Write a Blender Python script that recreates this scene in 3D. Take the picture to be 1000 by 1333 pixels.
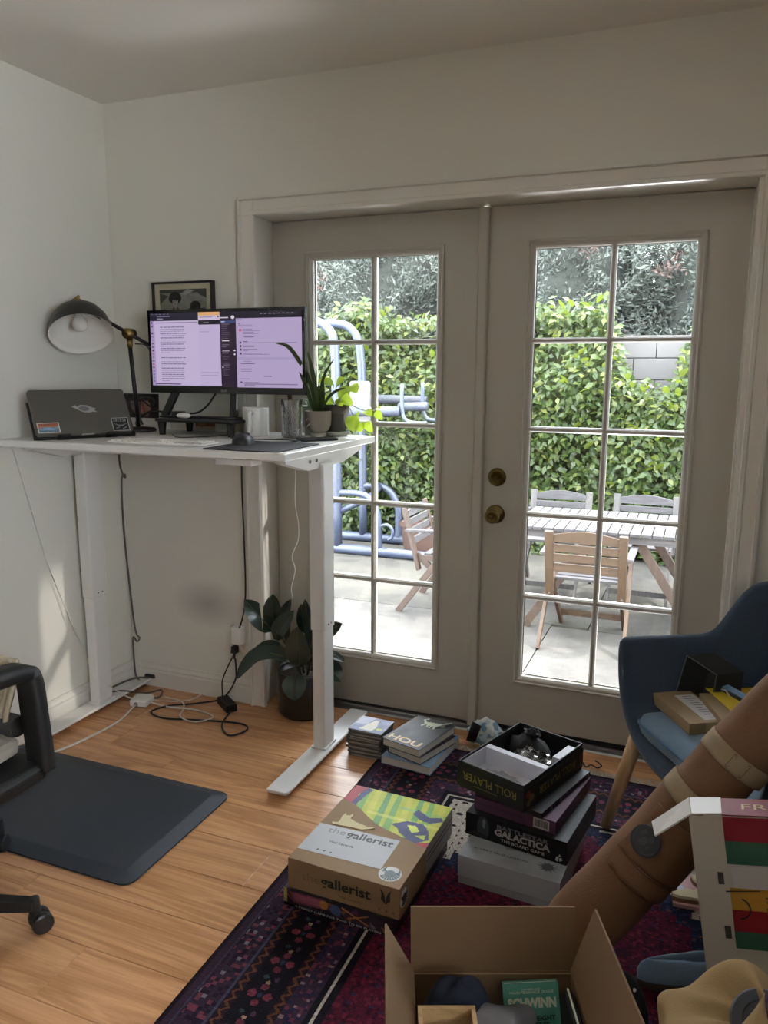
import bpy, bmesh, math, random
import numpy as np
from mathutils import Matrix, Vector

for o in list(bpy.data.objects):
    bpy.data.objects.remove(o)
SC = bpy.context.scene
COL = SC.collection
PI = math.pi

# ------------------------------------------------------------------ camera
def make_camera():
    f, pitch, yaw, roll = 1024.8954, 0.1814, 0.3828, 0.0044
    loc = Vector((1.7807, -2.9824, 1.4664))
    cyw, syw = math.cos(yaw), math.sin(yaw)
    fwd = Vector((-syw * math.cos(pitch), cyw * math.cos(pitch), -math.sin(pitch)))
    right = Vector((cyw, syw, 0))
    up = right.cross(fwd)
    r2 = math.cos(roll) * right + math.sin(roll) * up
    u2 = -math.sin(roll) * right + math.cos(roll) * up
    cam = bpy.data.cameras.new('camera')
    o = bpy.data.objects.new('camera', cam)
    COL.objects.link(o)
    m = Matrix((r2, u2, -fwd)).transposed().to_4x4()
    m.translation = loc
    o.matrix_world = m
    cam.sensor_fit = 'VERTICAL'
    cam.sensor_height = 36.0
    cam.lens = f / 1333.0 * 36.0
    cam.clip_start = 0.02
    cam.clip_end = 200
    SC.camera = o
make_camera()

# ------------------------------------------------------------------ sky, sun, lamps, exposure
W = bpy.data.worlds.new('hazy_sky')
SC.world = W
W.use_nodes = True
bg = W.node_tree.nodes['Background']
bg.inputs[0].default_value = (0.86, 0.93, 1.0, 1)
bg.inputs[1].default_value = 12.5

def make_light(name, kind, loc, direction, energy, color=(1, 1, 1), **kw):
    l = bpy.data.lights.new(name, kind)
    l.energy = energy
    l.color = color
    for k, v in kw.items():
        setattr(l, k, v)
    o = bpy.data.objects.new(name, l)
    COL.objects.link(o)
    o.location = loc
    o.rotation_euler = Vector(direction).to_track_quat('-Z', 'Y').to_euler()
    return o
make_light('sun', 'SUN', (3, 5, 6), (-0.8, -0.35, -1.7), 6.0, (1.0, 0.96, 0.9), angle=0.06)
# added lamps: spot for wall sun patches, upward spot for the ceiling, side area fill
make_light('added_glint_spot', 'SPOT', (2.9, 1.12, 2.02), (-3.53, -1.56, -1.72), 1900, (1.0, 0.95, 0.86), spot_size=0.20, spot_blend=0.5, shadow_soft_size=0.02)
make_light('added_bounce_spot', 'SPOT', (1.45, 1.5, -0.22), (-0.35, -2.5, 2.76), 1700, (0.97, 0.99, 1.0), spot_size=0.95, spot_blend=1.0, shadow_soft_size=0.55)
make_light('added_side_fill', 'AREA', (3.36, -3.6, 1.9), (-2.2, 1.7, 0.8), 0.8, (0.98, 0.985, 1.0),
           shape='RECTANGLE', size=1.5, size_y=0.9, spread=0.6)

SC.view_settings.view_transform = 'Standard'
SC.view_settings.look = 'None'
SC.view_settings.gamma = 1.0
SC.view_settings.use_curve_mapping = False
SC.view_settings.exposure = 0.8
SC.render.film_transparent = False
SC.cycles.use_denoising = True
SC.cycles.max_bounces = 10
SC.cycles.diffuse_bounces = 6
SC.cycles.glossy_bounces = 4
SC.cycles.transmission_bounces = 6
SC.cycles.transparent_max_bounces = 12
SC.cycles.sample_clamp_indirect = 6.0
SC.cycles.caustics_reflective = False
SC.cycles.caustics_refractive = False
rng = random.Random(7)
nrg = np.random.default_rng(11)

# ------------------------------------------------------------------ materials
def s2l(c):
    if isinstance(c, str):
        c = c.lstrip('#')
        c = tuple(int(c[i:i + 2], 16) for i in (0, 2, 4))
    c = [x / 255.0 for x in c]
    return tuple(x / 12.92 if x <= 0.04045 else ((x + 0.055) / 1.055) ** 2.4 for x in c)

class NT:
    def __init__(self, name):
        self.m = bpy.data.materials.new(name)
        self.m.use_nodes = True
        self.t = self.m.node_tree
        self.n = self.t.nodes
        self.b = self.n['Principled BSDF']
        self.out = self.n['Material Output']
    def node(self, typ, **kw):
        n = self.n.new(typ)
        for k, v in kw.items():
            if k in ('_in',):
                for kk, vv in v.items():
                    n.inputs[kk].default_value = vv
            else:
                setattr(n, k, v)
        return n
    def link(self, a, b):
        self.t.links.new(a, b)

MATS = {}
def mat(name, col, rough=0.6, metal=0.0, var=0.06, scale=12.0, bump=0.0, bscale=60.0, sheen=0.0, spec=0.5,
        stretch=(1, 1, 1), coat=0.0, objvar=0.0):
    """procedural material: base colour with noise variation and fine relief"""
    if name in MATS:
        return MATS[name]
    t = NT(name)
    c = s2l(col) if not isinstance(col, tuple) or max(col) > 1.0 else col
    tc = t.node('ShaderNodeTexCoord')
    mp = t.node('ShaderNodeMapping')
    mp.inputs['Scale'].default_value = stretch
    t.link(tc.outputs['Object'], mp.inputs[0])
    nz = t.node('ShaderNodeTexNoise', _in={'Scale': scale, 'Detail': 4.0, 'Roughness': 0.6})
    t.link(mp.outputs[0], nz.inputs['Vector'])
    mx = t.node('ShaderNodeMixRGB', blend_type='MIX')
    mx.inputs[1].default_value = tuple(x * (1 - var) for x in c) + (1,)
    mx.inputs[2].default_value = tuple(min(1, x * (1 + var)) for x in c) + (1,)
    t.link(nz.outputs['Fac'], mx.inputs[0])
    last = mx.outputs[0]
    if objvar:
        oi = t.node('ShaderNodeObjectInfo')
        hs = t.node('ShaderNodeHueSaturation')
        mr = t.node('ShaderNodeMapRange', _in={'To Min': 1 - objvar, 'To Max': 1 + objvar})
        t.link(oi.outputs['Random'], mr.inputs['Value'])
        t.link(mr.outputs[0], hs.inputs['Value'])
        t.link(last, hs.inputs['Color'])
        last = hs.outputs[0]
    t.link(last, t.b.inputs['Base Color'])
    t.b.inputs['Roughness'].default_value = rough
    t.b.inputs['Metallic'].default_value = metal
    t.b.inputs['Specular IOR Level'].default_value = spec
    if sheen:
        t.b.inputs['Sheen Weight'].default_value = sheen
    if coat:
        t.b.inputs['Coat Weight'].default_value = coat
    if bump:
        nb = t.node('ShaderNodeTexNoise', _in={'Scale': bscale, 'Detail': 3.0})
        t.link(mp.outputs[0], nb.inputs['Vector'])
        bp = t.node('ShaderNodeBump', _in={'Strength': bump, 'Distance': 0.002})
        t.link(nb.outputs['Fac'], bp.inputs['Height'])
        t.link(bp.outputs[0], t.b.inputs['Normal'])
    MATS[name] = t.m
    return t.m

def print_mat(name, rough=0.5, emit=0.0, spec=0.4, translucent=0.0, bump=0.0, bscale=300):
    """flat print / dyed cloth: colour comes from the colour attribute 'ink'"""
    if name in MATS:
        return MATS[name]
    t = NT(name)
    a = t.node('ShaderNodeAttribute', attribute_name='ink')
    t.link(a.outputs['Color'], t.b.inputs['Base Color'])
    t.b.inputs['Roughness'].default_value = rough
    t.b.inputs['Specular IOR Level'].default_value = spec
    if emit:
        t.link(a.outputs['Color'], t.b.inputs['Emission Color'])
        t.b.inputs['Emission Strength'].default_value = emit
        t.b.inputs['Base Color'].default_value = (0.01, 0.01, 0.01, 1)
        for l in list(t.t.links):
            if l.to_socket == t.b.inputs['Base Color']:
                t.t.links.remove(l)
    if translucent:
        tr = t.node('ShaderNodeBsdfTranslucent')
        t.link(a.outputs['Color'], tr.inputs[0])
        ms = t.node('ShaderNodeMixShader')
        ms.inputs[0].default_value = translucent
        t.link(t.b.outputs[0], ms.inputs[1])
        t.link(tr.outputs[0], ms.inputs[2])
        t.link(ms.outputs[0], t.out.inputs[0])
    if bump:
        tc = t.node('ShaderNodeTexCoord')
        nb = t.node('ShaderNodeTexNoise', _in={'Scale': bscale, 'Detail': 2.0})
        t.link(tc.outputs['Object'], nb.inputs['Vector'])
        bp = t.node('ShaderNodeBump', _in={'Strength': bump, 'Distance': 0.003})
        t.link(nb.outputs['Fac'], bp.inputs['Height'])
        t.link(bp.outputs[0], t.b.inputs['Normal'])
    MATS[name] = t.m
    return t.m

def glass_mat(name, tint=(1, 1, 1), refl=1.0, rough=0.0, through=0.0):
    """clear sheet: transparent with a fresnel reflection"""
    if name in MATS:
        return MATS[name]
    t = NT(name)
    t.n.remove(t.b)
    tr = t.node('ShaderNodeBsdfTransparent')
    tr.inputs[0].default_value = tint + (1,)
    gl = t.node('ShaderNodeBsdfGlossy')
    gl.inputs['Roughness'].default_value = rough
    fr = t.node('ShaderNodeFresnel', _in={'IOR': 1.45})
    ml = t.node('ShaderNodeMath', operation='MULTIPLY')
    ml.inputs[1].default_value = refl
    ad = t.node('ShaderNodeMath', operation='ADD')
    ad.inputs[1].default_value = through
    t.link(fr.outputs[0], ml.inputs[0])
    t.link(ml.outputs[0], ad.inputs[0])
    ms = t.node('ShaderNodeMixShader')
    t.link(ad.outputs[0], ms.inputs[0])
    t.link(tr.outputs[0], ms.inputs[1])
    t.link(gl.outputs[0], ms.inputs[2])
    t.link(ms.outputs[0], t.out.inputs[0])
    MATS[name] = t.m
    return t.m

def wood_mat(name, dark, light, axis='X', rough=0.45, scale=1.0, coat=0.0, objvar=0.12, contrast=1.0, rings=5.0, distort=1.1):
    if name in MATS:
        return MATS[name]
    t = NT(name)
    tc = t.node('ShaderNodeTexCoord')
    oi = t.node('ShaderNodeObjectInfo')
    ad = t.node('ShaderNodeVectorMath', operation='ADD')
    cb = t.node('ShaderNodeCombineXYZ')
    mm = t.node('ShaderNodeMath', operation='MULTIPLY')
    mm.inputs[1].default_value = 37.0
    t.link(oi.outputs['Random'], mm.inputs[0])
    for i in range(3):
        t.link(mm.outputs[0], cb.inputs[i])
    t.link(tc.outputs['Object'], ad.inputs[0])
    t.link(cb.outputs[0], ad.inputs[1])
    mp = t.node('ShaderNodeMapping')
    st = {'X': (0.9, 9, 9), 'Y': (9, 0.9, 9), 'Z': (9, 9, 0.9)}[axis]
    mp.inputs['Scale'].default_value = tuple(x * scale for x in st)
    t.link(ad.outputs[0], mp.inputs[0])
    n1 = t.node('ShaderNodeTexNoise', _in={'Scale': 1.6, 'Detail': 5.0, 'Roughness': 0.55, 'Distortion': distort})
    t.link(mp.outputs[0], n1.inputs['Vector'])
    # growth rings: fold the noise
    fr = t.node('ShaderNodeMath', operation='MULTIPLY')
    fr.inputs[1].default_value = rings
    t.link(n1.outputs['Fac'], fr.inputs[0])
    pp = t.node('ShaderNodeMath', operation='PINGPONG')
    pp.inputs[1].default_value = 0.5
    t.link(fr.outputs[0], pp.inputs[0])
    mp2 = t.node('ShaderNodeMapping')
    st2 = {'X': (3, 160, 160), 'Y': (160, 3, 160), 'Z': (160, 160, 3)}[axis]
    mp2.inputs['Scale'].default_value = st2
    t.link(ad.outputs[0], mp2.inputs[0])
    n2 = t.node('ShaderNodeTexNoise', _in={'Scale': 1.0, 'Detail': 3.0})
    t.link(mp2.outputs[0], n2.inputs['Vector'])
    a1 = t.node('ShaderNodeMath', operation='MULTIPLY')
    a1.inputs[1].default_value = 1.1 * contrast
    t.link(pp.outputs[0], a1.inputs[0])
    a2 = t.node('ShaderNodeMath', operation='MULTIPLY_ADD')
    a2.inputs[1].default_value = 0.5
    t.link(n2.outputs['Fac'], a2.inputs[0])
    t.link(a1.outputs[0], a2.inputs[2])
    cr = t.node('ShaderNodeValToRGB')
    cr.color_ramp.elements[0].position = 0.12
    cr.color_ramp.elements[0].color = s2l(dark) + (1,)
    cr.color_ramp.elements[1].position = 0.75
    cr.color_ramp.elements[1].color = s2l(light) + (1,)
    t.link(a2.outputs[0], cr.inputs[0])
    hs = t.node('ShaderNodeHueSaturation')
    mr = t.node('ShaderNodeMapRange', _in={'To Min': 1 - objvar, 'To Max': 1 + objvar})
    t.link(oi.outputs['Random'], mr.inputs['Value'])
    t.link(mr.outputs[0], hs.inputs['Value'])
    t.link(cr.outputs[0], hs.inputs['Color'])
    t.link(hs.outputs[0], t.b.inputs['Base Color'])
    t.b.inputs['Roughness'].default_value = rough
    if coat:
        t.b.inputs['Coat Weight'].default_value = coat
        t.b.inputs['Coat Roughness'].default_value = 0.25
    bp = t.node('ShaderNodeBump', _in={'Strength': 0.15, 'Distance': 0.001})
    t.link(a2.outputs[0], bp.inputs['Height'])
    t.link(bp.outputs[0], t.b.inputs['Normal'])
    MATS[name] = t.m
    return t.m

# ------------------------------------------------------------------ mesh builder
class MB:
    def __init__(self):
        self.v, self.f, self.mi = [], [], []
    def add(self, verts, faces, m=0):
        n = len(self.v)
        self.v.extend([tuple(p) for p in verts])
        self.f.extend([tuple(i + n for i in f) for f in faces])
        self.mi.extend([m] * len(faces))
        return self
    def xf(self, M, start=0):
        self.v[start:] = [tuple(M @ Vector(p)) for p in self.v[start:]]
        return self
    def hexa(self, c, m=0):
        """8 corners: bottom 4 counter-clockwise, top 4"""
        return self.add(c, [(3, 2, 1, 0), (4, 5, 6, 7), (0, 1, 5, 4), (1, 2, 6, 5), (2, 3, 7, 6), (3, 0, 4, 7)], m)
    def box(self, x0, x1, y0, y1, z0, z1, m=0):
        return self.hexa([(x0, y0, z0), (x1, y0, z0), (x1, y1, z0), (x0, y1, z0),
                          (x0, y0, z1), (x1, y0, z1), (x1, y1, z1), (x0, y1, z1)], m)
    def bar(self, a, b, w, h, up=(0, 0, 1), m=0):
        """rectangular bar from a to b, w across, h along up"""
        a, b = Vector(a), Vector(b)
        d = (b - a).normalized()
        s = d.cross(Vector(up)).normalized()
        u = s.cross(d).normalized()
        s, u = s * w / 2, u * h / 2
        return self.hexa([a - s - u, a + s - u, b + s - u, b - s - u, a - s + u, a + s + u, b + s + u, b - s + u], m)
    def prism(self, poly, vec, m=0):
        n = len(poly)
        vec = Vector(vec)
        p2 = [Vector(p) + vec for p in poly]
        fs = [tuple(reversed(range(n))), tuple(range(n, 2 * n))]
        fs += [(i, (i + 1) % n, n + (i + 1) % n, n + i) for i in range(n)]
        return self.add(list(poly) + p2, fs, m)
    def tube(self, pts, r, n=8, m=0, cap=True):
        pts = [Vector(p) for p in pts]
        k = len(pts)
        rs = r if isinstance(r, (list, tuple)) else [r] * k
        vs = []
        prev = None
        for i in range(k):
            d = (pts[min(i + 1, k - 1)] - pts[max(i - 1, 0)])
            if d.length < 1e-9:
                d = Vector((0, 0, 1))
            d.normalize()
            if prev is None:
                ref = Vector((0, 0, 1)) if abs(d.z) < 0.9 else Vector((1, 0, 0))
                s = d.cross(ref).normalized()
            else:
                s = (prev - d * prev.dot(d))
                s = s.normalized() if s.length > 1e-6 else d.orthogonal().normalized()
            prev = s
            u = d.cross(s)
            for j in range(n):
                a = 2 * PI * j / n
                vs.append(pts[i] + (s * math.cos(a) + u * math.sin(a)) * rs[i])
        fs = []
        for i in range(k - 1):
            for j in range(n):
                j2 = (j + 1) % n
                fs.append((i * n + j, i * n + j2, (i + 1) * n + j2, (i + 1) * n + j))
        if cap:
            fs.append(tuple(reversed(range(n))))
            fs.append(tuple(range((k - 1) * n, k * n)))
        return self.add(vs, fs, m)
    def cyl(self, a, b, r0, r1=None, n=16, m=0):
        return self.tube([a, b], [r0, r0 if r1 is None else r1], n, m)
    def lathe(self, prof, c=(0, 0, 0), n=24, m=0, close=False):
        vs, fs = [], []
        k = len(prof)
        for r, z in prof:
            for j in range(n):
                a = 2 * PI * j / n
                vs.append((c[0] + r * math.cos(a), c[1] + r * math.sin(a), c[2] + z))
        for i in range(k - 1):
            for j in range(n):
                j2 = (j + 1) % n
                fs.append((i * n + j, i * n + j2, (i + 1) * n + j2, (i + 1) * n + j))
        if close:
            fs.append(tuple(reversed(range(n))))
            fs.append(tuple(range((k - 1) * n, k * n)))
        return self.add(vs, fs, m)
    def ball(self, c, r, n=16, k=8, m=0):
        r = r if isinstance(r, (tuple, list)) else (r, r, r)
        vs, fs = [], []
        for i in range(k + 1):
            t = PI * i / k
            for j in range(n):
                a = 2 * PI * j / n
                vs.append((c[0] + r[0] * math.sin(t) * math.cos(a), c[1] + r[1] * math.sin(t) * math.sin(a), c[2] - r[2] * math.cos(t)))
        for i in range(k):
            for j in range(n):
                j2 = (j + 1) % n
                fs.append((i * n + j, i * n + j2, (i + 1) * n + j2, (i + 1) * n + j))
        return self.add(vs, fs, m)
    def grid(self, P, m=0, wrap=False):
        """P[i][j] points"""
        r, c = len(P), len(P[0])
        vs = [p for row in P for p in row]
        fs = []
        for i in range(r - 1):
            for j in range(c if wrap else c - 1):
                j2 = (j + 1) % c
                fs.append((i * c + j, i * c + j2, (i + 1) * c + j2, (i + 1) * c + j))
        return self.add(vs, fs, m)
    def quad(self, a, b, c, d, m=0):
        return self.add([a, b, c, d], [(0, 1, 2, 3)], m)

def rbox(mb, x0, x1, y0, y1, z0, z1, r=0.01, n=4, m=0):
    """box with rounded vertical corners and softened top edge"""
    pts = []
    for cx, cy, a0 in ((x1 - r, y1 - r, 0), (x0 + r, y1 - r, PI / 2), (x0 + r, y0 + r, PI), (x1 - r, y0 + r, 3 * PI / 2)):
        for i in range(n + 1):
            a = a0 + PI / 2 * i / n
            pts.append((cx, cy, math.cos(a), math.sin(a)))
    e = min(r, (z1 - z0) / 2) * 0.5
    rings = []
    for ins, z in ((e, z0), (0, z0 + e), (0, z1 - e), (e, z1)):
        rings.append([(px + ca * (r - ins), py + sa * (r - ins), z) for px, py, ca, sa in pts])
    k = len(pts)
    vs = [p for ring in rings for p in ring]
    fs = [tuple(reversed(range(k))), tuple(range(3 * k, 4 * k))]
    for i in range(3):
        for j in range(k):
            j2 = (j + 1) % k
            fs.append((i * k + j, i * k + j2, (i + 1) * k + j2, (i + 1) * k + j))
    return mb.add(vs, fs, m)

WM = {}   # object -> world matrix
def wm(o):
    return WM.get(o.name, Matrix.Identity(4))

def build(name, mb, mats, parent=None, smooth=False, bevel=0.0, world=False, subsurf=0, solid=0.0, kind=None, label=None):
    me = bpy.data.meshes.new(name)
    v = mb.v
    if world and parent is not None:
        M = wm(parent).inverted()
        v = [tuple(M @ Vector(p)) for p in v]
    me.from_pydata([tuple(p) for p in v], [], mb.f)
    if not isinstance(mats, (list, tuple)):
        mats = [mats]
    for m in mats:
        me.materials.append(m)
    if len(mats) > 1:
        me.polygons.foreach_set('material_index', mb.mi)
    bm = bmesh.new()
    bm.from_mesh(me)
    bmesh.ops.remove_doubles(bm, verts=bm.verts, dist=1e-6)
    bmesh.ops.recalc_face_normals(bm, faces=bm.faces)
    bm.to_mesh(me)
    bm.free()
    if smooth:
        me.polygons.foreach_set('use_smooth', [True] * len(me.polygons))
    me.update()
    o = bpy.data.objects.new(name, me)
    COL.objects.link(o)
    if parent is not None:
        o.parent = parent
        WM[o.name] = wm(parent)
    if solid:
        md = o.modifiers.new('thickness', 'SOLIDIFY')
        md.thickness = solid
        md.offset = 0
    if bevel:
        md = o.modifiers.new('bevel', 'BEVEL')
        md.width = bevel
        md.segments = 2
        md.limit_method = 'ANGLE'
        md.angle_limit = 0.6
    if subsurf:
        md = o.modifiers.new('smooth', 'SUBSURF')
        md.levels = subsurf
        md.render_levels = subsurf
    if kind:
        o['kind'] = kind
    if label:
        o['label'] = label
    return o

def tag(o, label, cat, group=None):
    o['label'] = label
    o['category'] = cat
    if group:
        o['group'] = group
    return o

def thing(name, label, cat, loc=(0, 0, 0), rotz=0.0, group=None, rot=None):
    o = bpy.data.objects.new(name, None)
    COL.objects.link(o)
    o.empty_display_size = 0.05
    o.location = loc
    o.rotation_euler = rot if rot else (0, 0, rotz)
    WM[o.name] = Matrix.LocRotScale(Vector(loc), o.rotation_euler, None)
    tag(o, label, cat, group)
    return o

def struct(name, mb, mats, **kw):
    o = build(name, mb, mats, **kw)
    o['kind'] = 'structure'
    return o

def structure_root(name, loc=(0, 0, 0)):
    o = bpy.data.objects.new(name, None)
    COL.objects.link(o)
    o.location = loc
    o['kind'] = 'structure'
    WM[o.name] = Matrix.Translation(loc)
    return o

def dup(root, loc, rotz, label=None, group=None, name=None):
    r = root.copy()
    COL.objects.link(r)
    if name:
        r.name = name
    r.location = loc
    r.rotation_euler = (0, 0, rotz)
    if label:
        r['label'] = label
    if group:
        r['group'] = group
    WM[r.name] = Matrix.LocRotScale(Vector(loc), r.rotation_euler, None)
    for ch in list(root.children):
        c = ch.copy()
        COL.objects.link(c)
        c.parent = r
        for g in list(ch.children):
            d = g.copy()
            COL.objects.link(d)
            d.parent = c
    return r

def curve(pts, n=12):
    """Catmull-Rom through pts"""
    P = [Vector(p) for p in pts]
    P = [P[0] * 2 - P[1]] + P + [P[-1] * 2 - P[-2]]
    out = []
    for i in range(1, len(P) - 2):
        a, b, c, d = P[i - 1], P[i], P[i + 1], P[i + 2]
        for k in range(n):
            t = k / n
            out.append(0.5 * ((2 * b) + (c - a) * t + (2 * a - 5 * b + 4 * c - d) * t * t + (3 * b - a - 3 * c + d) * t ** 3))
    out.append(P[-2])
    return out

def frame(o, ux, uy):
    """matrix taking local x,y to ux,uy (unit) at o"""
    ux, uy = Vector(ux).normalized(), Vector(uy).normalized()
    uz = ux.cross(uy).normalized()
    uy = uz.cross(ux)
    M = Matrix((ux, uy, uz)).transposed().to_4x4()
    M.translation = Vector(o)
    return M

# ------------------------------------------------------------------ print canvases
class Canvas:
    """small painted print: u to the right, v downwards, both 0..1; sRGB 0..255"""
    def __init__(self, nx, ny, bg=(255, 255, 255)):
        self.nx, self.ny = nx, ny
        self.a = np.empty((ny, nx, 3))
        self.a[:] = bg
        self.u, self.v = np.meshgrid((np.arange(nx) + 0.5) / nx, (np.arange(ny) + 0.5) / ny)
    def put(self, mask, col, k=1.0):
        self.a[mask] = self.a[mask] * (1 - k) + np.array(col, float) * k
        return self
    def rect(self, u0, v0, u1, v1, col, k=1.0):
        return self.put((self.u >= u0) & (self.u < u1) & (self.v >= v0) & (self.v < v1), col, k)
    def ell(self, cu, cv, ru, rv, col, k=1.0):
        return self.put(((self.u - cu) / ru) ** 2 + ((self.v - cv) / rv) ** 2 < 1, col, k)
    def line(self, u0, v0, u1, v1, w, col, asp=1.0, k=1.0):
        du, dv = u1 - u0, (v1 - v0) * asp
        L2 = du * du + dv * dv
        pu, pv = self.u - u0, (self.v - v0) * asp
        t = np.clip((pu * du + pv * dv) / L2, 0, 1)
        return self.put((pu - t * du) ** 2 + (pv - t * dv) ** 2 < w * w, col, k)
    def poly(self, pts, col, k=1.0):
        ins = np.zeros(self.u.shape, bool)
        n = len(pts)
        for i in range(n):
            (x0, y0), (x1, y1) = pts[i], pts[(i + 1) % n]
            if y0 == y1:
                continue
            c = ((y0 > self.v) != (y1 > self.v)) & (self.u < (x1 - x0) * (self.v - y0) / (y1 - y0) + x0)
            ins ^= c
        return self.put(ins, col, k)
    def noise(self, amp, cells=8, seed=0):
        r = np.random.default_rng(seed)
        acc = np.zeros((self.ny, self.nx))
        for o, w in ((1, 1.0), (2, 0.5), (4, 0.25)):
            g = r.standard_normal((cells * o + 2, cells * o + 2))
            x, y = self.u * cells * o, self.v * cells * o
            xi, yi = x.astype(int), y.astype(int)
            fx, fy = x - xi, y - yi
            acc += w * (g[yi, xi] * (1 - fx) * (1 - fy) + g[yi, xi + 1] * fx * (1 - fy) + g[yi + 1, xi] * (1 - fx) * fy + g[yi + 1, xi + 1] * fx * fy)
        self.a = np.clip(self.a + acc[..., None] * amp, 0, 255)
        return acc
    def lin(self):
        c = np.clip(self.a / 255.0, 0, 1)
        return np.where(c <= 0.04045, c / 12.92, ((c + 0.055) / 1.055) ** 2.4)

def print_sheet(name, cv, M, w, h, m, parent, label=None, zfun=None):
    """flat print of size w x h; M maps local (x right, y up) from the print's top left corner"""
    nx, ny = cv.nx, cv.ny
    xs = np.linspace(0, w, nx + 1)
    ys = -np.linspace(0, h, ny + 1)
    X, Y = np.meshgrid(xs, ys)
    Zz = zfun(X, Y) if zfun else np.zeros_like(X)
    P = np.stack([X, Y, Zz, np.ones_like(X)], -1).reshape(-1, 4)
    T = wm(parent).inverted() @ M if parent is not None else M
    P = (P @ np.array(T).T)[:, :3]
    me = bpy.data.meshes.new(name)
    idx = np.arange((nx + 1) * (ny + 1)).reshape(ny + 1, nx + 1)
    F = np.stack([idx[1:, :-1], idx[1:, 1:], idx[:-1, 1:], idx[:-1, :-1]], -1).reshape(-1, 4)
    me.vertices.add(len(P))
    me.vertices.foreach_set('co', P.astype(np.float32).ravel())
    nf = len(F)
    me.loops.add(nf * 4)
    me.loops.foreach_set('vertex_index', F.astype(np.int32).ravel())
    me.polygons.add(nf)
    me.polygons.foreach_set('loop_start', np.arange(nf, dtype=np.int32) * 4)
    me.polygons.foreach_set('loop_total', np.full(nf, 4, np.int32))
    me.update(calc_edges=True)
    at = me.color_attributes.new('ink', 'FLOAT_COLOR', 'CORNER')
    c = cv.lin().reshape(-1, 3)
    c4 = np.concatenate([c, np.ones((nf, 1))], 1)
    at.data.foreach_set('color', np.repeat(c4, 4, 0).astype(np.float32).ravel())
    me.materials.append(m)
    o = bpy.data.objects.new(name, me)
    COL.objects.link(o)
    if parent is not None:
        o.parent = parent
        WM[o.name] = wm(parent)
    if label:
        o['label'] = label
    return o

def inked(name, V, F, cols, m, parent=None, smooth=False):
    """big mesh from arrays with a colour per face; F is (n,k)"""
    me = bpy.data.meshes.new(name)
    k = F.shape[1]
    nf = len(F)
    me.vertices.add(len(V))
    me.vertices.foreach_set('co', V.astype(np.float32).ravel())
    me.loops.add(nf * k)
    me.loops.foreach_set('vertex_index', F.astype(np.int32).ravel())
    me.polygons.add(nf)
    me.polygons.foreach_set('loop_start', np.arange(nf, dtype=np.int32) * k)
    me.polygons.foreach_set('loop_total', np.full(nf, k, np.int32))
    me.update(calc_edges=True)
    at = me.color_attributes.new('ink', 'FLOAT_COLOR', 'CORNER')
    c4 = np.concatenate([cols, np.ones((nf, 1))], 1)
    at.data.foreach_set('color', np.repeat(c4, k, 0).astype(np.float32).ravel())
    me.materials.append(m)
    if smooth:
        me.polygons.foreach_set('use_smooth', np.ones(nf, bool))
    o = bpy.data.objects.new(name, me)
    COL.objects.link(o)
    if parent is not None:
        o.parent = parent
        WM[o.name] = wm(parent)
    return o

def lettering(text, size, M, m, parent, name='lettering', bold=0.0, width=None, align='LEFT', spacing=1.0, extrude=0.0003, label=None, scale_x=1.0):
    cu = bpy.data.curves.new(name, 'FONT')
    cu.body = text
    cu.size = size
    cu.offset = bold
    cu.extrude = extrude
    cu.align_x = align
    cu.space_character = spacing
    cu.resolution_u = 3
    to = bpy.data.objects.new('tmp', cu)
    COL.objects.link(to)
    bpy.context.view_layer.update()
    me = bpy.data.meshes.new_from_object(to)
    bpy.data.objects.remove(to)
    bpy.data.curves.remove(cu)
    me.name = name
    if width:
        xs = [v.co.x for v in me.vertices]
        w0 = (max(xs) - min(xs)) or 1
        scale_x = width / w0
    T = (wm(parent).inverted() @ M) if parent is not None else M
    me.transform(T @ Matrix.Diagonal((scale_x, 1, 1, 1)))
    me.materials.clear()
    me.materials.append(m)
    o = bpy.data.objects.new(name, me)
    COL.objects.link(o)
    o.parent = parent
    WM[o.name] = wm(parent)
    if label:
        o['label'] = label
    return o

# ================================================================== THE ROOM
wall_paint = mat('wall_paint', '#dcdad0', rough=0.75, var=0.02, scale=3, bump=0.12, bscale=220, spec=0.25)
ceil_paint = mat('ceiling_paint', '#e6e4dd', rough=0.85, var=0.015, scale=2, bump=0.2, bscale=160, spec=0.2)
trim_paint = mat('trim_paint', '#d9d5cc', rough=0.32, var=0.02, scale=4, bump=0.05, bscale=90)
door_paint = mat('door_paint', '#b7b2a7', rough=0.34, var=0.02, scale=4, bump=0.06, bscale=120)
stucco = mat('stucco', '#d5d2ca', rough=0.9, var=0.06, scale=8, bump=0.5, bscale=120)
alu = mat('aluminium', '#9a9a9a', rough=0.35, metal=0.9, var=0.08, scale=30, stretch=(1, 30, 30))
brass = mat('aged_brass', '#6a5a36', rough=0.28, metal=1.0, var=0.2, scale=40)
pane_glass = glass_mat('window_glass', refl=0.9)

XL, YB, ZC, XR, YR = -0.633, -0.15, 2.5382, 3.4, -5.6
WT = 0.25   # outer face of the back wall is at YB + WT

struct('wall_left', MB().box(XL - 0.15, XL, YR, YB + WT, -0.3, ZC), wall_paint)
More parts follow.
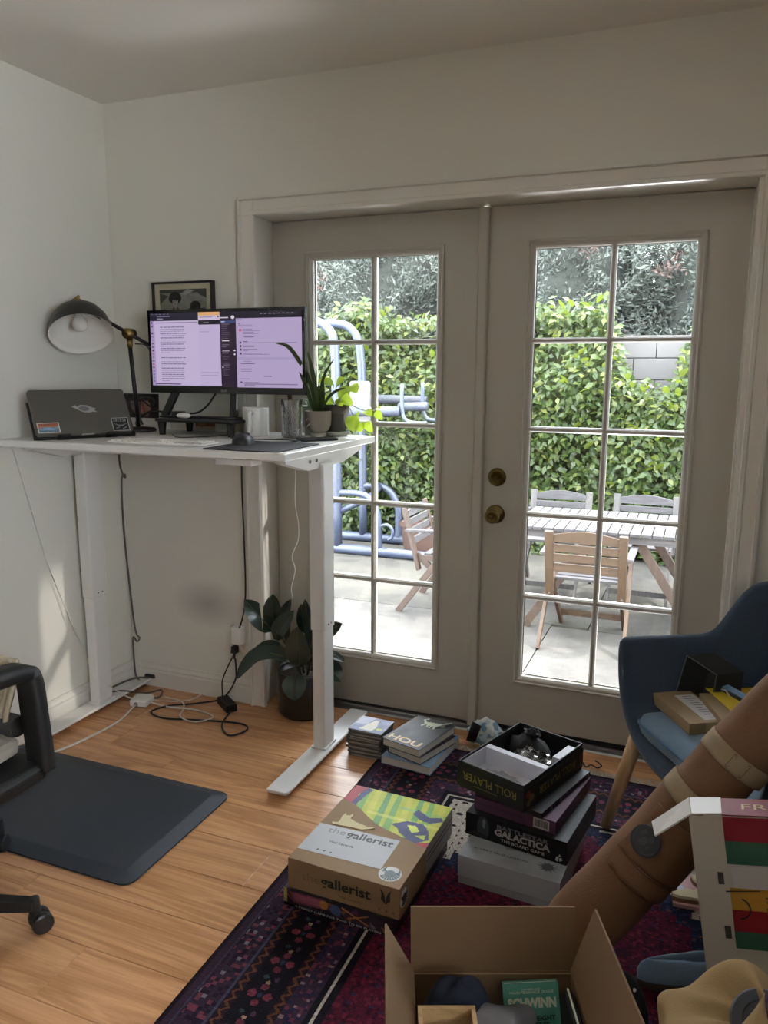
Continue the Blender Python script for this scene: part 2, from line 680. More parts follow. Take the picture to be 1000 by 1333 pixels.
# unseen right wall, with a window added as an opening for light
RY0, RY1, RZ0, RZ1 = -4.4, -2.8, 0.85, 2.15
wr = MB().box(XR, XR + 0.15, YR, RY0, -0.3, ZC).box(XR, XR + 0.15, RY1, YB + WT, -0.3, ZC)
wr.box(XR, XR + 0.15, RY0, RY1, RZ1, ZC).box(XR, XR + 0.15, RY0, RY1, -0.3, RZ0)
struct('wall_right', wr, mat('low_bounce_paint', '#8f8a80', rough=0.8))  # unseen walls darkened to cut the light bounced back at the doors
wf = MB()
for y in (RY0, (RY0 + RY1) / 2 - 0.02, RY1 - 0.04):
    wf.box(XR + 0.06, XR + 0.12, y, y + 0.04, RZ0, RZ1)
for z in (RZ0, RZ1 - 0.04):
    wf.box(XR + 0.065, XR + 0.115, RY0, RY1, z, z + 0.04)
w1 = struct('added_window', wf, trim_paint)
build('pane', MB().box(XR + 0.088, XR + 0.092, RY0, RY1, RZ0, RZ1), pane_glass, w1)
struct('wall_rear', MB().box(XL, XR, YR - 0.15, YR, -0.3, ZC), mat('low_bounce_paint', '#8f8a80', rough=0.8))
OX0, OX1, OZ1 = 0.056, 1.908, 2.072     # rough opening of the double door
wb = MB().box(XL, OX0, YB, YB + WT, -0.3, ZC).box(OX1, XR, YB, YB + WT, -0.3, ZC).box(OX0, OX1, YB, YB + WT, OZ1, ZC)
wb.box(OX0, OX1, YB + 0.02, YB + WT, -0.3, -0.012)
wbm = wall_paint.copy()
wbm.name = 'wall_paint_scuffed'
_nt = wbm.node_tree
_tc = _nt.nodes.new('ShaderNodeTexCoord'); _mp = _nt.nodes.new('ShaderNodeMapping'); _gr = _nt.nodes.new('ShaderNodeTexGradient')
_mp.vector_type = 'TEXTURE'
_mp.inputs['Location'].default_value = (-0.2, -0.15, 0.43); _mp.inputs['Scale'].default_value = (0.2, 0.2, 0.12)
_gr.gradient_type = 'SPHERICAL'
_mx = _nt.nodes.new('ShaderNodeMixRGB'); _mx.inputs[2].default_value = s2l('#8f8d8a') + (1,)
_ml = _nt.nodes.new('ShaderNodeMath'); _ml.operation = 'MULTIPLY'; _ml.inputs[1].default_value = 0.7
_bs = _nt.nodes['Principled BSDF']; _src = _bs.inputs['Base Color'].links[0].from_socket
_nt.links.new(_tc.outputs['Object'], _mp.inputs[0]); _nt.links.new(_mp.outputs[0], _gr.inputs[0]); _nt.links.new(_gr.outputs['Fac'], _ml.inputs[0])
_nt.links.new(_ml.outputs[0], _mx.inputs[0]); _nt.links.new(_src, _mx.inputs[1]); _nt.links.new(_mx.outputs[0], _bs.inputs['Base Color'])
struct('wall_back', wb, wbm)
struct('ceiling', MB().box(XL - 0.15, XR + 0.15, YR - 0.15, YB + WT, ZC, ZC + 0.12), ceil_paint)
struct('sun_block_eave', MB().box(XL - 2, XR + 2, YB + WT, 0.36, 2.5, 2.62), stucco)  # unseen eave added to keep direct sun out of the room

# floor: laminate planks, each one its own piece
floor_base = mat('underlay', '#3d2a1c', rough=0.9)
fl = struct('floor', MB().box(XL, XR, YR, YB + 0.11, -0.05, -0.006), floor_base)
plank_wood = wood_mat('laminate_oak', '#a87549', '#d5a275', axis='X', rough=0.3, scale=0.42, objvar=0.07, contrast=0.8, rings=6.0, distort=1.6)
plank_edge = mat('plank_edge', '#c79a68', rough=0.5)
LP, PH = 1.22, 0.18
known = {0: 0.65, -1: 1.02, -2: 0.075, -3: 0.41, 1: 0.33, 2: 0.01, 3: -0.305, 4: 0.85, 5: 0.312, 6: 0.7}
y0 = -1.248
PM = {}
for k in range(-20, 8):
    ya = y0 + PH * k
    yb = min(ya + PH, YB + 0.105)
    ya = max(ya, YR)
    if yb - ya < 0.01:
        continue
    j = known.get(k, (k * 0.437) % LP)
    x = j - LP * 4
    while x < XR:
        a, b = max(x, XL), min(x + LP, XR)
        if b - a > 0.02:
            key = (round(b - a, 3), round(yb - ya, 3))
            g, e = 0.0006, 0.0022
            if key not in PM:
                w, d = key[0], key[1]
                pb = MB()
                vs = []
                for ins, z in ((g, -0.008), (g, -0.0012), (e, 0.0)):
                    vs += [(ins, ins, z), (w - ins, ins, z), (w - ins, d - ins, z), (ins, d - ins, z)]
                pb.add(vs, [(0, 1, 5, 4), (1, 2, 6, 5), (2, 3, 7, 6), (3, 0, 4, 7), (4, 5, 9, 8), (5, 6, 10, 9), (6, 7, 11, 10), (7, 4, 8, 11), (8, 9, 10, 11)])
                o = build('plank', pb, plank_wood, fl)
                PM[key] = o.data
            else:
                o = bpy.data.objects.new('plank', PM[key])
                COL.objects.link(o)
                o.parent = fl
            o.location = (a, ya, 0)
        x += LP

# baseboards: moulded profile
def baseboard(name, a, b, inward):
    a, b, n = Vector(a), Vector(b), Vector(inward)
    prof = [(0, 0), (0.016, 0), (0.016, 0.07), (0.012, 0.078), (0.014, 0.088), (0.008, 0.1), (0.006, 0.11), (0, 0.11)]
    mb = MB()
    mb.prism([a + n * px + Vector((0, 0, pz)) for px, pz in prof], b - a)
    struct(name, mb, trim_paint)
baseboard('baseboard_left', (XL, YR, 0), (XL, YB, 0), (1, 0, 0))
baseboard('baseboard_back', (XL, YB, 0), (0.02, YB, 0), (0, -1, 0))
baseboard('baseboard_back', (1.976, YB, 0), (XR, YB, 0), (0, -1, 0))
baseboard('baseboard_right', (XR, YR, 0), (XR, YB, 0), (-1, 0, 0))

# door casing: moulded, mitred look
cprof = [(0.0, 0), (0.0, 0.028), (0.010, 0.030), (0.014, 0.020), (0.05, 0.017), (0.054, 0.021), (0.066, 0.021), (0.069, 0.012), (0.069, 0)]
def casing(name, side):
    mb = MB()
    if side == 'left':
        mb.prism([(0.0215 + u, YB - d, 0) for u, d in cprof], (0, 0, 2.051 + 0.069))
    elif side == 'right':
        mb.prism([(1.974 - u, YB - d, 0) for u, d in cprof], (0, 0, 2.051 + 0.069))
    else:
        mb.prism([(0.0215, YB - d * 1.02, 2.12 - u) for u, d in cprof], (1.974 - 0.0215, 0, 0))
    struct(name, mb, trim_paint)
casing('trim_1', 'left')
casing('trim_2', 'head')
casing('trim_3', 'right')
jm = MB()
jm.box(OX0, 0.074, YB - 0.002, 0.09, 0, OZ1).box(1.890, OX1, YB - 0.002, 0.09, 0, OZ1).box(0.074, 1.890, YB - 0.002, 0.09, 2.054, OZ1)
jm.box(0.074, 0.086, 0.048, 0.075, 0, 2.054).box(1.878, 1.890, 0.048, 0.075, 0, 2.054).box(0.086, 1.878, 0.048, 0.075, 2.04, 2.054)
struct('trim_4', jm, trim_paint, bevel=0.002)
sl = MB()
sl.prism([(0.0, -0.05, 0), (0.0, -0.044, 0.006), (0.0, -0.02, 0.008), (0.0, -0.018, 0.014), (0.0, 0.02, 0.014), (0.0, 0.022, 0.019), (0.0, 0.09, 0.019), (0, 0.14, -0.02), (0, 0.14, -0.1), (0, -0.05, -0.1)], (1.99, 0, 0))
struct('trim_5', sl, alu)

# ------------------------------------------------------------------ the two glazed doors
ZT, ZB = 1.8971, 0.2494
def glazed_door(name, x0, x1, gl, gr):
    y0, y1 = 0.0, 0.045
    gm = (gl + gr) / 2
    mo = 0.031
    mb = MB()
    mb.box(x0, gl - 0.004, y0, y1, 0.02, 2.05).box(gr + 0.004, x1, y0, y1, 0.02, 2.05)
    mb.box(gl - 0.004, gr + 0.004, y0, y1, 0.02, ZB - 0.004).box(gl - 0.004, gr + 0.004, y0, y1, ZT + 0.004, 2.05)
    d = struct(name, mb, door_paint)
    # glazing bead, a stepped moulding mitred round the glass, inside and outside
    prof = [(mo, 0.0), (mo - 0.002, 0.009), (mo - 0.009, 0.012), (mo - 0.013, 0.007), (mo - 0.02, 0.006), (0.006, 0.003), (0.0, -0.004), (-0.002, -0.014)]
    bd = MB()
    for sgn, yy in ((-1, y0), (1, y1)):
        rows = []
        for u, h in prof:
            rows.append([(gl - u, yy + sgn * h, ZB - u), (gr + u, yy + sgn * h, ZB - u), (gr + u, yy + sgn * h, ZT + u), (gl - u, yy + sgn * h, ZT + u)])
        bd.grid(rows, wrap=True)
    build('glazing_bead', bd, door_paint, d)
    hw = 0.0105
    mprof = [(-hw, 0.012), (-hw * 0.5, 0.003), (hw * 0.5, 0.003), (hw, 0.012), (hw, 0.033), (hw * 0.5, 0.042), (-hw * 0.5, 0.042), (-hw, 0.033)]
    build('muntin', MB().prism([(gm + u, y, ZB) for u, y in mprof], (0, 0, ZT - ZB)), door_paint, d)
    for i in range(1, 5):
        z = ZT + (ZB - ZT) * i / 5
        build('muntin', MB().prism([(gl, y + 0.0004, z + u) for u, y in mprof], (gr - gl, 0, 0)), door_paint, d)
    for i in range(5):
        za, zb = ZT + (ZB - ZT) * (i + 1) / 5, ZT + (ZB - ZT) * i / 5
        for a, b in ((gl, gm), (gm, gr)):
            build('pane', MB().box(a, b, 0.0205, 0.0235, za, zb), pane_glass, d)
    return d
d1 = glazed_door('door_1', 0.078, 0.975, 0.2592, 0.7948)
d2 = glazed_door('door_2', 0.990, 1.886, 1.1728, 1.724)
ast = MB().prism([(0.958, 0.0, 0.012), (0.960, -0.016, 0.012), (0.966, -0.021, 0.012), (0.994, -0.021, 0.012), (0.999, -0.016, 0.012), (1.0, -0.002, 0.012), (0.988, -0.001, 0.012), (0.974, 0.0, 0.012)], (0, 0, 2.036))
build('astragal', ast, door_paint, d1)
# deadbolt and knob
def turned(prof, c, n=28):
    """lathe about the y axis, profile (radius, distance into the room)"""
    mb = MB()
    mb.lathe(prof, (0, 0, 0), n)
    mb.xf(Matrix.Translation(Vector(c)) @ Matrix.Rotation(PI / 2, 4, 'X'))
    return mb
dk = build('deadbolt', turned([(0.0001, 0), (0.036, 0), (0.036, 0.004), (0.031, 0.011), (0.024, 0.013), (0.021, 0.012), (0.020, 0.010), (0.0001, 0.010)], (1.054, 0, 1.049)), brass, d2, smooth=True)
build('thumb_turn', MB().box(1.047, 1.061, -0.028, -0.009, 1.0445, 1.0535), brass, dk, bevel=0.002)
kn = build('knob', turned([(0.0001, 0), (0.037, 0), (0.037, 0.004), (0.032, 0.010), (0.018, 0.013), (0.0125, 0.02), (0.0125, 0.032), (0.02, 0.038), (0.027, 0.046), (0.029, 0.056), (0.026, 0.065), (0.02, 0.069), (0.017, 0.067), (0.0001, 0.066)], (1.052, 0, 0.903)), brass, d2, smooth=True)
build('lock_button', turned([(0.0001, 0.06), (0.008, 0.06), (0.008, 0.072), (0.006, 0.074), (0.0001, 0.074)], (1.052, 0, 0.903), 14), brass, kn, smooth=True)
build('door_sweep', MB().box(0.99, 1.886, -0.004, 0.02, 0.0195, 0.03), mat('dark_rubber', '#1a1a1a', rough=0.8), d2)

# ================================================================== OUTDOORS
G = -0.3
concrete = None
def concrete_mat(name, lo, hi):
    t = NT(name)
    tc = t.node('ShaderNodeTexCoord')
    n1 = t.node('ShaderNodeTexNoise', _in={'Scale': 1.3, 'Detail': 8.0, 'Roughness': 0.7})
    t.link(tc.outputs['Object'], n1.inputs['Vector'])
    n2 = t.node('ShaderNodeTexNoise', _in={'Scale': 45.0, 'Detail': 5.0, 'Roughness': 0.7})
    t.link(tc.outputs['Object'], n2.inputs['Vector'])
    cr = t.node('ShaderNodeValToRGB')
    e = cr.color_ramp.elements
    e[0].position, e[0].color = 0.32, s2l(lo) + (1,)
    e[1].position, e[1].color = 0.62, s2l(hi) + (1,)
    t.link(n1.outputs['Fac'], cr.inputs[0])
    mx = t.node('ShaderNodeMixRGB', blend_type='MULTIPLY')
    mx.inputs[0].default_value = 0.35
    t.link(cr.outputs[0], mx.inputs[1])
    t.link(n2.outputs['Fac'], mx.inputs[2])
    t.link(mx.outputs[0], t.b.inputs['Base Color'])
    t.b.inputs['Roughness'].default_value = 0.9
    bp = t.node('ShaderNodeBump', _in={'Strength': 0.3, 'Distance': 0.01})
    t.link(n2.outputs['Fac'], bp.inputs['Height'])
    t.link(bp.outputs[0], t.b.inputs['Normal'])
    return t.m
concrete = concrete_mat('lit_concrete', '#24211e', '#524e48')
concrete_far = concrete_mat('shaded_concrete', '#1f1d1b', '#454239')  # far slabs: same concrete, the shade there put into a darker colour
pt = struct('patio', MB().box(-9, 9, 0.1, 5.2, G - 0.2, G - 0.02), mat('packed_sand', '#5c5348', rough=1.0))
build('bounce_slab', MB().box(-1.2, 3.2, 0.1, 1.25, G - 0.1, G + 0.004), concrete_mat('bounce_concrete', '#cbc7bf', '#e2ded6'), pt)  # unseen slab added, pale to bounce light up onto the ceiling
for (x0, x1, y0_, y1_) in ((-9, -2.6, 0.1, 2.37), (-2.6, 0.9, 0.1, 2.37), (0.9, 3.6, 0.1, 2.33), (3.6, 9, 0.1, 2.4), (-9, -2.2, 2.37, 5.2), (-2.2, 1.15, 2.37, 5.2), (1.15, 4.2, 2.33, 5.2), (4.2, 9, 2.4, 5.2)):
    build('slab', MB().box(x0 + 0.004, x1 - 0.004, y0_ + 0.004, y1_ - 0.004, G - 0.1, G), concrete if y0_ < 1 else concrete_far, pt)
struct('ground', MB().box(-12, 12, 5.2, 30, G - 0.3, G - 0.02), mat('soil', '#5a4a3a', rough=1.0, var=0.3, scale=5))

# block wall behind the hedge: every block is a piece
blockm = mat('concrete_block', '#5b5958', rough=0.95, var=0.08, scale=20, bump=0.6, bscale=150, objvar=0.05)
bw = struct('wall_garden', MB().box(-7, 7, 5.07, 5.2, G, 1.78), mat('mortar', '#55534f', rough=1.0, bump=0.4))
bm0 = None
for r in range(10):
    zz = G + 0.02 + r * 0.205
    for c in range(9):
        x = -0.9 + c * 0.405 + (0.2025 if r % 2 else 0)
        mb = MB().box(0.003, 0.402, 0, 0.08, 0.003, 0.202)
        if bm0 is None:
            o = build('block', mb, blockm, bw, bevel=0.006)
            bm0 = o
        else:
            o = bm0.copy()
            COL.objects.link(o)
            o.parent = bw
        o.location = (x, 5.0, zz)

# colours below are scaled down so the bright outdoor light does not overexpose them
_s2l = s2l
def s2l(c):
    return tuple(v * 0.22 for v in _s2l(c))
# ---- leaf masses
def leaf_cloud(O, D, Nn, L, Wd, fold=0.25):
    """two-sided folded leaves: base O, axis D, face normal Nn, length L, half width Wd"""
    D = D / np.linalg.norm(D, axis=1, keepdims=True)
    S = np.cross(D, Nn)
    S /= np.linalg.norm(S, axis=1, keepdims=True) + 1e-9
    Nn = np.cross(S, D)
    L, Wd = L[:, None], Wd[:, None]
    base = O
    tip = O + D * L - Nn * L * 0.12
    mid = O + D * L * 0.5
    lf = O + D * L * 0.45 + S * Wd + Nn * Wd * fold
    rt = O + D * L * 0.45 - S * Wd + Nn * Wd * fold
    n = len(O)
    V = np.stack([base, rt, tip, lf, mid], 1).reshape(-1, 3)
    i = np.arange(n)[:, None] * 5
    F = np.concatenate([i + np.array([[0, 1, 2, 4]]), i + np.array([[0, 4, 2, 3]])], 0)
    return V, F

def hedge_top(x):
    x = np.asarray(x, float)
    t = 1.93 + 0.07 * np.sin(x * 3.1) + 0.05 * np.sin(x * 7.3 + 1)
    dip = np.clip((x - 0.93) / 0.16, 0, 1) * np.clip((1.66 - x) / 0.14, 0, 1)
    t = t - dip * 0.6
    t = t - 0.12 * np.clip((x - 1.55) / 0.2, 0, 1)
    return t
def hedge_front(x, z):
    return 4.46 + 0.10 * np.sin(x * 2.3 + z * 1.7) + 0.07 * np.sin(x * 5.1 - z * 3.3) - 0.22 * np.clip((0.25 - z), 0, 1) + 0.3 * np.clip((z - 1.35) / 0.6, 0, 1)

hedge = thing('hedge', 'dense bright green leafy hedge grown over the garden wall', 'hedge', (0, 4.5, G))
hm = print_mat('hedge_leaf', rough=0.38, translucent=0.45)
core = MB()
xs = np.linspace(-4.2, 4.6, 60)
P = []
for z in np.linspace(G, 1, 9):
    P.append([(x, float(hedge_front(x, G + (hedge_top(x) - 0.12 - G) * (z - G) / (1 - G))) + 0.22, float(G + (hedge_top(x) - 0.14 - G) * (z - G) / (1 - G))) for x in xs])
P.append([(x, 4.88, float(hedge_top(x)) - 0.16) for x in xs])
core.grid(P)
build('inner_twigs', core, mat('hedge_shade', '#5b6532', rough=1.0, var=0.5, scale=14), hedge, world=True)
n = 30000
x = nrg.uniform(-4.0, 4.4, n)
zt = hedge_top(x)
z = G + (zt - G) * nrg.random(n) ** 0.95 + nrg.normal(0, 0.02, n)
spray = nrg.random(n) < 0.05
z[spray] = zt[spray] + nrg.random(spray.sum()) ** 2 * 0.16
y = hedge_front(x, z) + nrg.random(n) * 0.16
top = nrg.random(n) < 0.10
y[top] = nrg.uniform(4.5, 4.88, top.sum())
z[top] = zt[top] + nrg.normal(-0.03, 0.03, top.sum())
keep = (y < 4.88)
x, y, z = x[keep], y[keep], z[keep]
n = len(x)
Nn = np.stack([nrg.normal(0, .45, n), -0.75 + nrg.normal(0, .35, n), 0.75 + nrg.normal(0, .4, n)], 1)
D = np.stack([nrg.normal(0, .8, n), nrg.normal(-.3, .4, n), nrg.normal(-.35, .55, n)], 1)
V, F = leaf_cloud(np.stack([x, y, z], 1), D, Nn, nrg.uniform(.06, .1, n), nrg.uniform(.018, .029, n))
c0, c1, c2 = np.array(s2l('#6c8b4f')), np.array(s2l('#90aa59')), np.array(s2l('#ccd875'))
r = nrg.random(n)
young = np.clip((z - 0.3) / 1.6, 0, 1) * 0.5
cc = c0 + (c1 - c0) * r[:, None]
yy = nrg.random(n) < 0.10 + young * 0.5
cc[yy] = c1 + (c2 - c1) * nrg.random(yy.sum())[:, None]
inv = wm(hedge).inverted()
V = V - np.array([0, 4.5, G])
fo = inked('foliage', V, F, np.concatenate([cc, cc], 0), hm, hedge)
fo['kind'] = 'stuff'
# the largest leaves in front, one by one
leafm = mat('young_leaf', '#a5bb4e', rough=0.4, objvar=0.35, var=0.15, scale=30)
lt = leafm.node_tree
_b, _o = lt.nodes['Principled BSDF'], lt.nodes['Material Output']
_t = lt.nodes.new('ShaderNodeBsdfTranslucent')
_t.inputs[0].default_value = s2l('#aec548') + (1,)
_m = lt.nodes.new('ShaderNodeMixShader')
_m.inputs[0].default_value = 0.4
lt.links.new(_b.outputs[0], _m.inputs[1]); lt.links.new(_t.outputs[0], _m.inputs[2]); lt.links.new(_m.outputs[0], _o.inputs[0])
lm0 = MB().add([(0, 0, 0), (-.02, .03, .006), (-.024, .05, .005), (-.014, .078, 0), (0, .1, -.01), (.014, .078, 0), (.024, .05, .005), (.02, .03, .006), (0, .05, -.002)],
               [(0, 8, 2, 1), (8, 4, 3, 2), (0, 7, 6, 8), (8, 6, 5, 4)])
big = None
for i in range(240):
    px = rng.uniform(-1.6, 2.0)
    tz = float(hedge_top(px))
    pz = tz + rng.uniform(-0.12, 0.07) if i % 3 == 0 else rng.uniform(0.0, tz)
    py = float(hedge_front(px, pz)) - rng.uniform(0.0, 0.06)
    if big is None:
        big = build('leaf', lm0, leafm, hedge)
        o = big
    else:
        o = big.copy()
        COL.objects.link(o)
    o.location = (px, py - 4.5, pz - G)
    o.rotation_euler = (rng.uniform(0.1, 1.0), rng.uniform(-0.5, 0.5), PI + rng.uniform(-1.3, 1.3))
    s = rng.uniform(0.85, 1.4)
    o.scale = (s, s, s)

# dusty grey-green conifers beyond the wall
barkm = mat('bark', '#4e4038', rough=1.0, var=0.3, scale=20, bump=0.8, stretch=(1, 1, .2))
needle = print_mat('conifer_spray', rough=0.8, translucent=0.15)
for ti, (tx, ty, rad, hgt) in enumerate(((-4.6, 7.2, 1.5, 4.1), (-2.2, 7.1, 1.5, 4.3), (0.0, 7.2, 1.5, 4.1), (2.2, 7.1, 1.5, 4.2), (4.5, 7.2, 1.5, 4.1))):
    tr = thing('conifer', ['grey green conifer furthest left behind the hedge, hidden by the monitor side', 'grey green conifer with rusty patches behind the hedge in the left door',
                           'grey green conifer behind the hedge between the two doors', 'dense grey green conifer above the gap in the hedge',
                           'grey green conifer furthest right beyond the garden wall'][ti], 'tree', (tx, ty, G), 0, None)
    build('trunk', MB().tube([(0, 0, 0), (0.03, 0.02, 1.2), (0, 0, hgt * 0.8)], [0.13, 0.1, 0.03], 8), barkm, tr, smooth=True)
    m = 6500
    a = nrg.uniform(0, 2 * PI, m)
    h = nrg.uniform(0.12, 1.0, m)
    prof = np.sin(np.clip(h, 0, 1) * PI * 0.62 + 0.75)
    lump = 0.16 * np.sin(a * 5 + h * 17) + 0.12 * np.sin(a * 9 - h * 23)
    rr = rad * (prof + lump) * (0.82 + 0.18 * nrg.random(m))
    C = np.stack([rr * np.cos(a), rr * np.sin(a), h * hgt], 1)
    keep = np.sin(a) < 0.35
    C, a, h = C[keep], a[keep], h[keep]
    per = 14
    O = np.repeat(C, per, 0) + nrg.normal(0, .05, (len(C) * per, 3))
    out = np.stack([np.cos(a), np.sin(a), np.full_like(a, .35)], 1)
    D = np.repeat(out, per, 0) + nrg.normal(0, .75, (len(C) * per, 3))
    Nn = nrg.normal(0, 1, D.shape)
    V, F = leaf_cloud(O, D, Nn, nrg.uniform(.05, .10, len(O)), nrg.uniform(.007, .013, len(O)), 0.1)
    g0, g1 = np.array(s2l('#87938a')), np.array(s2l('#bcc6b8'))
    cc = g0 + (g1 - g0) * nrg.random(len(O))[:, None]
    ang = np.repeat(a, per)
    hh = np.repeat(h, per)
    dry = (np.sin(ang * 6 + hh * 9 + ti) + np.sin(hh * 31 + ang * 3)) > (1.35 if ti == 1 else 1.6)
    dry &= nrg.random(len(O)) < 0.7
    cc[dry] = np.array(s2l('#c0a095')) * nrg.uniform(.7, 1.1, (dry.sum(), 1))
    o = inked('crown', V, F, np.concatenate([cc, cc], 0), needle, tr)
    o['kind'] = 'stuff'
    inn = MB()
    R = []
    for k in range(10):
        hk = 0.1 + 0.9 * k / 9
        R.append([(rad * 0.78 * math.sin(hk * PI * .62 + .75) * math.cos(2 * PI * j / 16), rad * 0.78 * math.sin(hk * PI * .62 + .75) * math.sin(2 * PI * j / 16), hk * hgt) for j in range(16)])
    inn.grid(R, wrap=True)
    build('inner_twigs', inn, mat('conifer_shade', '#5f655c', rough=1.0, var=0.4, scale=9), tr, smooth=True)

# ---- outdoor exercise frame of blue tube
blue = mat('blue_paint', '#6c7896', rough=0.4, var=0.06, scale=15)
gym = thing('exercise_frame', 'blue tubular exercise station with padded grips beside the hedge', 'exercise equipment', (-1.2, 4.0, G))
FY, BY = 3.75, 4.32
def gtube(name, pts, r=0.036, m=blue):
    return build(name, MB().tube(pts, r, 12), m, gym, smooth=True, world=True)
gtube('upright', curve([(-2.1, FY, G + .06), (-2.1, FY, 1.2), (-2.09, FY, 1.7), (-2.02, FY, 1.83), (-1.9, FY, 1.89), (-1.62, FY, 1.88), (-1.5, FY, 1.82), (-1.435, FY, 1.68), (-1.42, FY, 1.2), (-1.41, FY, G + .06)], 5), 0.042)
gtube('upright', curve([(-2.2, BY, G + .06), (-2.2, BY, 1.2), (-2.18, BY, 1.7), (-2.1, BY, 1.83), (-1.95, BY, 1.89), (-1.64, BY, 1.89), (-1.5, BY, 1.82), (-1.43, BY, 1.66), (-1.4, BY, 1.2), (-1.39, BY, G + .06)], 5), 0.042)
gtube('base_rail', [(-2.3, FY, G + .045), (-0.48, FY, G + .045)], 0.048)
gtube('base_rail', [(-2.3, BY, G + .045), (-0.92, BY, G + .045)], 0.048)
gtube('dip_bar', curve([(-1.41, FY, .29), (-1.22, FY, .295), (-1.1, FY, .27), (-1.02, FY, .18), (-0.985, FY, .03), (-0.98, FY, G + .05)], 5), 0.03)
gtube('dip_bar', curve([(-1.39, BY, .28), (-1.2, BY, .285), (-1.08, BY, .22), (-1.01, BY, .08), (-1.0, BY, -.1), (-1.0, BY, G + .05)], 5), 0.036)
gtube('brace', [(-1.41, FY, .10), (-1.13, FY + .1, .235), (-1.2, BY, .28)], 0.03)
gtube('foot_hook', curve([(-0.98, FY, -.01), (-0.9, FY, .015), (-0.845, FY, -.03), (-0.85, FY, -.1), (-0.89, FY, -.13)], 5), 0.016)
gtube('cross_tube', [(-1.42, FY, 1.08), (-1.4, BY, 1.08)], 0.03)
greyblue = mat('grip_foam', '#575d6c', rough=0.7)
gtube('arm_pad', [(-1.3, FY, 1.06), (-0.78, FY, 1.075)], 0.045, mat('pad_blue', '#697189', rough=0.6))
gtube('arm_pad', [(-1.3, BY, 1.16), (-0.72, BY, 1.15)], 0.045, greyblue)
gtube('arm_pad', [(-0.9, 4.05, 1.10), (-0.62, 4.05, 1.11)], 0.042, mat('pad_blue', '#697189'))
gtube('hand_grip', curve([(-0.76, FY, 1.32), (-0.755, FY, 1.08), (-0.72, FY, 1.0), (-0.64, FY, .975), (-0.52, FY, .975)], 4), 0.018)
gtube('hand_grip', curve([(-0.7, 4.15, 1.33), (-0.7, 4.15, 1.1), (-0.66, 4.15, 1.0), (-0.6, 4.15, .98), (-0.5, 4.15, .98)], 4), 0.018)
bp_ = MB()
rbox(bp_, -1.34, -1.13, 3.86, 3.92, 0.94, 1.34, 0.03)
build('back_pad', bp_, mat('pad_white', '#a9a7a3', rough=0.5), gym, world=True)

# ---- folding wooden chairs and table
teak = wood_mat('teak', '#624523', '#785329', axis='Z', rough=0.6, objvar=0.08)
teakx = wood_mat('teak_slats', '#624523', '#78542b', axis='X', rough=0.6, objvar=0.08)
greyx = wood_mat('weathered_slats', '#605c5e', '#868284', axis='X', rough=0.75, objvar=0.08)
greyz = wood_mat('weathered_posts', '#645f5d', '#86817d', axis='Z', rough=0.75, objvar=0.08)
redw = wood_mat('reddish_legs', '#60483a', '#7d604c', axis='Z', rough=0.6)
screwm = mat('screw', '#c9c9c4', rough=0.35, metal=1.0)
def folding_chair(label, loc, rotz, pm, sm, seatm, group):
    t = thing('folding_chair', label, 'chair', loc, rotz, group)
    for s in (-1, 1):
        mb = MB().bar((s * .225, -.01, .32), (s * .225, -.13, .77), .052, .026, (0, 1, 0))
        b = build('back_post', mb, pm, t, bevel=0.004)
        build('screw', turned([(0.0001, 0), (.008, 0), (.007, .004), (.0001, .005)], (0, 0, 0), 10).xf(Matrix.Translation((s * .225, -.03, .345))), screwm, b)
    for k, (za, zb) in enumerate(((.50, .555), (.57, .62), (.635, .685))):
        ym = -.01 - .12 * ((za + zb) / 2 - .32) / .45
        build('back_slat', MB().box(-.2, .2, ym - .008, ym + .008, za, zb), sm, t, bevel=0.003)
    arch = [(-.2, 0, .70)] + [(.2, 0, .70)] + [(.2 - .4 * i / 12, 0, .745 + .03 * math.sin(PI * i / 12)) for i in range(13)]
    build('top_slat', MB().prism([(p[0], -.118, p[2]) for p in arch], (0, .016, 0)), sm, t)
    for k in range(7):
        y = .02 + k * .064
        build('seat_slat', MB().box(-.2, .2, y, y + .052, .425 - k * -.004, .443 + k * .004), seatm, t, bevel=0.003)
    for s in (-1, 1):
        build('arm', MB().bar((s * .262, -.1, .615), (s * .268, .33, .63), .045, .02), seatm, t, bevel=0.004)
        build('leg', MB().bar((s * .25, .30, .615), (s * .262, -.16, .0), .022, .045, (0, 1, 0)), pm if s else pm, t, bevel=0.003)
        build('leg', MB().bar((s * .212, -.03, .435), (s * .212, .46, .0), .022, .045, (0, 1, 0)), pm, t, bevel=0.003)
        build('seat_rail', MB().bar((s * .212, -.04, .405), (s * .212, .45, .43), .02, .04), pm, t)
    build('stretcher', MB().box(-.21, .21, .38, .40, .08, .12), pm, t)
    return t
folding_chair('brown wooden folding armchair with its back to the doors, near the table', (1.165, 1.99, G), 0, teak, teakx, greyx, None)
folding_chair('weathered grey folding chair beyond the table, left of the two', (0.74, 3.42, G), PI, greyz, greyx, greyx, None)
folding_chair('weathered grey folding chair beyond the table, right of the two', (1.41, 3.44, G), PI, greyz, greyx, greyx, None)
folding_chair('folding chair seen side on through the left door, brown legs', (-0.05, 2.50, G), -PI / 2, redw, greyx, greyx, None)

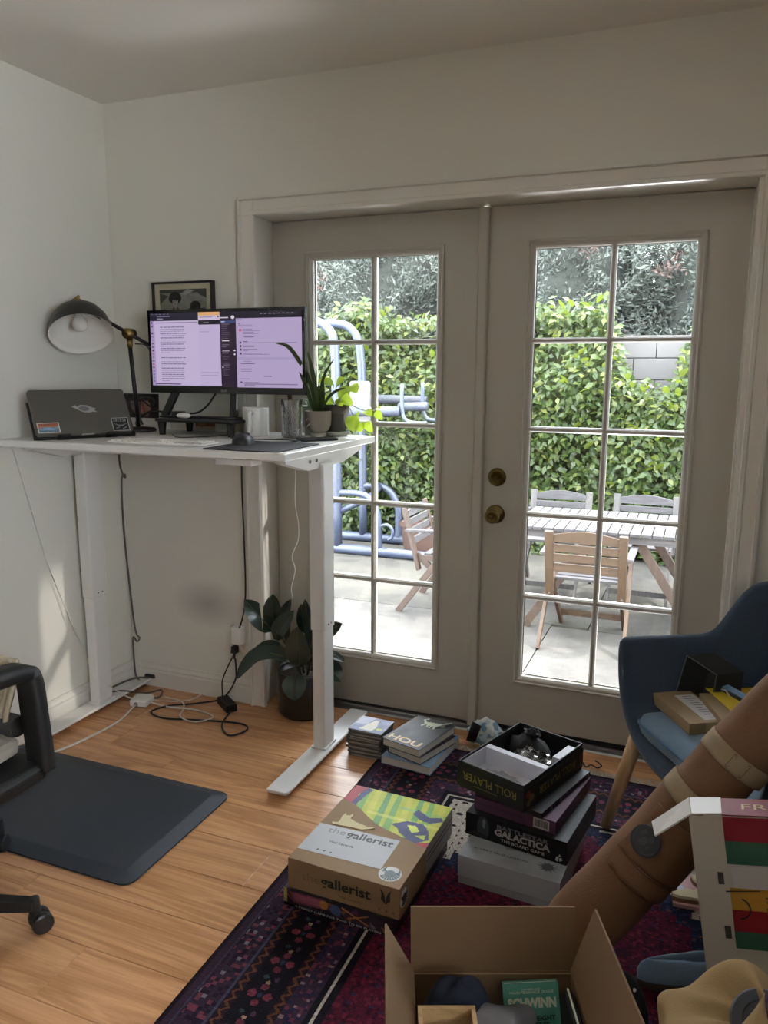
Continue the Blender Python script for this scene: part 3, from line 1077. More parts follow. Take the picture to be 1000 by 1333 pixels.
tb = thing('patio_table', 'weathered grey slatted wooden folding table on the patio', 'table', (1.3, 2.6, G))
TX0, TX1 = 0.63, 2.02
nsl = 20
pitch_ = (TX1 - TX0) / nsl
greyy = wood_mat('weathered_top', '#575459', '#807c80', axis='Y', rough=0.75, objvar=0.1)
for k in range(nsl):
    xx = TX0 + k * pitch_ - 1.3
    build('slat', MB().box(xx + .003, xx + pitch_ - .004, -.4, .4, .70, .722), greyy, tb, bevel=0.003)
build('apron', MB().box(TX0 - 1.28, TX1 - 1.32, -.385, -.365, .652, .70), greyx, tb)
build('apron', MB().box(TX0 - 1.28, TX1 - 1.32, .365, .385, .652, .70), greyx, tb)
for sx in (-1, 1):
    for sy in (-1, 1):
        build('leg', MB().bar((sx * .15, sy * .33, .66), (sx * .58, sy * .33, .0), .03, .06, (0, 0, 1)), redw, tb, bevel=0.003)
    build('stretcher', MB().box(sx * .45 - .02, sx * .45 + .02, -.33, .33, .16, .2), redw, tb)
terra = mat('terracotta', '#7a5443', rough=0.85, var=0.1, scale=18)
for (lx, ly, lab, w_, d_) in ((-0.62, 4.0, 'long terracotta planter behind the side on folding chair', .40, .18), (1.86, 2.95, 'terracotta planter in shade under the far end of the table', .30, .2)):
    t = thing('planter', lab, 'planter', (lx, ly, G))
    mb = MB().hexa([(-w_ / 2 + .03, -d_ / 2 + .02, 0), (w_ / 2 - .03, -d_ / 2 + .02, 0), (w_ / 2 - .03, d_ / 2 - .02, 0), (-w_ / 2 + .03, d_ / 2 - .02, 0),
                    (-w_ / 2, -d_ / 2, .28), (w_ / 2, -d_ / 2, .28), (w_ / 2, d_ / 2, .28), (-w_ / 2, d_ / 2, .28)])
    build('trough', mb, terra, t, bevel=0.006)
    rm = MB()
    for bx in ((-w_ / 2 - .012, w_ / 2 + .012, -d_ / 2 - .012, -d_ / 2 + .015), (-w_ / 2 - .012, w_ / 2 + .012, d_ / 2 - .015, d_ / 2 + .012), (-w_ / 2 - .012, -w_ / 2 + .015, -d_ / 2, d_ / 2), (w_ / 2 - .015, w_ / 2 + .012, -d_ / 2, d_ / 2)):
        rm.box(bx[0], bx[1], bx[2], bx[3], .275, .32)
    build('rim', rm, terra, t)

s2l = _s2l

# ================================================================== STANDING DESK AND WHAT STANDS ON IT
white_lam = mat('white_laminate', '#d9d8d4', rough=0.4, var=0.015, scale=6)
white_met = mat('white_powdercoat', '#dcdbd8', rough=0.42, var=0.015, scale=8, bump=0.05, bscale=400)
black_pl = mat('black_plastic', '#161617', rough=0.45, var=0.1, scale=20)
black_met = mat('black_metal', '#1c1b1b', rough=0.38, var=0.1, scale=20)
DT = 1.2
desk = thing('standing_desk', 'white height adjustable standing desk in the corner by the left door', 'desk', (0.0, -0.45, 0))
tp = MB()
rbox(tp, -0.622, 0.577, -0.827, -0.09, DT - 0.026, DT, 0.006)
build('desk_top', tp, white_lam, desk, world=True)
def desk_leg(cx, lx):
    w, d = 0.05, 0.085
    mb = MB()
    rbox(mb, cx - w / 2 - .004, cx + w / 2 + .004, -.485 - .004, -.40 + .004, .505, 1.13, .008)
    lg = build('leg', mb, white_met, desk, world=True)
    mb = MB()
    rbox(mb, cx - w / 2, cx + w / 2, -.485, -.40, .03, .515, .007)
    lo = build('lower_column', mb, white_met, lg, world=True)
    for k in (-.012, .012):
        mb = MB().cyl((cx + w / 2 + .0035, -.4425 + k, .525), (cx + w / 2 + .0055, -.4425 + k, .525), .003, n=8)
        build('bolt', mb, screwm, lg, world=True)
    mb = MB()
    rbox(mb, lx - .042, lx + .042, -.815, -.10, .022, .034, .012)
    mb.box(lx - .03, lx + .03, -.49, -.395, .034, .042)
    ft = build('foot', mb, white_met, desk, world=True)
    for y in (-.76, -.14):
        build('foot_pad', MB().cyl((lx, y, .001), (lx, y, .024), .016, n=14), black_pl, ft, world=True, smooth=False)
desk_leg(0.512, 0.512)
desk_leg(-0.566, -0.566)
for cx, sx in ((0.512, 1), (-0.566, -1)):
    br = MB().prism([(cx - .02, -.74, DT - .027), (cx - .02, -.12, DT - .027), (cx - .02, -.12, DT - .05), (cx - .02, -.3, DT - .085), (cx - .02, -.58, DT - .085), (cx - .02, -.74, DT - .045)], (.04, 0, 0))
    b = build('side_bracket', br, white_met, desk, world=True)
    for y in (-.57, -.52):
        sm = MB().cyl((cx + .02, y, DT - .055), (cx + .0235, y, DT - .055), .006, n=12)
        build('bolt', sm, screwm, b, world=True)
rails = MB().box(-.56, .50, -.50, -.46, DT - .075, DT - .03)
build('cross_rail', rails, white_met, desk, world=True)
build('cross_rail', MB().box(-.56, .50, -.42, -.38, DT - .075, DT - .03), white_met, desk, world=True)
ctl = MB()
rbox(ctl, .30, .44, -.80, -.73, DT - .05, DT - .027, .006)
build('height_control', ctl, white_met, desk, world=True)

# ---- monitor
mon = thing('monitor', 'black ultrawide computer monitor, screen on, showing two lavender windows', 'monitor', (0.023, -0.30, 1.265))
MX0, MX1, MZ0, MZ1, MY = -0.334, 0.380, 1.362, 1.689, -0.30
fr = MB()
b_, bb = 0.012, 0.026
fr.box(MX0, MX1, MY - .004, MY + .006, MZ1 - b_, MZ1).box(MX0, MX1, MY - .004, MY + .006, MZ0, MZ0 + bb)
fr.box(MX0, MX0 + b_, MY - .004, MY + .006, MZ0 + bb, MZ1 - b_).box(MX1 - b_, MX1, MY - .004, MY + .006, MZ0 + bb, MZ1 - b_)
build('bezel', fr, mat('gloss_black', '#0c0c0d', rough=0.25), mon, world=True)
bk = MB().prism([(MX0 + .002, MY + .006, MZ0 + .002), (MX0 + .002, MY + .018, MZ0 + .004), (MX0 + .05, MY + .05, MZ0 + .05), (MX0 + .05, MY + .05, MZ1 - .06), (MX0 + .002, MY + .018, MZ1 - .004), (MX0 + .002, MY + .006, MZ1 - .002)], (0, 0, 0))
bk = MB()
rows = []
for ins, yy in ((.001, .005), (.001, .018), (.03, .036), (.09, .05)):
    rows.append([(MX0 + ins, MY + yy, MZ0 + ins), (MX1 - ins, MY + yy, MZ0 + ins), (MX1 - ins, MY + yy, MZ1 - ins), (MX0 + ins, MY + yy, MZ1 - ins)])
bk.grid(rows, wrap=True)
bk.add(rows[-1], [(0, 1, 2, 3)])
build('rear_shell', bk, black_pl, mon, world=True)
cv = Canvas(340, 152, (186, 168, 205))
LAV, DK, PUR = (190, 172, 208), (34, 30, 48), (38, 24, 46)
cv.rect(0, 0, 1, .03, DK).rect(0, 0, .335, .115, DK)
cv.rect(0, .105, .335, .99, (196, 180, 214)).rect(0, .985, .49, 1, (20, 20, 26))
cv.rect(0, .105, .028, .985, (170, 150, 190))
for k, cc in enumerate(((60, 70, 110), (30, 30, 36), (150, 150, 170), (30, 30, 40), (90, 110, 150), (150, 130, 160), (70, 70, 90), (60, 90, 130), (40, 40, 46), (140, 110, 150), (120, 120, 150), (60, 70, 80), (190, 60, 80), (50, 50, 60), (110, 90, 140), (70, 80, 170), (80, 120, 170), (100, 90, 140))):
    cv.ell(.012, .13 + k * .047, .007, .012, cc)
cv.rect(.30 + .035, 0, .478, .05, (222, 170, 110)).rect(.335, .045, .478, .105, (205, 190, 215)).rect(.335, .105, .478, .165, (24, 20, 30)).rect(.335, .165, .478, .972, (192, 176, 212))
cv.rect(.478, .0, .585, 1, PUR).rect(.585, .09, 1, 1, (180, 163, 200)).rect(.478, .0, 1, .09, (30, 26, 40))
cv.rect(.336, .0, .3365, 1, (150, 135, 170))
for k in range(5):
    cv.rect(.01 + k * .028, .012, .024 + k * .028, .022, (150, 145, 165))
cv.rect(.05, .04, .14, .05, (120, 115, 140)).rect(.05, .075, .09, .085, (150, 145, 170))
r2 = random.Random(5)
for blk, n0 in ((.185, 13), (.60, 12)):
    for k in range(n0):
        vv = blk + k * .029
        e = .235 if k < n0 - 1 else .12
        u = .068
        while u < e - .01:
            w_ = r2.uniform(.008, .03)
            cv.rect(u, vv, min(u + w_, e + .02), vv + .0095, (120, 105, 142))
            u += w_ + .003
cv.rect(.035, .125, .33, .135, (140, 124, 160)).rect(.02, .962, .2, .972, (60, 50, 90))
for a, b, vv in ((.345, .41, .255), (.345, .465, .80), (.345, .46, .84)):
    cv.rect(a, vv, b, vv + .01, (140, 125, 160))
cv.rect(.345, .062, .43, .072, (150, 132, 165)).ell(.468, .062, .006, .01, (40, 30, 50))
cv.rect(.372, .13, .405, .14, (160, 150, 165))
cv.rect(.482, .075, .535, .088, (215, 205, 225)).ell(.565, .075, .011, .022, (225, 215, 232)).rect(.482, .118, .583, .142, (50, 72, 130)).rect(.487, .125, .512, .136, (200, 200, 225))
for k in range(26):
    vv = .16 + k * .027
    if k in (9, 12, 15, 18):
        continue
    cv.rect(.492, vv, .492 + r2.uniform(.02, .055), vv + .009, (225, 215, 228) if k in (8, 13, 14) else (112, 94, 120))
cv.ell(.572, .51, .006, .012, (228, 220, 235)).ell(.572, .56, .006, .012, (228, 220, 235)).ell(.492, .735, .005, .011, (228, 220, 235))
cv.rect(.592, .105, .62, .116, (110, 95, 130)).rect(.585, .135, 1, .137, (165, 148, 184))
for a, b, vv in ((.6, .61, .16), (.6, .69, .175), (.63, .69, .23), (.63, .74, .25), (.63, .70, .27), (.63, .73, .29), (.635, .7, .33), (.628, .66, .39), (.628, .97, .405), (.628, .7, .445), (.628, .7, .46), (.628, .72, .495), (.628, .66, .51), (.628, .75, .545), (.628, .80, .56), (.628, .68, .65), (.61, .7, .68), (.61, .68, .75), (.61, .68, .78), (.76, .81, .845), (.6, .67, .88), (.628, .73, .925), (.628, .97, .95), (.628, .7, .97)):
    cv.rect(a, vv, b, vv + .009, (118, 102, 138))
cv.ell(.612, .245, .009, .019, (190, 90, 120))
for vv in (.405, .455, .5, .55, .93):
    cv.rect(.606, vv - .012, .619, vv + .014, (44, 34, 60))
cv.rect(.585, .60, 1, .63, (168, 152, 192))
for k in range(8):
    cv.rect(.74 + k * .028, .03, .755 + k * .028, .042, (200, 190, 210))
print_sheet('screen', cv, frame((MX0 + b_, MY - .0035, MZ1 - b_), (1, 0, 0), (0, 0, 1)), MX1 - MX0 - 2 * b_, MZ1 - MZ0 - b_ - bb, print_mat('lit_screen', emit=0.52), mon, 'lit screen with two open windows')
badge = lettering('LG', .011, frame((.018, MY - .0042, MZ0 + .008), (1, 0, 0), (0, 0, 1)), mat('badge_grey', '#8b8b8b'), mon, bold=.0004)
build('logo_disc', MB().cyl((.010, MY - .0038, MZ0 + .0115), (.010, MY - .0048, MZ0 + .0115), .0055, n=16), mat('badge_grey', '#8b8b8b'), mon, world=True)
st = MB()
for xa, xb in ((-.222, -.25), (.043, .078)):
    st.bar((xa, MY + .035, MZ0 + .03), (xb, MY - .03, 1.268), .03, .02, (0, 1, 0))
st.bar((-.24, MY + .03, MZ0 + .025), (.06, MY + .03, MZ0 + .025), .03, .04)
build('stand', st, black_pl, mon, world=True, bevel=0.003)
sb = MB()
rbox(sb, -.265, .10, -.355, -.30, 1.2645, 1.272, .012)
build('stand_foot', sb, black_pl, mon, world=True)

# ---- monitor riser
ri = thing('monitor_riser', 'black metal shelf riser under the monitor', 'stand', (0, -.3, DT))
mb = MB()
rbox(mb, -.245, .13, -.415, -.195, 1.252, 1.264, .02)
build('shelf', mb, black_met, ri, world=True)
for x in (-.215, .105):
    for y in (-.395, -.215):
        build('leg', MB().tube([(x, y, DT + .0005), (x, y, DT + .01), (x, y, 1.253)], [.013, .013, .018], 14), black_met, ri, world=True, smooth=True)

# ---- earbud case, black adapter on the riser
eb = MB()
eb.ball((0, 0, 0), (.031, .022, .0125), 20, 10)
t = build('earbud_case', eb, mat('glossy_white', '#e9e5db', rough=0.2), smooth=True)
t.location = (-.125, -.375, 1.2765)
tag(t, 'small rounded white earbud case lying on the black riser', 'case')
ad = thing('power_brick', 'small black plug adapter beside the white earbud case', 'adapter', (-.175, -.34, 1.2645))
mb = MB()
rbox(mb, -.024, .024, -.018, .018, 0, .026, .006)
build('body', mb, black_pl, ad)
build('prongs', MB().box(-.034, -.024, -.008, -.005, .012, .018).box(-.034, -.024, .005, .008, .012, .018), screwm, ad)

# ---- framed picture on the wall behind the monitor
pf = thing('framed_picture', 'black framed monochrome print of a woman and an ink bowl above the monitor', 'picture', (-.26, -.152, 1.7))
FX0, FX1, FZ0, FZ1 = -.405, -.108, 1.58, 1.813
mb = MB()
fw = .008
for (a, b, c, d) in ((FX0, FX1, FZ1 - fw, FZ1), (FX0, FX1, FZ0, FZ0 + fw), (FX0, FX0 + fw, FZ0 + fw, FZ1 - fw), (FX1 - fw, FX1, FZ0 + fw, FZ1 - fw)):
    mb.box(a, b, -.178, -.1515, c, d)
build('frame', mb, mat('frame_dark', '#221d1a', rough=0.5), pf, world=True)
build('mount', MB().box(FX0 + fw, FX1 - fw, -.168, -.153, FZ0 + fw, FZ1 - fw), mat('mount_cream', '#b9b49a', rough=0.9), pf, world=True)
cv = Canvas(84, 70, (128, 128, 120))
cv.rect(0, 0, 1, .12, (62, 62, 56)).poly([(0, .12), (.2, .2), (.05, .4), (0, .5)], (70, 70, 64)).poly([(.75, 0), (1, 0), (1, .3), (.85, .18)], (60, 60, 56))
cv.poly([(.6, 0), (.75, .05), (.55, .2), (.45, .15)], (150, 150, 142))
cv.ell(.33, .28, .135, .2, (30, 29, 28)).ell(.33, .40, .062, .15, (146, 140, 130)).ell(.33, .26, .1, .08, (28, 27, 26))
cv.ell(.305, .37, .012, .014, (50, 45, 42)).ell(.355, .37, .012, .014, (50, 45, 42)).rect(.315, .475, .345, .49, (80, 50, 48)).rect(.326, .4, .334, .44, (112, 106, 98))
cv.poly([(.22, 1), (.26, .62), (.3, .56), (.36, .56), (.41, .62), (.46, 1)], (78, 74, 70)).poly([(.3, .56), (.36, .56), (.34, .75)], (130, 124, 116))
cv.ell(.76, .55, .11, .17, (40, 38, 36)).rect(.62, .62, .96, .66, (52, 50, 48)).rect(.56, .7, .64, .73, (60, 58, 55))
for k in range(5):
    cv.line(.62 + k * .08, .72, .60 + k * .085, .98, .012, (74, 72, 68))
cv.noise(5, 10, 3)
print_sheet('print', cv, frame((-.372, -.1685, 1.782), (1, 0, 0), (0, 0, 1)), .232, .125, print_mat('matte_print', rough=0.7), pf)

# ---- a print leaning behind the riser
pr = thing('leaning_print', 'white bordered art print leaning on the wall behind the laptop', 'print', (-.47, -.152, DT))
LT = Matrix.Translation((-.472, -.170, DT + .0008)) @ Matrix.Rotation(-.05, 4, 'X')
mb = MB().box(-.128, .128, 0, .003, 0, .165).xf(LT)
build('sheet', mb, mat('paper_white', '#d6d3cc', rough=0.8), pr, world=True)
cv = Canvas(60, 30, (52, 46, 44))
cv.ell(.45, .5, .25, .4, (88, 70, 66)).ell(.62, .6, .14, .35, (150, 112, 96)).ell(.3, .4, .12, .3, (108, 90, 96)).poly([(0, 0), (1, 0), (1, .2), (.4, .35), (0, .25)], (40, 38, 38)).line(.5, .2, .6, .9, .02, (150, 60, 60))
cv.noise(8, 8, 5)
print_sheet('image', cv, LT @ frame((-.118, -.0006, .15), (1, 0, 0), (0, 0, 1)), .185, .105, MATS['matte_print'], pr)
pc = thing('postcard', 'small orange and cream postcard standing under the riser', 'postcard', (-.2, -.185, DT))
PT = Matrix.Translation((-.155, -.19, DT + .0006)) @ Matrix.Rotation(-.1, 4, 'X')
build('card', MB().box(-.05, .05, 0, .0015, 0, .045).xf(PT), mat('paper_white', '#d6d3cc'), pc, world=True)
cv = Canvas(30, 14, (150, 100, 72))
cv.rect(0, .6, 1, 1, (196, 182, 160)).ell(.3, .35, .2, .3, (176, 120, 84))
print_sheet('image', cv, PT @ frame((-.048, -.0005, .043), (1, 0, 0), (0, 0, 1)), .096, .04, MATS['matte_print'], pc)

# ---- desk lamp
lampblk = mat('lamp_black', '#191817', rough=0.4)
lbrass = mat('lamp_brass', '#8f7a4a', rough=0.3, metal=1.0, var=0.15, scale=40)
lamp = thing('desk_lamp', 'black and brass desk lamp with a domed shade turned down over the laptop', 'lamp', (-.40, -.31, DT))
JP = Vector((-.395, -.345, 1.597))
mb = MB()
mb.lathe([(.0001, 0), (.07, 0), (.072, .006), (.066, .014), (.02, .02), (.0001, .02)], (-.40, -.31, DT + .0005), 32)
build('base', mb, lampblk, lamp, world=True, smooth=True)
build('pole', MB().tube([(-.40, -.31, DT + .015), JP - Vector((0, 0, .045))], .0085, 14), lampblk, lamp, world=True, smooth=True)
mb = MB()
mb.tube([JP - Vector((0, 0, .055)), JP - Vector((0, 0, .02))], [.011, .0125], 16)
mb.ball(JP, (.017, .017, .017), 18, 10)
mb.tube([JP + Vector((.004, -.024, 0)), JP + Vector((0, .02, 0))], .021, 18)
build('joint', mb, lbrass, lamp, world=True, smooth=True)
SN = Vector((-.545, -.463, 1.708))       # shade neck
axis = Vector((.45, -.40, -.80)).normalized()
arm_b = JP + (JP - SN) * .42
build('arm', MB().tube([SN + Vector((.01, .01, -.01)), JP, arm_b], .0075, 12), lampblk, lamp, world=True, smooth=True)
build('counterweight', MB().tube([arm_b, arm_b + (JP - SN).normalized() * .04], .012, 14), lbrass, lamp, world=True, smooth=True)
SM = Matrix.Translation(SN) @ axis.to_track_quat('Z', 'Y').to_matrix().to_4x4()
prof = [(.018, .0), (.032, .006), (.040, .02), (.062, .033), (.088, .055), (.106, .085), (.117, .122), (.1205, .15)]
outp = MB().lathe(prof, n=40).xf(SM)
sh = build('shade', outp, lampblk, lamp, world=True, smooth=True)
inn = MB().lathe([(.1205, .15), (.1185, .15), (.115, .122), (.104, .086), (.086, .057), (.06, .036), (.03, .028), (.0001, .026)], n=40).xf(SM)
build('shade_lining', inn, mat('shade_white', '#dedbd2', rough=0.5), sh, world=True, smooth=True, label='white inside of the shade')
bl = MB().lathe([(.0001, .128), (.014, .126), (.025, .118), (.030, .104), (.029, .09), (.022, .075), (.015, .062), (.014, .03), (.0001, .03)], n=24).xf(SM)
build('bulb', bl, mat('bulb_glass', '#d9d6ce', rough=0.25), sh, world=True, smooth=True, label='white unlit bulb')
nk = MB().lathe([(.0001, -.02), (.012, -.02), (.022, -.012), (.026, -.004), (.020, .002)], n=24).xf(SM)
nk.cyl(SN + Vector((-.012, 0, .016)), SN + Vector((.012, 0, .03)), .006, n=10)
build('neck', nk, lbrass, lamp, world=True, smooth=True)
build('lamp_cord', MB().tube(curve([arm_b, arm_b + Vector((.0, .01, -.03)), JP + Vector((.06, .02, -.045)), JP + Vector((.02, .008, -.04))], 6), .0025, 6), black_pl, lamp, world=True, smooth=True)

# ---- laptop on its stand
LQ = frame((-.458, -.812, DT + .001), (.19, .34, 0), (-.34, .19, 0))
tilt = math.radians(60)
LM = LQ @ Matrix.Rotation(tilt, 4, 'X')
ls = thing('laptop_stand', 'low black wedge stand holding the closed laptop', 'stand', (-.42, -.64, DT))
mb = MB()
mb.box(0, .376, 0, .012, 0, .018).xf(LQ)
k = len(mb.v)
mb.box(-.004, .372, 0.0, .15, 0.0, .008).xf(LM, k)
build('plate', mb, black_met, ls, world=True, bevel=0.002)
lg = MB()
k = len(lg.v)
for x in (.02, .34):
    lg.box(x, x + .012, .055, .067, 0, .095)
lg.box(.02, .352, .055, .067, 0, .01)
build('prop_leg', lg.xf(LQ), black_met, ls, world=True)
for x in (.075, .255):
    build('lip', MB().box(x, x + .045, -.004, .004, .004, .036).xf(LM), black_met, ls, world=True)
lap = thing('laptop', 'closed dark grey laptop with stickers tilted on the black stand', 'laptop', (-.45, -.63, DT))
mb = MB()
rbox(mb, .004, .362, .006, .193, .0095, .0165, .012)
build('base_shell', mb.xf(LM), mat('laptop_grey', '#77756f', rough=0.4, metal=0.6), lap, world=True)
mb = MB()
rbox(mb, .004, .362, .006, .193, .0175, .0235, .012)
lid = build('lid', mb.xf(LM), mat('laptop_lid', '#5d5b56', rough=0.42, metal=0.5), lap, world=True)
build('finger_notch', MB().box(.165, .21, .004, .0075, .0168, .0232).xf(LM), mat('laptop_notch', '#b5b3ad', rough=0.35, metal=0.5), lid, world=True)
# stickers (flat print)
cv = Canvas(44, 26, (196, 190, 178))
cv.rect(.04, .06, .96, .94, (110, 130, 150)).rect(.04, .06, .96, .3, (142, 84, 58)).poly([(.04, .3), (.96, .3), (.8, .45), (.3, .42), (.04, .5)], (170, 110, 76)).poly([(.1, .94), (.3, .5), (.5, .45), (.7, .55), (.9, .94)], (120, 152, 182)).rect(.04, .75, .96, .94, (92, 116, 136))
cv.noise(6, 6, 8)
print_sheet('landscape_sticker', cv, LM @ frame((.012, .058, .0238), (1, 0, 0), (0, 1, 0)), .078, .042, MATS['matte_print'], lid, 'sticker of an orange and blue landscape')
cv = Canvas(40, 44, (30, 30, 30))
cv.rect(0, 0, 1, .04, (170, 170, 165)).rect(0, .96, 1, 1, (170, 170, 165)).rect(0, 0, .04, 1, (170, 170, 165)).rect(.96, 0, 1, 1, (170, 170, 165))
for k_ in range(6):
    cv.rect(.12 + k_ * .13, .12, .2 + k_ * .13, .3, (150, 150, 146)).rect(.14 + k_ * .13, .16, .18 + k_ * .13, .24, (40, 40, 40))
cv.poly([(.1, .4), (.45, .55), (.5, .5), (.55, .55), (.9, .4), (.6, .68), (.5, .62), (.4, .68)], (120, 122, 122)).line(.2, .8, .4, .7, .03, (130, 130, 128)).line(.6, .85, .8, .72, .03, (130, 130, 128))
print_sheet('black_sticker', cv, LM @ frame((.285, .068, .0238), (1, 0, 0), (0, 1, 0)), .066, .056, MATS['matte_print'], lid, 'black sticker with pale lettering')
cvs = MB()
ob = [(.150, .120), (.163, .127), (.172, .120), (.182, .127), (.205, .125), (.222, .117), (.238, .110), (.232, .104), (.240, .095), (.226, .097), (.212, .094), (.190, .096), (.176, .104), (.165, .110)]
cvs.add([(x_, y_, .0239) for x_, y_ in ob], [tuple(range(len(ob)))])
build('silver_sticker', cvs.xf(LM), mat('foil', '#a9a9ac', rough=0.35, metal=0.6), lid, world=True, label='small silvery fish shaped sticker')
cvs = MB()
ob = [(.174, .116), (.187, .121), (.203, .119), (.215, .112), (.209, .103), (.192, .100), (.179, .106)]
cvs.add([(x_, y_, .0241) for x_, y_ in ob], [tuple(range(len(ob)))])
build('sticker_centre', cvs.xf(LM), mat('foil_dark', '#716e78', rough=0.4), lid, world=True)

# ---- keyboard
kb = thing('keyboard', 'white compact computer keyboard on the front of the desk', 'keyboard', (.02, -.65, DT))
KM = frame((-.165, -.775, DT + .0006), (1, .035, 0), (-.035, 1, 0))
mb = MB()
rbox(mb, 0, .385, 0, .125, 0, .008, .008)
build('case', mb.xf(KM), mat('kb_white', '#dad8d2', rough=0.45), kb, world=True)
keym = mat('key_white', '#e4e2dc', rough=0.5)
keyg = mat('key_grey', '#a9a8a6', rough=0.5)
keyb = None
for r_ in range(5):
    for c_ in range(14):
        if r_ == 4 and 4 <= c_ <= 7:
            if c_ != 4:
                continue
            o = build('space_bar', MB().box(0, .092, 0, .017, 0, .0035), keym, kb)
            o.matrix_basis = Matrix.Translation(-Vector((.02, -.65, DT))) @ KM @ Matrix.Translation((.012 + c_ * .0262, .012, .008))
            continue
        if keyb is None:
            keyb = MB().hexa([(0, 0, 0), (.021, 0, 0), (.021, .017, 0), (0, .017, 0), (.0015, .0015, .0035), (.0195, .0015, .0035), (.0195, .0155, .0035), (.0015, .0155, .0035)])
            k0 = o = build('key', keyb, keym, kb)
            g0 = k0.data.copy(); g0.materials.clear(); g0.materials.append(keyg)
        else:
            o = k0.copy(); COL.objects.link(o)
        if (r_ == 4 and c_ in (10, 11, 12, 13)):
            o.data = g0
        o.matrix_basis = Matrix.Translation(-Vector((.02, -.65, DT))) @ KM @ Matrix.Translation((.010 + c_ * .0262, .011 + (4 - r_) * .0212, .008))

# ---- desk mat, mouse
dm = MB()
rbox(dm, 0, .285, 0, .31, 0, .003, .012)
dmo = build('mouse_pad', dm.xf(frame((.262, -.819, DT + .0005), (1, .02, 0), (-.02, 1, 0))), mat('pad_black', '#151517', rough=0.75, bump=0.3, bscale=900))
tag(dmo, 'thin black mouse pad at the desk front right corner', 'mouse pad')
ms = thing('computer_mouse', 'black rounded computer mouse on the left of the mouse pad', 'mouse', (.305, -.63, DT + .0035))
P = []
for i in range(9):
    a = i / 8
    yy = -.055 + .11 * a
    w = .034 * math.sqrt(max(.04, 1 - (2 * a - 1) ** 4 * .9))
    hh = .038 * math.sin(PI * (.12 + .80 * a)) ** .8
    P.append([(w * math.cos(PI * j / 8), yy, hh * math.sin(PI * j / 8) ** .7) for j in range(9)])
mb = MB().grid(P)
mb.add(P[0], [tuple(range(9))]).add(P[-1], [tuple(range(9))])
mb.xf(Matrix.Rotation(.25, 4, 'Z'))
build('shell', mb, mat('mouse_black', '#1b1b1d', rough=0.5), ms, smooth=True)
build('scroll_wheel', MB().cyl((-.004, .03, .026), (.004, .03, .026), .010, n=14), black_pl, ms, smooth=False)
cab = MB().tube(curve([(.30, -.578, DT + .006), (.31, -.54, DT + .003), (.40, -.50, DT + .003), (.43, -.46, DT + .003), (.36, -.43, DT + .003), (.24, -.45, DT + .003), (.16, -.47, DT + .004), (.10, -.40, DT + .01), (.02, -.45, DT + .004), (-.06, -.50, DT + .003), (-.14, -.43, DT + .003)], 8), .0022, 6)
tag(build('mouse_cable', cab, black_pl, smooth=True), 'thin black cable looping over the desk between mouse and riser', 'cable')

# ---- mug, dark bottle, slanted card, tumbler
mug = thing('mug', 'plain white mug in front of the monitor foot', 'mug', (.150, -.285, DT + .0005))
build('body', MB().lathe([(.0001, .0), (.046, .0), (.049, .004), (.051, .108), (.050, .111), (.047, .110), (.045, .012), (.0001, .010)], n=36), mat('mug_white', '#dddcd8', rough=0.25), mug, smooth=True)
hd = curve([(.012, -.049, .09), (.022, -.083, .092), (.024, -.086, .055), (.014, -.078, .024), (.008, -.049, .026)], 6)
build('handle', MB().tube(hd, .0075, 10), mat('mug_white', '#dddcd8'), mug, smooth=True)
bt = thing('small_bottle', 'small dark brown bottle between white mug and glass tumbler', 'bottle', (.245, -.22, DT + .0005))
build('body', MB().lathe([(.0001, 0), (.015, 0), (.016, .004), (.016, .05), (.0125, .056), (.0001, .056)], n=18), mat('amber_dark', '#24140f', rough=0.2), bt, smooth=True)
build('cap', MB().lathe([(.014, .056), (.017, .058), (.017, .074), (.015, .076), (.0001, .076)], n=18), black_pl, bt, smooth=True)
ph = thing('phone_rest', 'thin black slanted card holder left of the glass tumbler', 'stand', (.275, -.25, DT + .0005))
build('back_plate', MB().bar((.012, 0, .001), (-.012, .01, .105), .006, .03, (0, 1, 0)), black_pl, ph)
build('foot_plate', MB().box(-.002, .03, -.014, .014, 0, .005), screwm, ph)
gl = thing('glass_tumbler', 'tall cut crystal tumbler holding brushes beside the mug', 'glass', (.325, -.315, DT + .0005))
cg = NT('crystal')
cg.b.inputs['Transmission Weight'].default_value = .72
cg.b.inputs['Roughness'].default_value = 0.08
cg.b.inputs['IOR'].default_value = 1.45
cg.b.inputs['Base Color'].default_value = (.93, .95, .95, 1)
P = []
n_, k_ = 28, 15
for i in range(k_):
    z = .002 + .143 * i / (k_ - 1)
    R = .036 + .006 * i / (k_ - 1)
    row = []
    for j in range(n_ * 2):
        dmd = abs(((j / 2 + i) % 2) - 1) if 1 <= i <= 11 else .5
        bumpy = (.0028 if (i + j) % 2 == 0 and 1 <= i <= 11 else 0)
        a = 2 * PI * j / (n_ * 2)
        row.append(((R + bumpy) * math.cos(a), (R + bumpy) * math.sin(a), z))
    P.append(row)
mb = MB().grid(P, wrap=True)
mb.lathe([(.042, .145), (.0395, .1455), (.0375, .13), (.033, .014), (.0001, .012)], n=56)
mb.lathe([(.0001, .002), (.036, .002)], n=56)
build('cut_body', mb, glass_mat('crystal_sheet', tint=(.93, .95, .96), refl=2.2, rough=.06, through=.10), gl)
br_ = thing('paint_brush', 'brown tipped brush standing in the crystal tumbler', 'brush', (.318, -.31, DT + .014))
build('shaft', MB().tube([(.01, 0, .001), (-.012, .02, .13)], .0035, 8), mat('brush_pink', '#b79a98', rough=0.5), br_, smooth=True)
build('tip', MB().tube([(-.012, .02, .13), (-.0145, .0225, .145), (-.015, .023, .158)], [.008, .0095, .004], 10), mat('brush_brown', '#4a2c22', rough=0.8), br_, smooth=True)

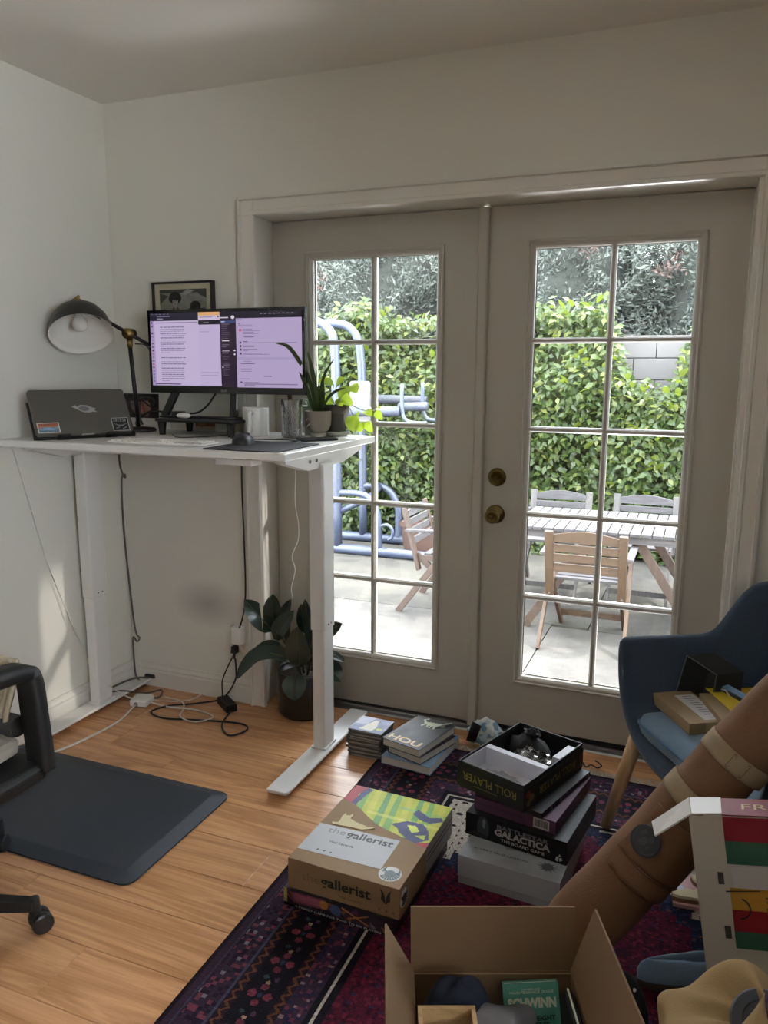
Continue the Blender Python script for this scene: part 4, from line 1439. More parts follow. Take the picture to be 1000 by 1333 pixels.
# ---- wallet / phone
wl = MB()
rbox(wl, -.037, .037, -.072, .072, 0, .009, .01)
wo = build('phone', wl.xf(Matrix.Rotation(-.75, 4, 'Z')), mat('phone_black', '#17161a', rough=0.4))
wo.location = (.462, -.372, DT + .0006)
tag(wo, 'black phone lying flat in front of the two right pots', 'phone')

# ---- plants on the desk
def strip_leaf(pts, w, fold=.2, twist=0.0):
    """long strap leaf along pts; w(t) half width"""
    pts = curve(pts, 5)
    n = len(pts)
    P = []
    for i, p in enumerate(pts):
        t = i / (n - 1)
        d = (pts[min(i + 1, n - 1)] - pts[max(i - 1, 0)]).normalized()
        side = d.cross(Vector((math.sin(twist), -math.cos(twist), .2))).normalized()
        nn = side.cross(d)
        ww = w * (math.sin(PI * (t * .9 + .1)) ** .6 if t < 1 else 0.01)
        if i == n - 1:
            ww = w * .03
        P.append([p - side * ww + nn * ww * fold, p, p + side * ww + nn * ww * fold])
    return MB().grid(P)
def broad_leaf(base, tip, width, up, bend=.15, fold=.18, n=9):
    base, tip, up = Vector(base), Vector(tip), Vector(up).normalized()
    d = tip - base
    L = d.length
    s = d.cross(up).normalized()
    nn = s.cross(d).normalized()
    if nn.dot(up) < 0:
        nn = -nn
    P = []
    for i in range(n + 1):
        t = i / n
        c = base + d * t + nn * L * bend * math.sin(PI * t)
        w = width * (math.sin(PI * min(1, t ** .85)) ** .6 if 0 < t < 1 else .02)
        P.append([c - s * w + nn * w * fold, c - s * w * .5 + nn * w * fold * .35, c, c + s * w * .5 + nn * w * fold * .35, c + s * w + nn * w * fold])
    return MB().grid(P)
clay = mat('taupe_clay', '#8f8578', rough=0.7, var=0.08, scale=30)
soilm = mat('potting_soil', '#2a2019', rough=1.0, var=0.4, scale=90, bump=1.0)
snk = mat('strap_leaf', '#45552f', rough=0.45, var=0.3, scale=30, stretch=(1, 1, 6))
p1 = thing('potted_snake_plant', 'taupe round footed pot with long arching strap leaves, in front', 'potted plant', (.392, -.225, DT + .0005))
build('pot', MB().lathe([(.0001, .0), (.03, .0), (.031, .016), (.028, .018), (.040, .026), (.050, .046), (.0525, .07), (.052, .098), (.0505, .1), (.0485, .098), (.0475, .085), (.0001, .085)], n=36), clay, p1, smooth=True, label='taupe pot with a pale foot')
build('foot_band', MB().lathe([(.0305, .0005), (.0312, .0155), (.0001, .0155)], n=36), mat('foot_pale', '#b9b5ab', rough=0.6), p1, smooth=True)
cv = MB()
for (a, z_) in ((-1.8, .05), (-2.05, .068), (-1.95, .045)):
    c_ = Vector((.0528 * math.cos(a), .0528 * math.sin(a), z_))
    cv.tube([c_ + Vector((-.004, 0, -.004)), c_, c_ + Vector((.003, -.0005, .005))], .0014, 6)
build('painted_mark', cv, mat('mark_white', '#d8d2c6'), p1)
build('soil', MB().lathe([(.0478, .084), (.03, .090), (.0001, .092)], n=24), soilm, p1, smooth=True)
for pts, w, tw in (([(-.008, 0, .09), (-.004, -.03, .16), (-.014, -.06, .24), (-.05, -.105, .325), (-.076, -.122, .348), (-.104, -.135, .353)], .0085, 0), ([(0, .0, .09), (.006, -.03, .18), (.012, -.07, .26), (.010, -.105, .330)], .009, .3),
                   ([(.006, .0, .09), (.015, -.01, .16), (.04, -.015, .24), (.078, -.01, .30)], .008, -.3), ([(-.01, -.01, .09), (-.014, -.04, .15), (-.016, -.08, .21), (-.024, -.105, .250)], .008, .3),
                   ([(.008, .006, .09), (.02, .004, .15), (.022, 0, .225)], .009, .2), ([(.015, -.002, .09), (.04, -.004, .14), (.08, -.01, .175), (.125, -.01, .19)], .007, -.2),
                   ([(.0, -.01, .09), (.006, -.014, .15), (.012, -.018, .2)], .008, .1)):
    build('leaf', strip_leaf(pts, w, .25, tw), snk, p1, smooth=True)
p2 = thing('sage_pot_plant', 'pale sage green pot with a small plant, half hidden behind the taupe pot', 'potted plant', (.325, -.15, DT + .0005))
build('pot', MB().lathe([(.0001, 0), (.028, 0), (.029, .03), (.04, .036), (.042, .04), (.042, .112), (.040, .115), (.037, .112), (.036, .1), (.0001, .1)], n=32), mat('sage_glaze', '#a8b2a6', rough=0.4), p2, smooth=True)
lf2 = mat('grey_green_leaf', '#8a9a7c', rough=0.5, var=0.2, scale=30)
for a, l, h in ((2.6, .05, .03), (3.6, .055, .045), (1.2, .05, .05), (4.6, .05, .04), (.2, .045, .06)):
    c, s = math.cos(a), math.sin(a)
    build('leaf', broad_leaf((.008 * c, .008 * s, .1), (l * c, l * s, .1 + h), .014, (0, 0, 1), .3), lf2, p2, smooth=True)
p3 = thing('potted_pothos', 'dark grey clay pot on a saucer with trailing yellow green pothos', 'potted plant', (.437, -.155, DT + .0005))
dclay = mat('grey_clay', '#565049', rough=0.85, var=0.12, scale=25)
build('saucer', MB().lathe([(.0001, 0), (.042, 0), (.052, .012), (.054, .018), (.051, .019), (.047, .010), (.0001, .008)], n=32), mat('saucer_grey', '#a4a29c', rough=0.8), p3, smooth=True)
build('pot', MB().lathe([(.0001, .0085), (.036, .0085), (.0475, .088), (.052, .088), (.0535, .122), (.051, .124), (.0485, .121), (.0475, .108), (.0001, .108)], n=32), dclay, p3, smooth=True)
build('soil', MB().lathe([(.0478, .107), (.02, .112), (.0001, .113)], n=24), soilm, p3, smooth=True)
pot_leaf = mat('pothos_leaf', '#8fae3c', rough=0.4, var=0.25, scale=25)
ptr = pot_leaf.node_tree
_t = ptr.nodes.new('ShaderNodeBsdfTranslucent'); _t.inputs[0].default_value = s2l('#b4cc45') + (1,)
_m = ptr.nodes.new('ShaderNodeMixShader'); _m.inputs[0].default_value = 0.45
ptr.links.new(ptr.nodes['Principled BSDF'].outputs[0], _m.inputs[1]); ptr.links.new(_t.outputs[0], _m.inputs[2]); ptr.links.new(_m.outputs[0], ptr.nodes['Material Output'].inputs[0])
vine = mat('vine_green', '#55662d', rough=0.6)
for pts in ([(0, 0, .11), (.02, -.01, .15), (.06, -.02, .12), (.09, -.03, .08), (.115, -.035, .055), (.15, -.03, .06)], [(.01, 0, .11), (.04, .01, .135), (.08, .0, .115), (.13, 0, .10), (.165, .01, .10)],
            [(-.005, 0, .11), (-.015, 0, .16), (-.005, -.01, .2)], [(.0, .01, .11), (.03, .02, .17), (.06, .02, .2)], [(-.01, .01, .11), (-.03, .02, .15), (-.04, .02, .18)]):
    build('vine', MB().tube(curve(pts, 5), .0016, 6), vine, p3, smooth=True)
for b, tip, w, up in (((.085, -.03, .085), (.10, -.06, .035), .026, (.2, -1, .4)), ((.115, -.035, .055), (.135, -.06, .03), .02, (.1, -1, .2)), ((.12, 0, .10), (.155, -.02, .085), .018, (0, -.6, 1)), ((.155, .01, .1), (.185, -.005, .11), .014, (0, -.5, 1)),
                      ((.06, -.02, .12), (.07, -.05, .16), .022, (.2, -1, .2)), ((-.01, -.01, .12), (-.055, -.03, .14), .022, (-.3, -1, .5)), ((0, -.01, .12), (.005, -.05, .15), .02, (0, -1, .6)), ((-.005, -.01, .2), (-.05, -.03, .21), .02, (-.2, -.8, .8)),
                      ((.0, .0, .19), (.04, -.02, .215), .022, (.2, -.8, .7)), ((.06, .02, .2), (.09, -.01, .175), .02, (.3, -.9, .3)), ((.05, .02, .19), (.03, -.02, .155), .022, (0, -1, .3)), ((-.04, .02, .18), (-.07, -.01, .165), .018, (-.4, -.8, .3)),
                      ((.03, .01, .16), (.055, -.02, .135), .018, (.1, -1, .3)), ((.14, -.03, .06), (.17, -.05, .03), .016, (.1, -1, .3)), ((.165, .01, .10), (.195, -.01, .075), .015, (.1, -1, .3)), ((.09, -.03, .08), (.12, -.06, .085), .018, (0, -.8, .8)), ((.02, -.01, .15), (.045, -.045, .125), .02, (.1, -1, .4))):
    build('leaf', broad_leaf(b, Vector(b) + (Vector(tip) - Vector(b)) * 1.25, w * 1.1, up, .12, .15), pot_leaf, p3, smooth=True)

# ---- cables on the wall and floor around the desk
greyc = mat('cable_grey', '#5f5a55', rough=0.6)
whitec = mat('cable_white', '#d8d6d0', rough=0.5)
def cable(name, label, pts, r, m, n=8):
    return tag(build(name, MB().tube(curve(pts, n), r, 7), m, smooth=True), label, 'cable')
cable('mains_cable', 'grey knotted power cord hanging down the wall corner behind the desk',
      [(-.615, -.18, 1.16), (-.622, -.18, 1.05), (-.62, -.165, .99), (-.612, -.16, .975), (-.61, -.165, .99), (-.622, -.172, .965), (-.624, -.175, .8), (-.622, -.172, .65), (-.615, -.165, .45), (-.598, -.172, .31), (-.58, -.18, .25), (-.56, -.185, .235), (-.575, -.185, .215), (-.6, -.18, .23), (-.603, -.18, .16), (-.59, -.19, .06), (-.56, -.2, .03)], .0042, greyc)
cable('thin_cord', 'thin pale cord slanting across the left wall to the white charger',
      [(-.625, -.76, 1.165), (-.622, -.70, .93), (-.62, -.64, .70), (-.616, -.57, .50), (-.595, -.50, .29), (-.56, -.44, .13), (-.50, -.385, .048), (-.46, -.36, .02)], .0028, whitec)
cable('wall_cable', 'dark cable hanging down the wall left of the door casing', [(.012, -.168, 1.17), (.014, -.186, 1.0), (.018, -.186, .7), (.016, -.186, .5), (.0, -.19, .40), (-.03, -.185, .33)], .0035, black_pl)
cable('charging_lead', 'thin white wavy lead hanging from the right end of the desk', [(.20, -.12, 1.17), (.198, -.06, 1.05), (.19, -.05, .9), (.205, -.05, .8), (.20, -.05, .73), (.17, -.05, .66), (.185, -.05, .6), (.165, -.05, .52), (.17, -.05, .47)], .002, whitec)
# outlet with white charger block
ou = thing('wall_outlet', 'white wall socket plate beside the door casing, partly covered', 'outlet', (-.05, YB, .31))
mb = MB()
mb.box(-.036, .036, -.006, -.0005, -.058, .058)
build('plate', mb, mat('plate_white', '#d5d1c7', rough=0.4), ou, bevel=0.003)
wcb = thing('charger_block', 'white square charger block plugged in above the rubber plant pot', 'charger', (-.035, YB - .0075, .315))
mb = MB()
rbox(mb, -.026, .026, -.036, 0, -.04, .04, .008)
build('body', mb, mat('charger_white', '#e6e4e0', rough=0.3), wcb)
build('prongs', MB().box(-.01, -.007, -.0005, .004, .01, .02).box(.007, .01, -.0005, .004, .01, .02), screwm, wcb)
pl2 = thing('black_plug', 'black plug in the socket below the white charger block', 'plug', (-.055, YB - .0075, .25))
build('body', MB().hexa([(-.014, -.03, -.02), (.014, -.03, -.02), (.014, 0, -.02), (-.014, 0, -.02), (-.011, -.028, .012), (.011, -.028, .012), (.011, 0, .012), (-.011, 0, .012)]), black_pl, pl2, bevel=0.003)
build('strain_relief', MB().cyl((0, -.018, -.02), (0, -.02, -.045), .006, .004), black_pl, pl2)
cable('white_lead', 'white lead curving from the charger block to the plant pot', [(-.015, -.19, .285), (.0, -.2, .255), (.04, -.21, .245), (.10, -.2, .26)], .0025, whitec)
cable('white_charger_cable', 'white cable drooping from the charger block to the floor', [(-.06, -.17, .335), (-.085, -.175, .32), (-.105, -.18, .26), (-.12, -.19, .17), (-.17, -.215, .07), (-.24, -.25, .012), (-.36, -.30, .006), (-.44, -.30, .006), (-.48, -.33, .008)], .0026, whitec)
cable('black_power_cable', 'black cable running from the wall plug across the floor in a loop', [(-.055, -.17, .205), (-.05, -.175, .16), (-.055, -.18, .1), (-.11, -.2, .02), (-.2, -.26, .006), (-.3, -.33, .006), (-.33, -.41, .006), (-.24, -.44, .006), (-.1, -.40, .006), (.08, -.36, .006), (.14, -.40, .006), (.10, -.47, .006), (.02, -.40, .006), (-.01, -.29, .012)], .0038, black_pl)
cable('adapter_cable', 'black cable from the wall plug down to the black power adapter', [(-.055, -.165, .235), (-.08, -.18, .18), (-.115, -.185, .1), (-.115, -.19, .04), (-.11, -.198, .014)], .0032, black_pl)
pa = thing('power_adapter', 'black laptop power adapter on the floor left of the plant pot', 'adapter', (-.062, -.235, .0005))
mb = MB()
rbox(mb, -.06, .06, -.025, .025, 0, .032, .005)
build('body', mb.xf(Matrix.Rotation(-.65, 4, 'Z')), black_pl, pa)
build('label_patch', MB().box(-.03, .03, -.012, .012, .0321, .0324).xf(Matrix.Rotation(-.65, 4, 'Z')), mat('dark_label', '#2c2c2e'), pa)
ch = thing('white_charger', 'white square laptop charger on the floor at the left desk foot', 'charger', (-.432, -.345, .0005))
mb = MB()
rbox(mb, -.042, .042, -.042, .042, 0, .03, .012)
build('body', mb.xf(Matrix.Rotation(.25, 4, 'Z')), MATS['charger_white'], ch)
build('socket', MB().cyl((.005, -.043, .014), (.004, -.048, .014), .01, n=14), mat('socket_grey', '#9a9a96'), ch)
cable('white_floor_cable', 'long white cable from the charger across the floor towards the office chair', [(-.428, -.395, .014), (-.425, -.43, .006), (-.40, -.52, .005), (-.40, -.62, .005), (-.41, -.70, .005), (-.43, -.80, .005), (-.47, -.90, .005)], .0042, whitec)
cable('white_loop_cable', 'white cable making loops on the floor right of the white charger', [(-.39, -.34, .012), (-.30, -.34, .006), (-.16, -.33, .011), (-.05, -.36, .011), (-.10, -.42, .006), (-.18, -.41, .011), (-.22, -.33, .011), (-.28, -.27, .006), (-.38, -.26, .006)], .003, whitec)
cable('grey_floor_cord', 'grey cord lying over the left desk foot in the corner', [(-.52, -.18, .045), (-.57, -.22, .05), (-.6, -.32, .045), (-.6, -.38, .04), (-.54, -.34, .04), (-.48, -.26, .008), (-.44, -.2, .005), (-.40, -.26, .005), (-.42, -.3, .006)], .0042, greyc)
cp = thing('cord_connector', 'small black cord connector on the end of the left desk foot', 'connector', (-.53, -.17, .0345))
build('body', MB().tube([(-.02, 0, .012), (.03, .01, .012)], [.009, .011], 10), black_pl, cp, smooth=True)
build('collar', MB().tube([(.03, .01, .012), (.05, .014, .012)], [.007, .006], 10), mat('collar_brown', '#5a4a38'), cp, smooth=True)

cable('monitor_cable', 'thick black cable looping from the monitor back to the laptop side', [(-.05, -.26, 1.36), (-.10, -.25, 1.31), (-.17, -.23, 1.278), (-.27, -.24, 1.275), (-.33, -.30, 1.285), (-.37, -.33, 1.262), (-.34, -.36, 1.235)], .0042, black_pl)
cable('black_loop_cable', 'black cable looped above the white bordered print behind the desk lamp', [(-.31, -.33, 1.30), (-.33, -.29, 1.325), (-.38, -.26, 1.34), (-.44, -.24, 1.335), (-.40, -.23, 1.30), (-.36, -.24, 1.29), (-.40, -.27, 1.27), (-.42, -.30, 1.24), (-.36, -.36, 1.206)], .0035, black_pl)

# ================================================================== ON THE FLOOR
rp = thing('potted_rubber_plant', 'dark leaved rubber plant in a glossy black pot by the left door', 'potted plant', (.272, -.135, .0005))
rpb = mat('pot_black', '#171514', rough=0.28, var=0.15, scale=30)
build('pot', MB().lathe([(.0001, 0), (.104, 0), (.112, .006), (.118, .02), (.122, .19), (.121, .198), (.116, .199), (.113, .19), (.111, .165), (.0001, .165)], n=48), rpb, rp, smooth=True)
build('soil', MB().lathe([(.1112, .164), (.06, .172), (.0001, .176)], n=28), soilm, rp, smooth=True)
rleaf = mat('rubber_leaf', '#2c3a32', rough=0.24, var=0.25, scale=9, spec=0.6, objvar=0.2)
rrib = mat('leaf_rib', '#4a4a30', rough=0.5)
rstem = mat('rubber_stem', '#4a4435', rough=0.7)
o_ = Vector((.272, -.135, .0))
for pts in ([(.27, -.14, .17), (.262, -.15, .28), (.25, -.16, .36)], [(.29, -.15, .17), (.32, -.16, .27), (.35, -.17, .34)], [(.25, -.14, .17), (.2, -.15, .28), (.155, -.16, .36)], [(.28, -.18, .17), (.29, -.22, .22), (.29, -.24, .25)]):
    build('stem', MB().tube([Vector(p) - o_ for p in curve(pts, 5)], [.006] * 11, 8), rstem, rp, smooth=True)
for (b, tp_, w) in [((0.117, -0.13, 0.338), (0.012, -0.19, 0.486), 0.036), ((0.118, -0.12, 0.367), (0.138, -0.16, 0.517), 0.033), ((0.15, -0.12, 0.363), (0.218, -0.15, 0.5), 0.02),
                    ((0.143, -0.17, 0.32), (0.259, -0.2, 0.469), 0.03), ((0.289, -0.21, 0.231), (0.298, -0.25, 0.42), 0.04), ((0.184, -0.17, 0.291), (0.069, -0.23, 0.271), 0.03),
                    ((0.29, -0.25, 0.215), (0.312, -0.305, 0.122), 0.04), ((0.342, -0.12, 0.334), (0.461, -0.16, 0.427), 0.027),
                    ((0.388, -0.2, 0.266), (0.49, -0.24, 0.205), 0.034), ((0.388, -0.2, 0.306), (0.511, -0.24, 0.294), 0.016), ((0.279, -0.09, 0.319), (0.268, -0.12, 0.498), 0.02),
                    ((0.264, -0.11, 0.341), (0.26, -0.14, 0.482), 0.021), ((0.311, -0.13, 0.302), (0.313, -0.16, 0.441), 0.023), ((0.316, -0.17, 0.282), (0.362, -0.2, 0.406), 0.026),
                    ((0.312, -0.19, 0.248), (0.392, -0.22, 0.337), 0.026), ((0.242, -0.21, 0.251), (0.164, -0.25, 0.285), 0.026), ((0.345, -0.22, 0.243), (0.413, -0.25, 0.251), 0.024),
                    ((0.151, -0.1, 0.288), (0.193, -0.13, 0.415), 0.022), ((0.265, -0.17, 0.275), (0.216, -0.2, 0.329), 0.02)]:
    b, tp_ = Vector(b) - o_, Vector(tp_) - o_
    up = Vector((.25, -.9, .55)) if tp_.z > b.z + .05 else Vector((0, -.45, 1))
    lf = build('leaf', broad_leaf(b, tp_, w * 1.3, up, .10, .14), rleaf, rp, smooth=True)
    d = tp_ - b
    s = d.cross(up).normalized(); nn = s.cross(d).normalized()
    if nn.dot(up) < 0: nn = -nn
    build('midrib', MB().tube([b + d * t + nn * (d.length * .10 * math.sin(PI * t) + .0012) for t in (0, .2, .4, .6, .8, .97)], [.0028, .0026, .0022, .0018, .0014, .0006], 6), rrib, lf, smooth=True)
# the long drooping leaf on the left
lf = build('leaf', strip_leaf([Vector(p) - o_ for p in ((.27, -.2, .265), (.2, -.23, .29), (.11, -.25, .275), (.05, -.26, .215), (.012, -.265, .155))], .03, .25), rleaf, rp, smooth=True)

# anti fatigue mat: bevelled slab
mm = MB()
r_ = .04
def ringpts(ins, z, x0=-.62, x1=.355, y0_=-1.385, y1_=-.845):
    pts = []
    for cx, cy, a0 in ((x1 - r_, y1_ - r_, 0), (x0 + r_, y1_ - r_, PI / 2), (x0 + r_, y0_ + r_, PI), (x1 - r_, y0_ + r_, 3 * PI / 2)):
        for i in range(6):
            a = a0 + PI / 2 * i / 5
            pts.append((cx + math.cos(a) * (r_ - min(ins, r_ * .6)) - (ins - min(ins, r_ * .6)) * (1 if math.cos(a0 + PI / 4) > 0 else -1),
                        cy + math.sin(a) * (r_ - min(ins, r_ * .6)) - (ins - min(ins, r_ * .6)) * (1 if math.sin(a0 + PI / 4) > 0 else -1), z))
    return pts
mm.grid([ringpts(.002, .0005), ringpts(0, .003), ringpts(.001, .007), ringpts(.045, .0195), ringpts(.05, .020)], wrap=True)
k_ = len(mm.v)
mm.f.append(tuple(range(k_ - 24, k_))); mm.mi.append(0)
mato = build('standing_mat', mm, mat('mat_slate', '#262d37', rough=0.5, var=0.05, scale=5, bump=0.3, bscale=500), smooth=False)
tag(mato, 'dark slate blue cushioned standing mat with sloped rims on the wood floor', 'mat')

# ---- office chair at the left edge
oc = thing('office_chair', 'black office chair cut off by the left edge, knitted throw on it', 'office chair', (-.105, -1.76, 0))
ocb = mat('chair_black', '#101011', rough=0.55, var=0.1, bump=0.1, bscale=300)
hub = Vector((-.105, -1.76, .08))
build('hub', MB().lathe([(.0001, .04), (.045, .04), (.05, .06), (.045, .115), (.03, .125), (.03, .33), (.0001, .33)], (0, 0, 0), 24), ocb, oc, smooth=True)
a0 = math.atan2(.119, .287)
for k in range(5):
    a = a0 + 2 * PI * k / 5
    e = Vector((math.cos(a), math.sin(a), 0)) * .382
    lg_ = MB()
    s_ = Vector((-math.sin(a), math.cos(a), 0))
    c0_, c1_ = Vector((0, 0, .09)), e + Vector((0, 0, .082))
    lg_.hexa([c0_ - s_ * .03 - Vector((0, 0, .025)), c0_ + s_ * .03 - Vector((0, 0, .025)), c1_ + s_ * .018 - Vector((0, 0, .014)), c1_ - s_ * .018 - Vector((0, 0, .014)),
              c0_ - s_ * .026 + Vector((0, 0, .025)), c0_ + s_ * .026 + Vector((0, 0, .025)), c1_ + s_ * .014 + Vector((0, 0, .012)), c1_ - s_ * .014 + Vector((0, 0, .012))])
    lg_.cyl(e + Vector((0, 0, .05)), e + Vector((0, 0, .1)), .015, .013, 16)
    l_ = build('base_leg', lg_, ocb, oc, bevel=0.003)
    ca = 2.2 + k * 1.3 if k else -.5
    ax = Vector((math.cos(ca), math.sin(ca), 0))
    off = Vector((-ax.y, ax.x, 0)) * .012
    wh = MB()
    for sg in (-1, 1):
        c_ = e + off + ax * sg * .017
        wh.tube([c_ - ax * sg * .013 + Vector((0, 0, .0285)), c_ - ax * sg * .003 + Vector((0, 0, .0285)), c_ + ax * sg * .007 + Vector((0, 0, .0285)), c_ + ax * sg * .010 + Vector((0, 0, .0285))], [.0265, .028, .027, .022], 22)
    wh.box(e.x - .01, e.x + .01, e.y - .01, e.y + .01, .035, .058)
    build('caster', wh, mat('caster_black', '#1d1d20', rough=0.4), l_)
build('seat_plate', MB().box(-.16, .16, -.18, .18, .33, .37), ocb, oc)
# arm loops (rounded rectangles of thick plastic)
def loop(xa, xt):
    P_ = [(xa, .19, .43), (xa - .002, .192, .48), (xa - .008, .19, .58), (xt + .006, .187, .675), (xt, .17, .698), (xt - .004, .12, .705), (xt, -.02, .715), (xt, -.13, .712), (xt + .006, -.19, .69), (xa, -.2, .52), (xa, -.19, .43)]
    pts = curve(P_, 5)
    sec = []
    for i, p in enumerate(pts):
        d = (pts[min(i + 1, len(pts) - 1)] - pts[max(i - 1, 0)]).normalized()
        s = Vector((1, 0, 0))
        n = d.cross(s).normalized()
        hw, ht = .036, .021
        sec.append([p + s * hw * ca_ + n * ht * sa_ for ca_, sa_ in ((-1, -.6), (-.7, -1), (.7, -1), (1, -.6), (1, .6), (.7, 1), (-.7, 1), (-1, .6))])
    return MB().grid(sec, wrap=True).add(sec[0], [tuple(range(8))]).add(sec[-1], [tuple(range(8))])
for xa_, xt_ in ((.34, .32), (-.34, -.32)):
    build('armrest', loop(xa_, xt_).xf(Matrix.Translation((0, .025, 0))), ocb, oc, smooth=True)
sp = MB()
rbox(sp, -.366, .366, -.23, .238, .40, .455, .05)
build('seat_pan', sp, ocb, oc, bevel=0.006)
oatm = mat('oat_cloth', '#a39c8e', rough=0.95, var=0.08, scale=40, bump=0.4, bscale=300)
sc = MB()
rbox(sc, -.295, .295, -.215, .22, .4555, .515, .05)
build('seat_cushion', sc, oatm, oc, smooth=False, subsurf=1)
bk_ = MB()
rows = []
for i in range(9):
    z = .56 + .55 * i / 8
    w = .22 + .02 * math.sin(PI * i / 8)
    rows.append([(-.22 * 0 + w * math.sin(t), -.27 - .08 * (i / 8) + .06 * math.cos(t) * -1, z) for t in (-1.3, -.8, -.4, 0, .4, .8, 1.3)])
bk_.grid(rows)
build('back_mesh', bk_, ocb, oc, solid=.03, smooth=True)
build('back_bar', MB().tube(curve([(0, -.1, .36), (0, -.3, .38), (0, -.37, .5), (0, -.36, .75)], 6), .022, 10), ocb, oc, smooth=True)
kt = thing('knitted_throw', 'cream ribbed knitted throw draped by the black chair arm', 'blanket', (.0, -1.55, .52))
knit = mat('knit_cream', '#b5a78f', rough=1.0, var=0.12, scale=60, bump=0.8, bscale=260)
rows = []
for i in range(22):
    t = i / 21
    row = []
    for j in range(40):
        u = j / 39
        x = -.10 + .29 * u
        rib = .005 * math.sin(u * PI * 2 * 13)
        fold = .014 * math.sin(u * 9 + t * 2)
        row.append((x + .012 * math.sin(t * 5) - .012 * t, -1.60 + .045 * u - .07 * t * (1 - t) + rib + fold, .742 + .02 * math.sin(u * 5) - .20 * t))
    rows.append(row)
build('panel', MB().grid(rows), knit, kt, world=True, smooth=True, solid=.012)
rows = []
for i in range(14):
    a = 2 * PI * i / 13
    rows.append([(-.10 + .29 * j / 23, -1.605 + .035 * math.cos(a) * (1 + .1 * math.sin(j * 2.1)) + .045 * j / 23, .545 + .027 * math.sin(a) * (1 + .14 * math.sin(j * 1.3 + a))) for j in range(24)])
build('dark_hem', MB().grid(rows), mat('knit_dark', '#3a3634', rough=1.0, var=0.25, scale=50, bump=0.8), kt, world=True, smooth=True, label='dark charcoal rolled lower band')

# ---- the rug
RX, RY, RW, RL = 0.728, -0.235, 1.54, 2.45
NXr, NYr = 400, 630
cv = Canvas(NXr, NYr, (60, 22, 40))
U, Vv = cv.u * RW, cv.v * RL
dx = np.minimum(U, RW - U)
dy = np.minimum(Vv, RL - Vv)
d = np.minimum(dx, dy)
al = np.where(dx < dy, Vv, U)          # run along the border
rn = np.random.default_rng(3)
def cellnoise(px, py, s, seed):
    r = np.random.default_rng(seed)
    tab = r.random((257, 257))
    return tab[(np.floor(px / s).astype(int)) % 257, (np.floor(py / s).astype(int)) % 257]
purple, dark, navy, crimson = (66, 46, 66), (24, 20, 30), (34, 38, 66), (98, 22, 48)
cv.put(d < .345, purple)
cv.put(d < .012, (40, 26, 34)).put((d > .03) & (d < .036), (70, 76, 100)).put((d > .1) & (d < .106), (78, 80, 104))
m1 = (d > .04) & (d < .1)
c1 = cellnoise(al, d, .011, 5)
cv.put(m1 & (c1 > .75), (140, 70, 86)).put(m1 & (c1 > .93), (150, 140, 150)).put(m1 & (c1 < .25), (44, 30, 50))
# orange zigzags
for dc in (.122, .238):
    zz = dc + .008 * (2 * np.abs(((al / .03) % 1) - .5) * 2 - 1)
    cv.put(np.abs(d - dc) < .014, (44, 28, 40))
    cv.put(np.abs(d - zz) < .0045, (120, 70, 44))
md = (d > .135) & (d < .226)
cv.put(md, dark)
# flower clusters in the dark band
for (oa, od, rr, col_) in ((.03, .158, .011, (140, 58, 76)), (.055, .178, .010, (126, 52, 70)), (.03, .2, .011, (140, 58, 76)), (.005, .178, .010, (126, 52, 70)), (.03, .179, .007, (50, 62, 90)), (.085, .165, .007, (60, 80, 84)), (.085, .195, .007, (90, 60, 90)), (.1, .18, .006, (190, 150, 120))):
    cv.put(((((al - oa) + .055) % .11 - .055) ** 2 + (d - od) ** 2) < rr * rr, col_)
m2 = (d > .252) & (d < .306)
c2_ = cellnoise(al + .004, d, .009, 9)
cv.put(m2 & (c2_ > .78), (120, 56, 80)).put(m2 & (c2_ < .2), (48, 44, 78)).put(m2 & (c2_ > .95), (160, 130, 130))
cv.put((d > .308) & (d < .325), dark).put((d > .325) & (d < .333), (220, 206, 192)).put((d > .333) & (d < .35), dark)
# field: pale ground with dark motifs, crimson stepped medallion
fld = d >= .35
cv.put(fld, (214, 204, 188))
q = .036
fu, fv = (U % (q * 2)) / (q * 2) - .5, ((Vv + (np.floor(U / (q * 2)) % 2) * q) % (q * 2)) / (q * 2) - .5
cv.put(fld & (((fu / .16) ** 2 + (fv / .10) ** 2) < 1), (44, 34, 38))
cv.put(fld & (((np.abs(fu) - .36) / .05) ** 2 + ((np.abs(fv) - .3) / .1) ** 2 < 1), (96, 44, 54))
step = .04
Us, Vs = np.floor(U / step) * step + step / 2, np.floor(Vv / step) * step + step / 2
cx_, ty_ = 1.5 - RX, -.50
wy = RY - Vs
depth = np.minimum(ty_ - wy, wy - (RY - RL + .27)) - 1.18 * np.abs(Us - cx_)
inside = fld & (depth > 0)
cv.put(inside, navy)
m3 = inside & (depth > .085)
cv.put(m3, crimson)
c3 = cellnoise(U, Vv, .009, 21)
c4_ = cellnoise(U + .006, Vv + .005, .0085, 22)
cv.put(m3 & (c3 > .72), (60, 20, 44)).put(m3 & (c4_ > .84), (128, 36, 60)).put(m3 & (c3 < .03), (60, 50, 84))
m4 = inside & (depth <= .085)
cv.put(m4 & (c3 > .8), (54, 62, 96)).put(m4 & (c4_ > .95), (120, 62, 60))
cv.a *= (0.66 + .18 * rn.random((NYr, NXr, 1)))
rug = thing('area_rug', 'fringed purple and crimson patterned rug with pale field under the boxes', 'rug', (RX, RY, 0))
build('backing', MB().box(RX + .002, RX + RW - .002, RY - RL + .002, RY - .002, .0008, .0075), mat('rug_back', '#2b1a24', rough=1.0), rug, world=True)
pile = print_sheet('pile', cv, frame((RX, RY, .0085), (1, 0, 0), (0, 1, 0)), RW, RL, print_mat('rug_wool', rough=0.95, spec=0.15, bump=0.8, bscale=260), rug)
frg = MB()
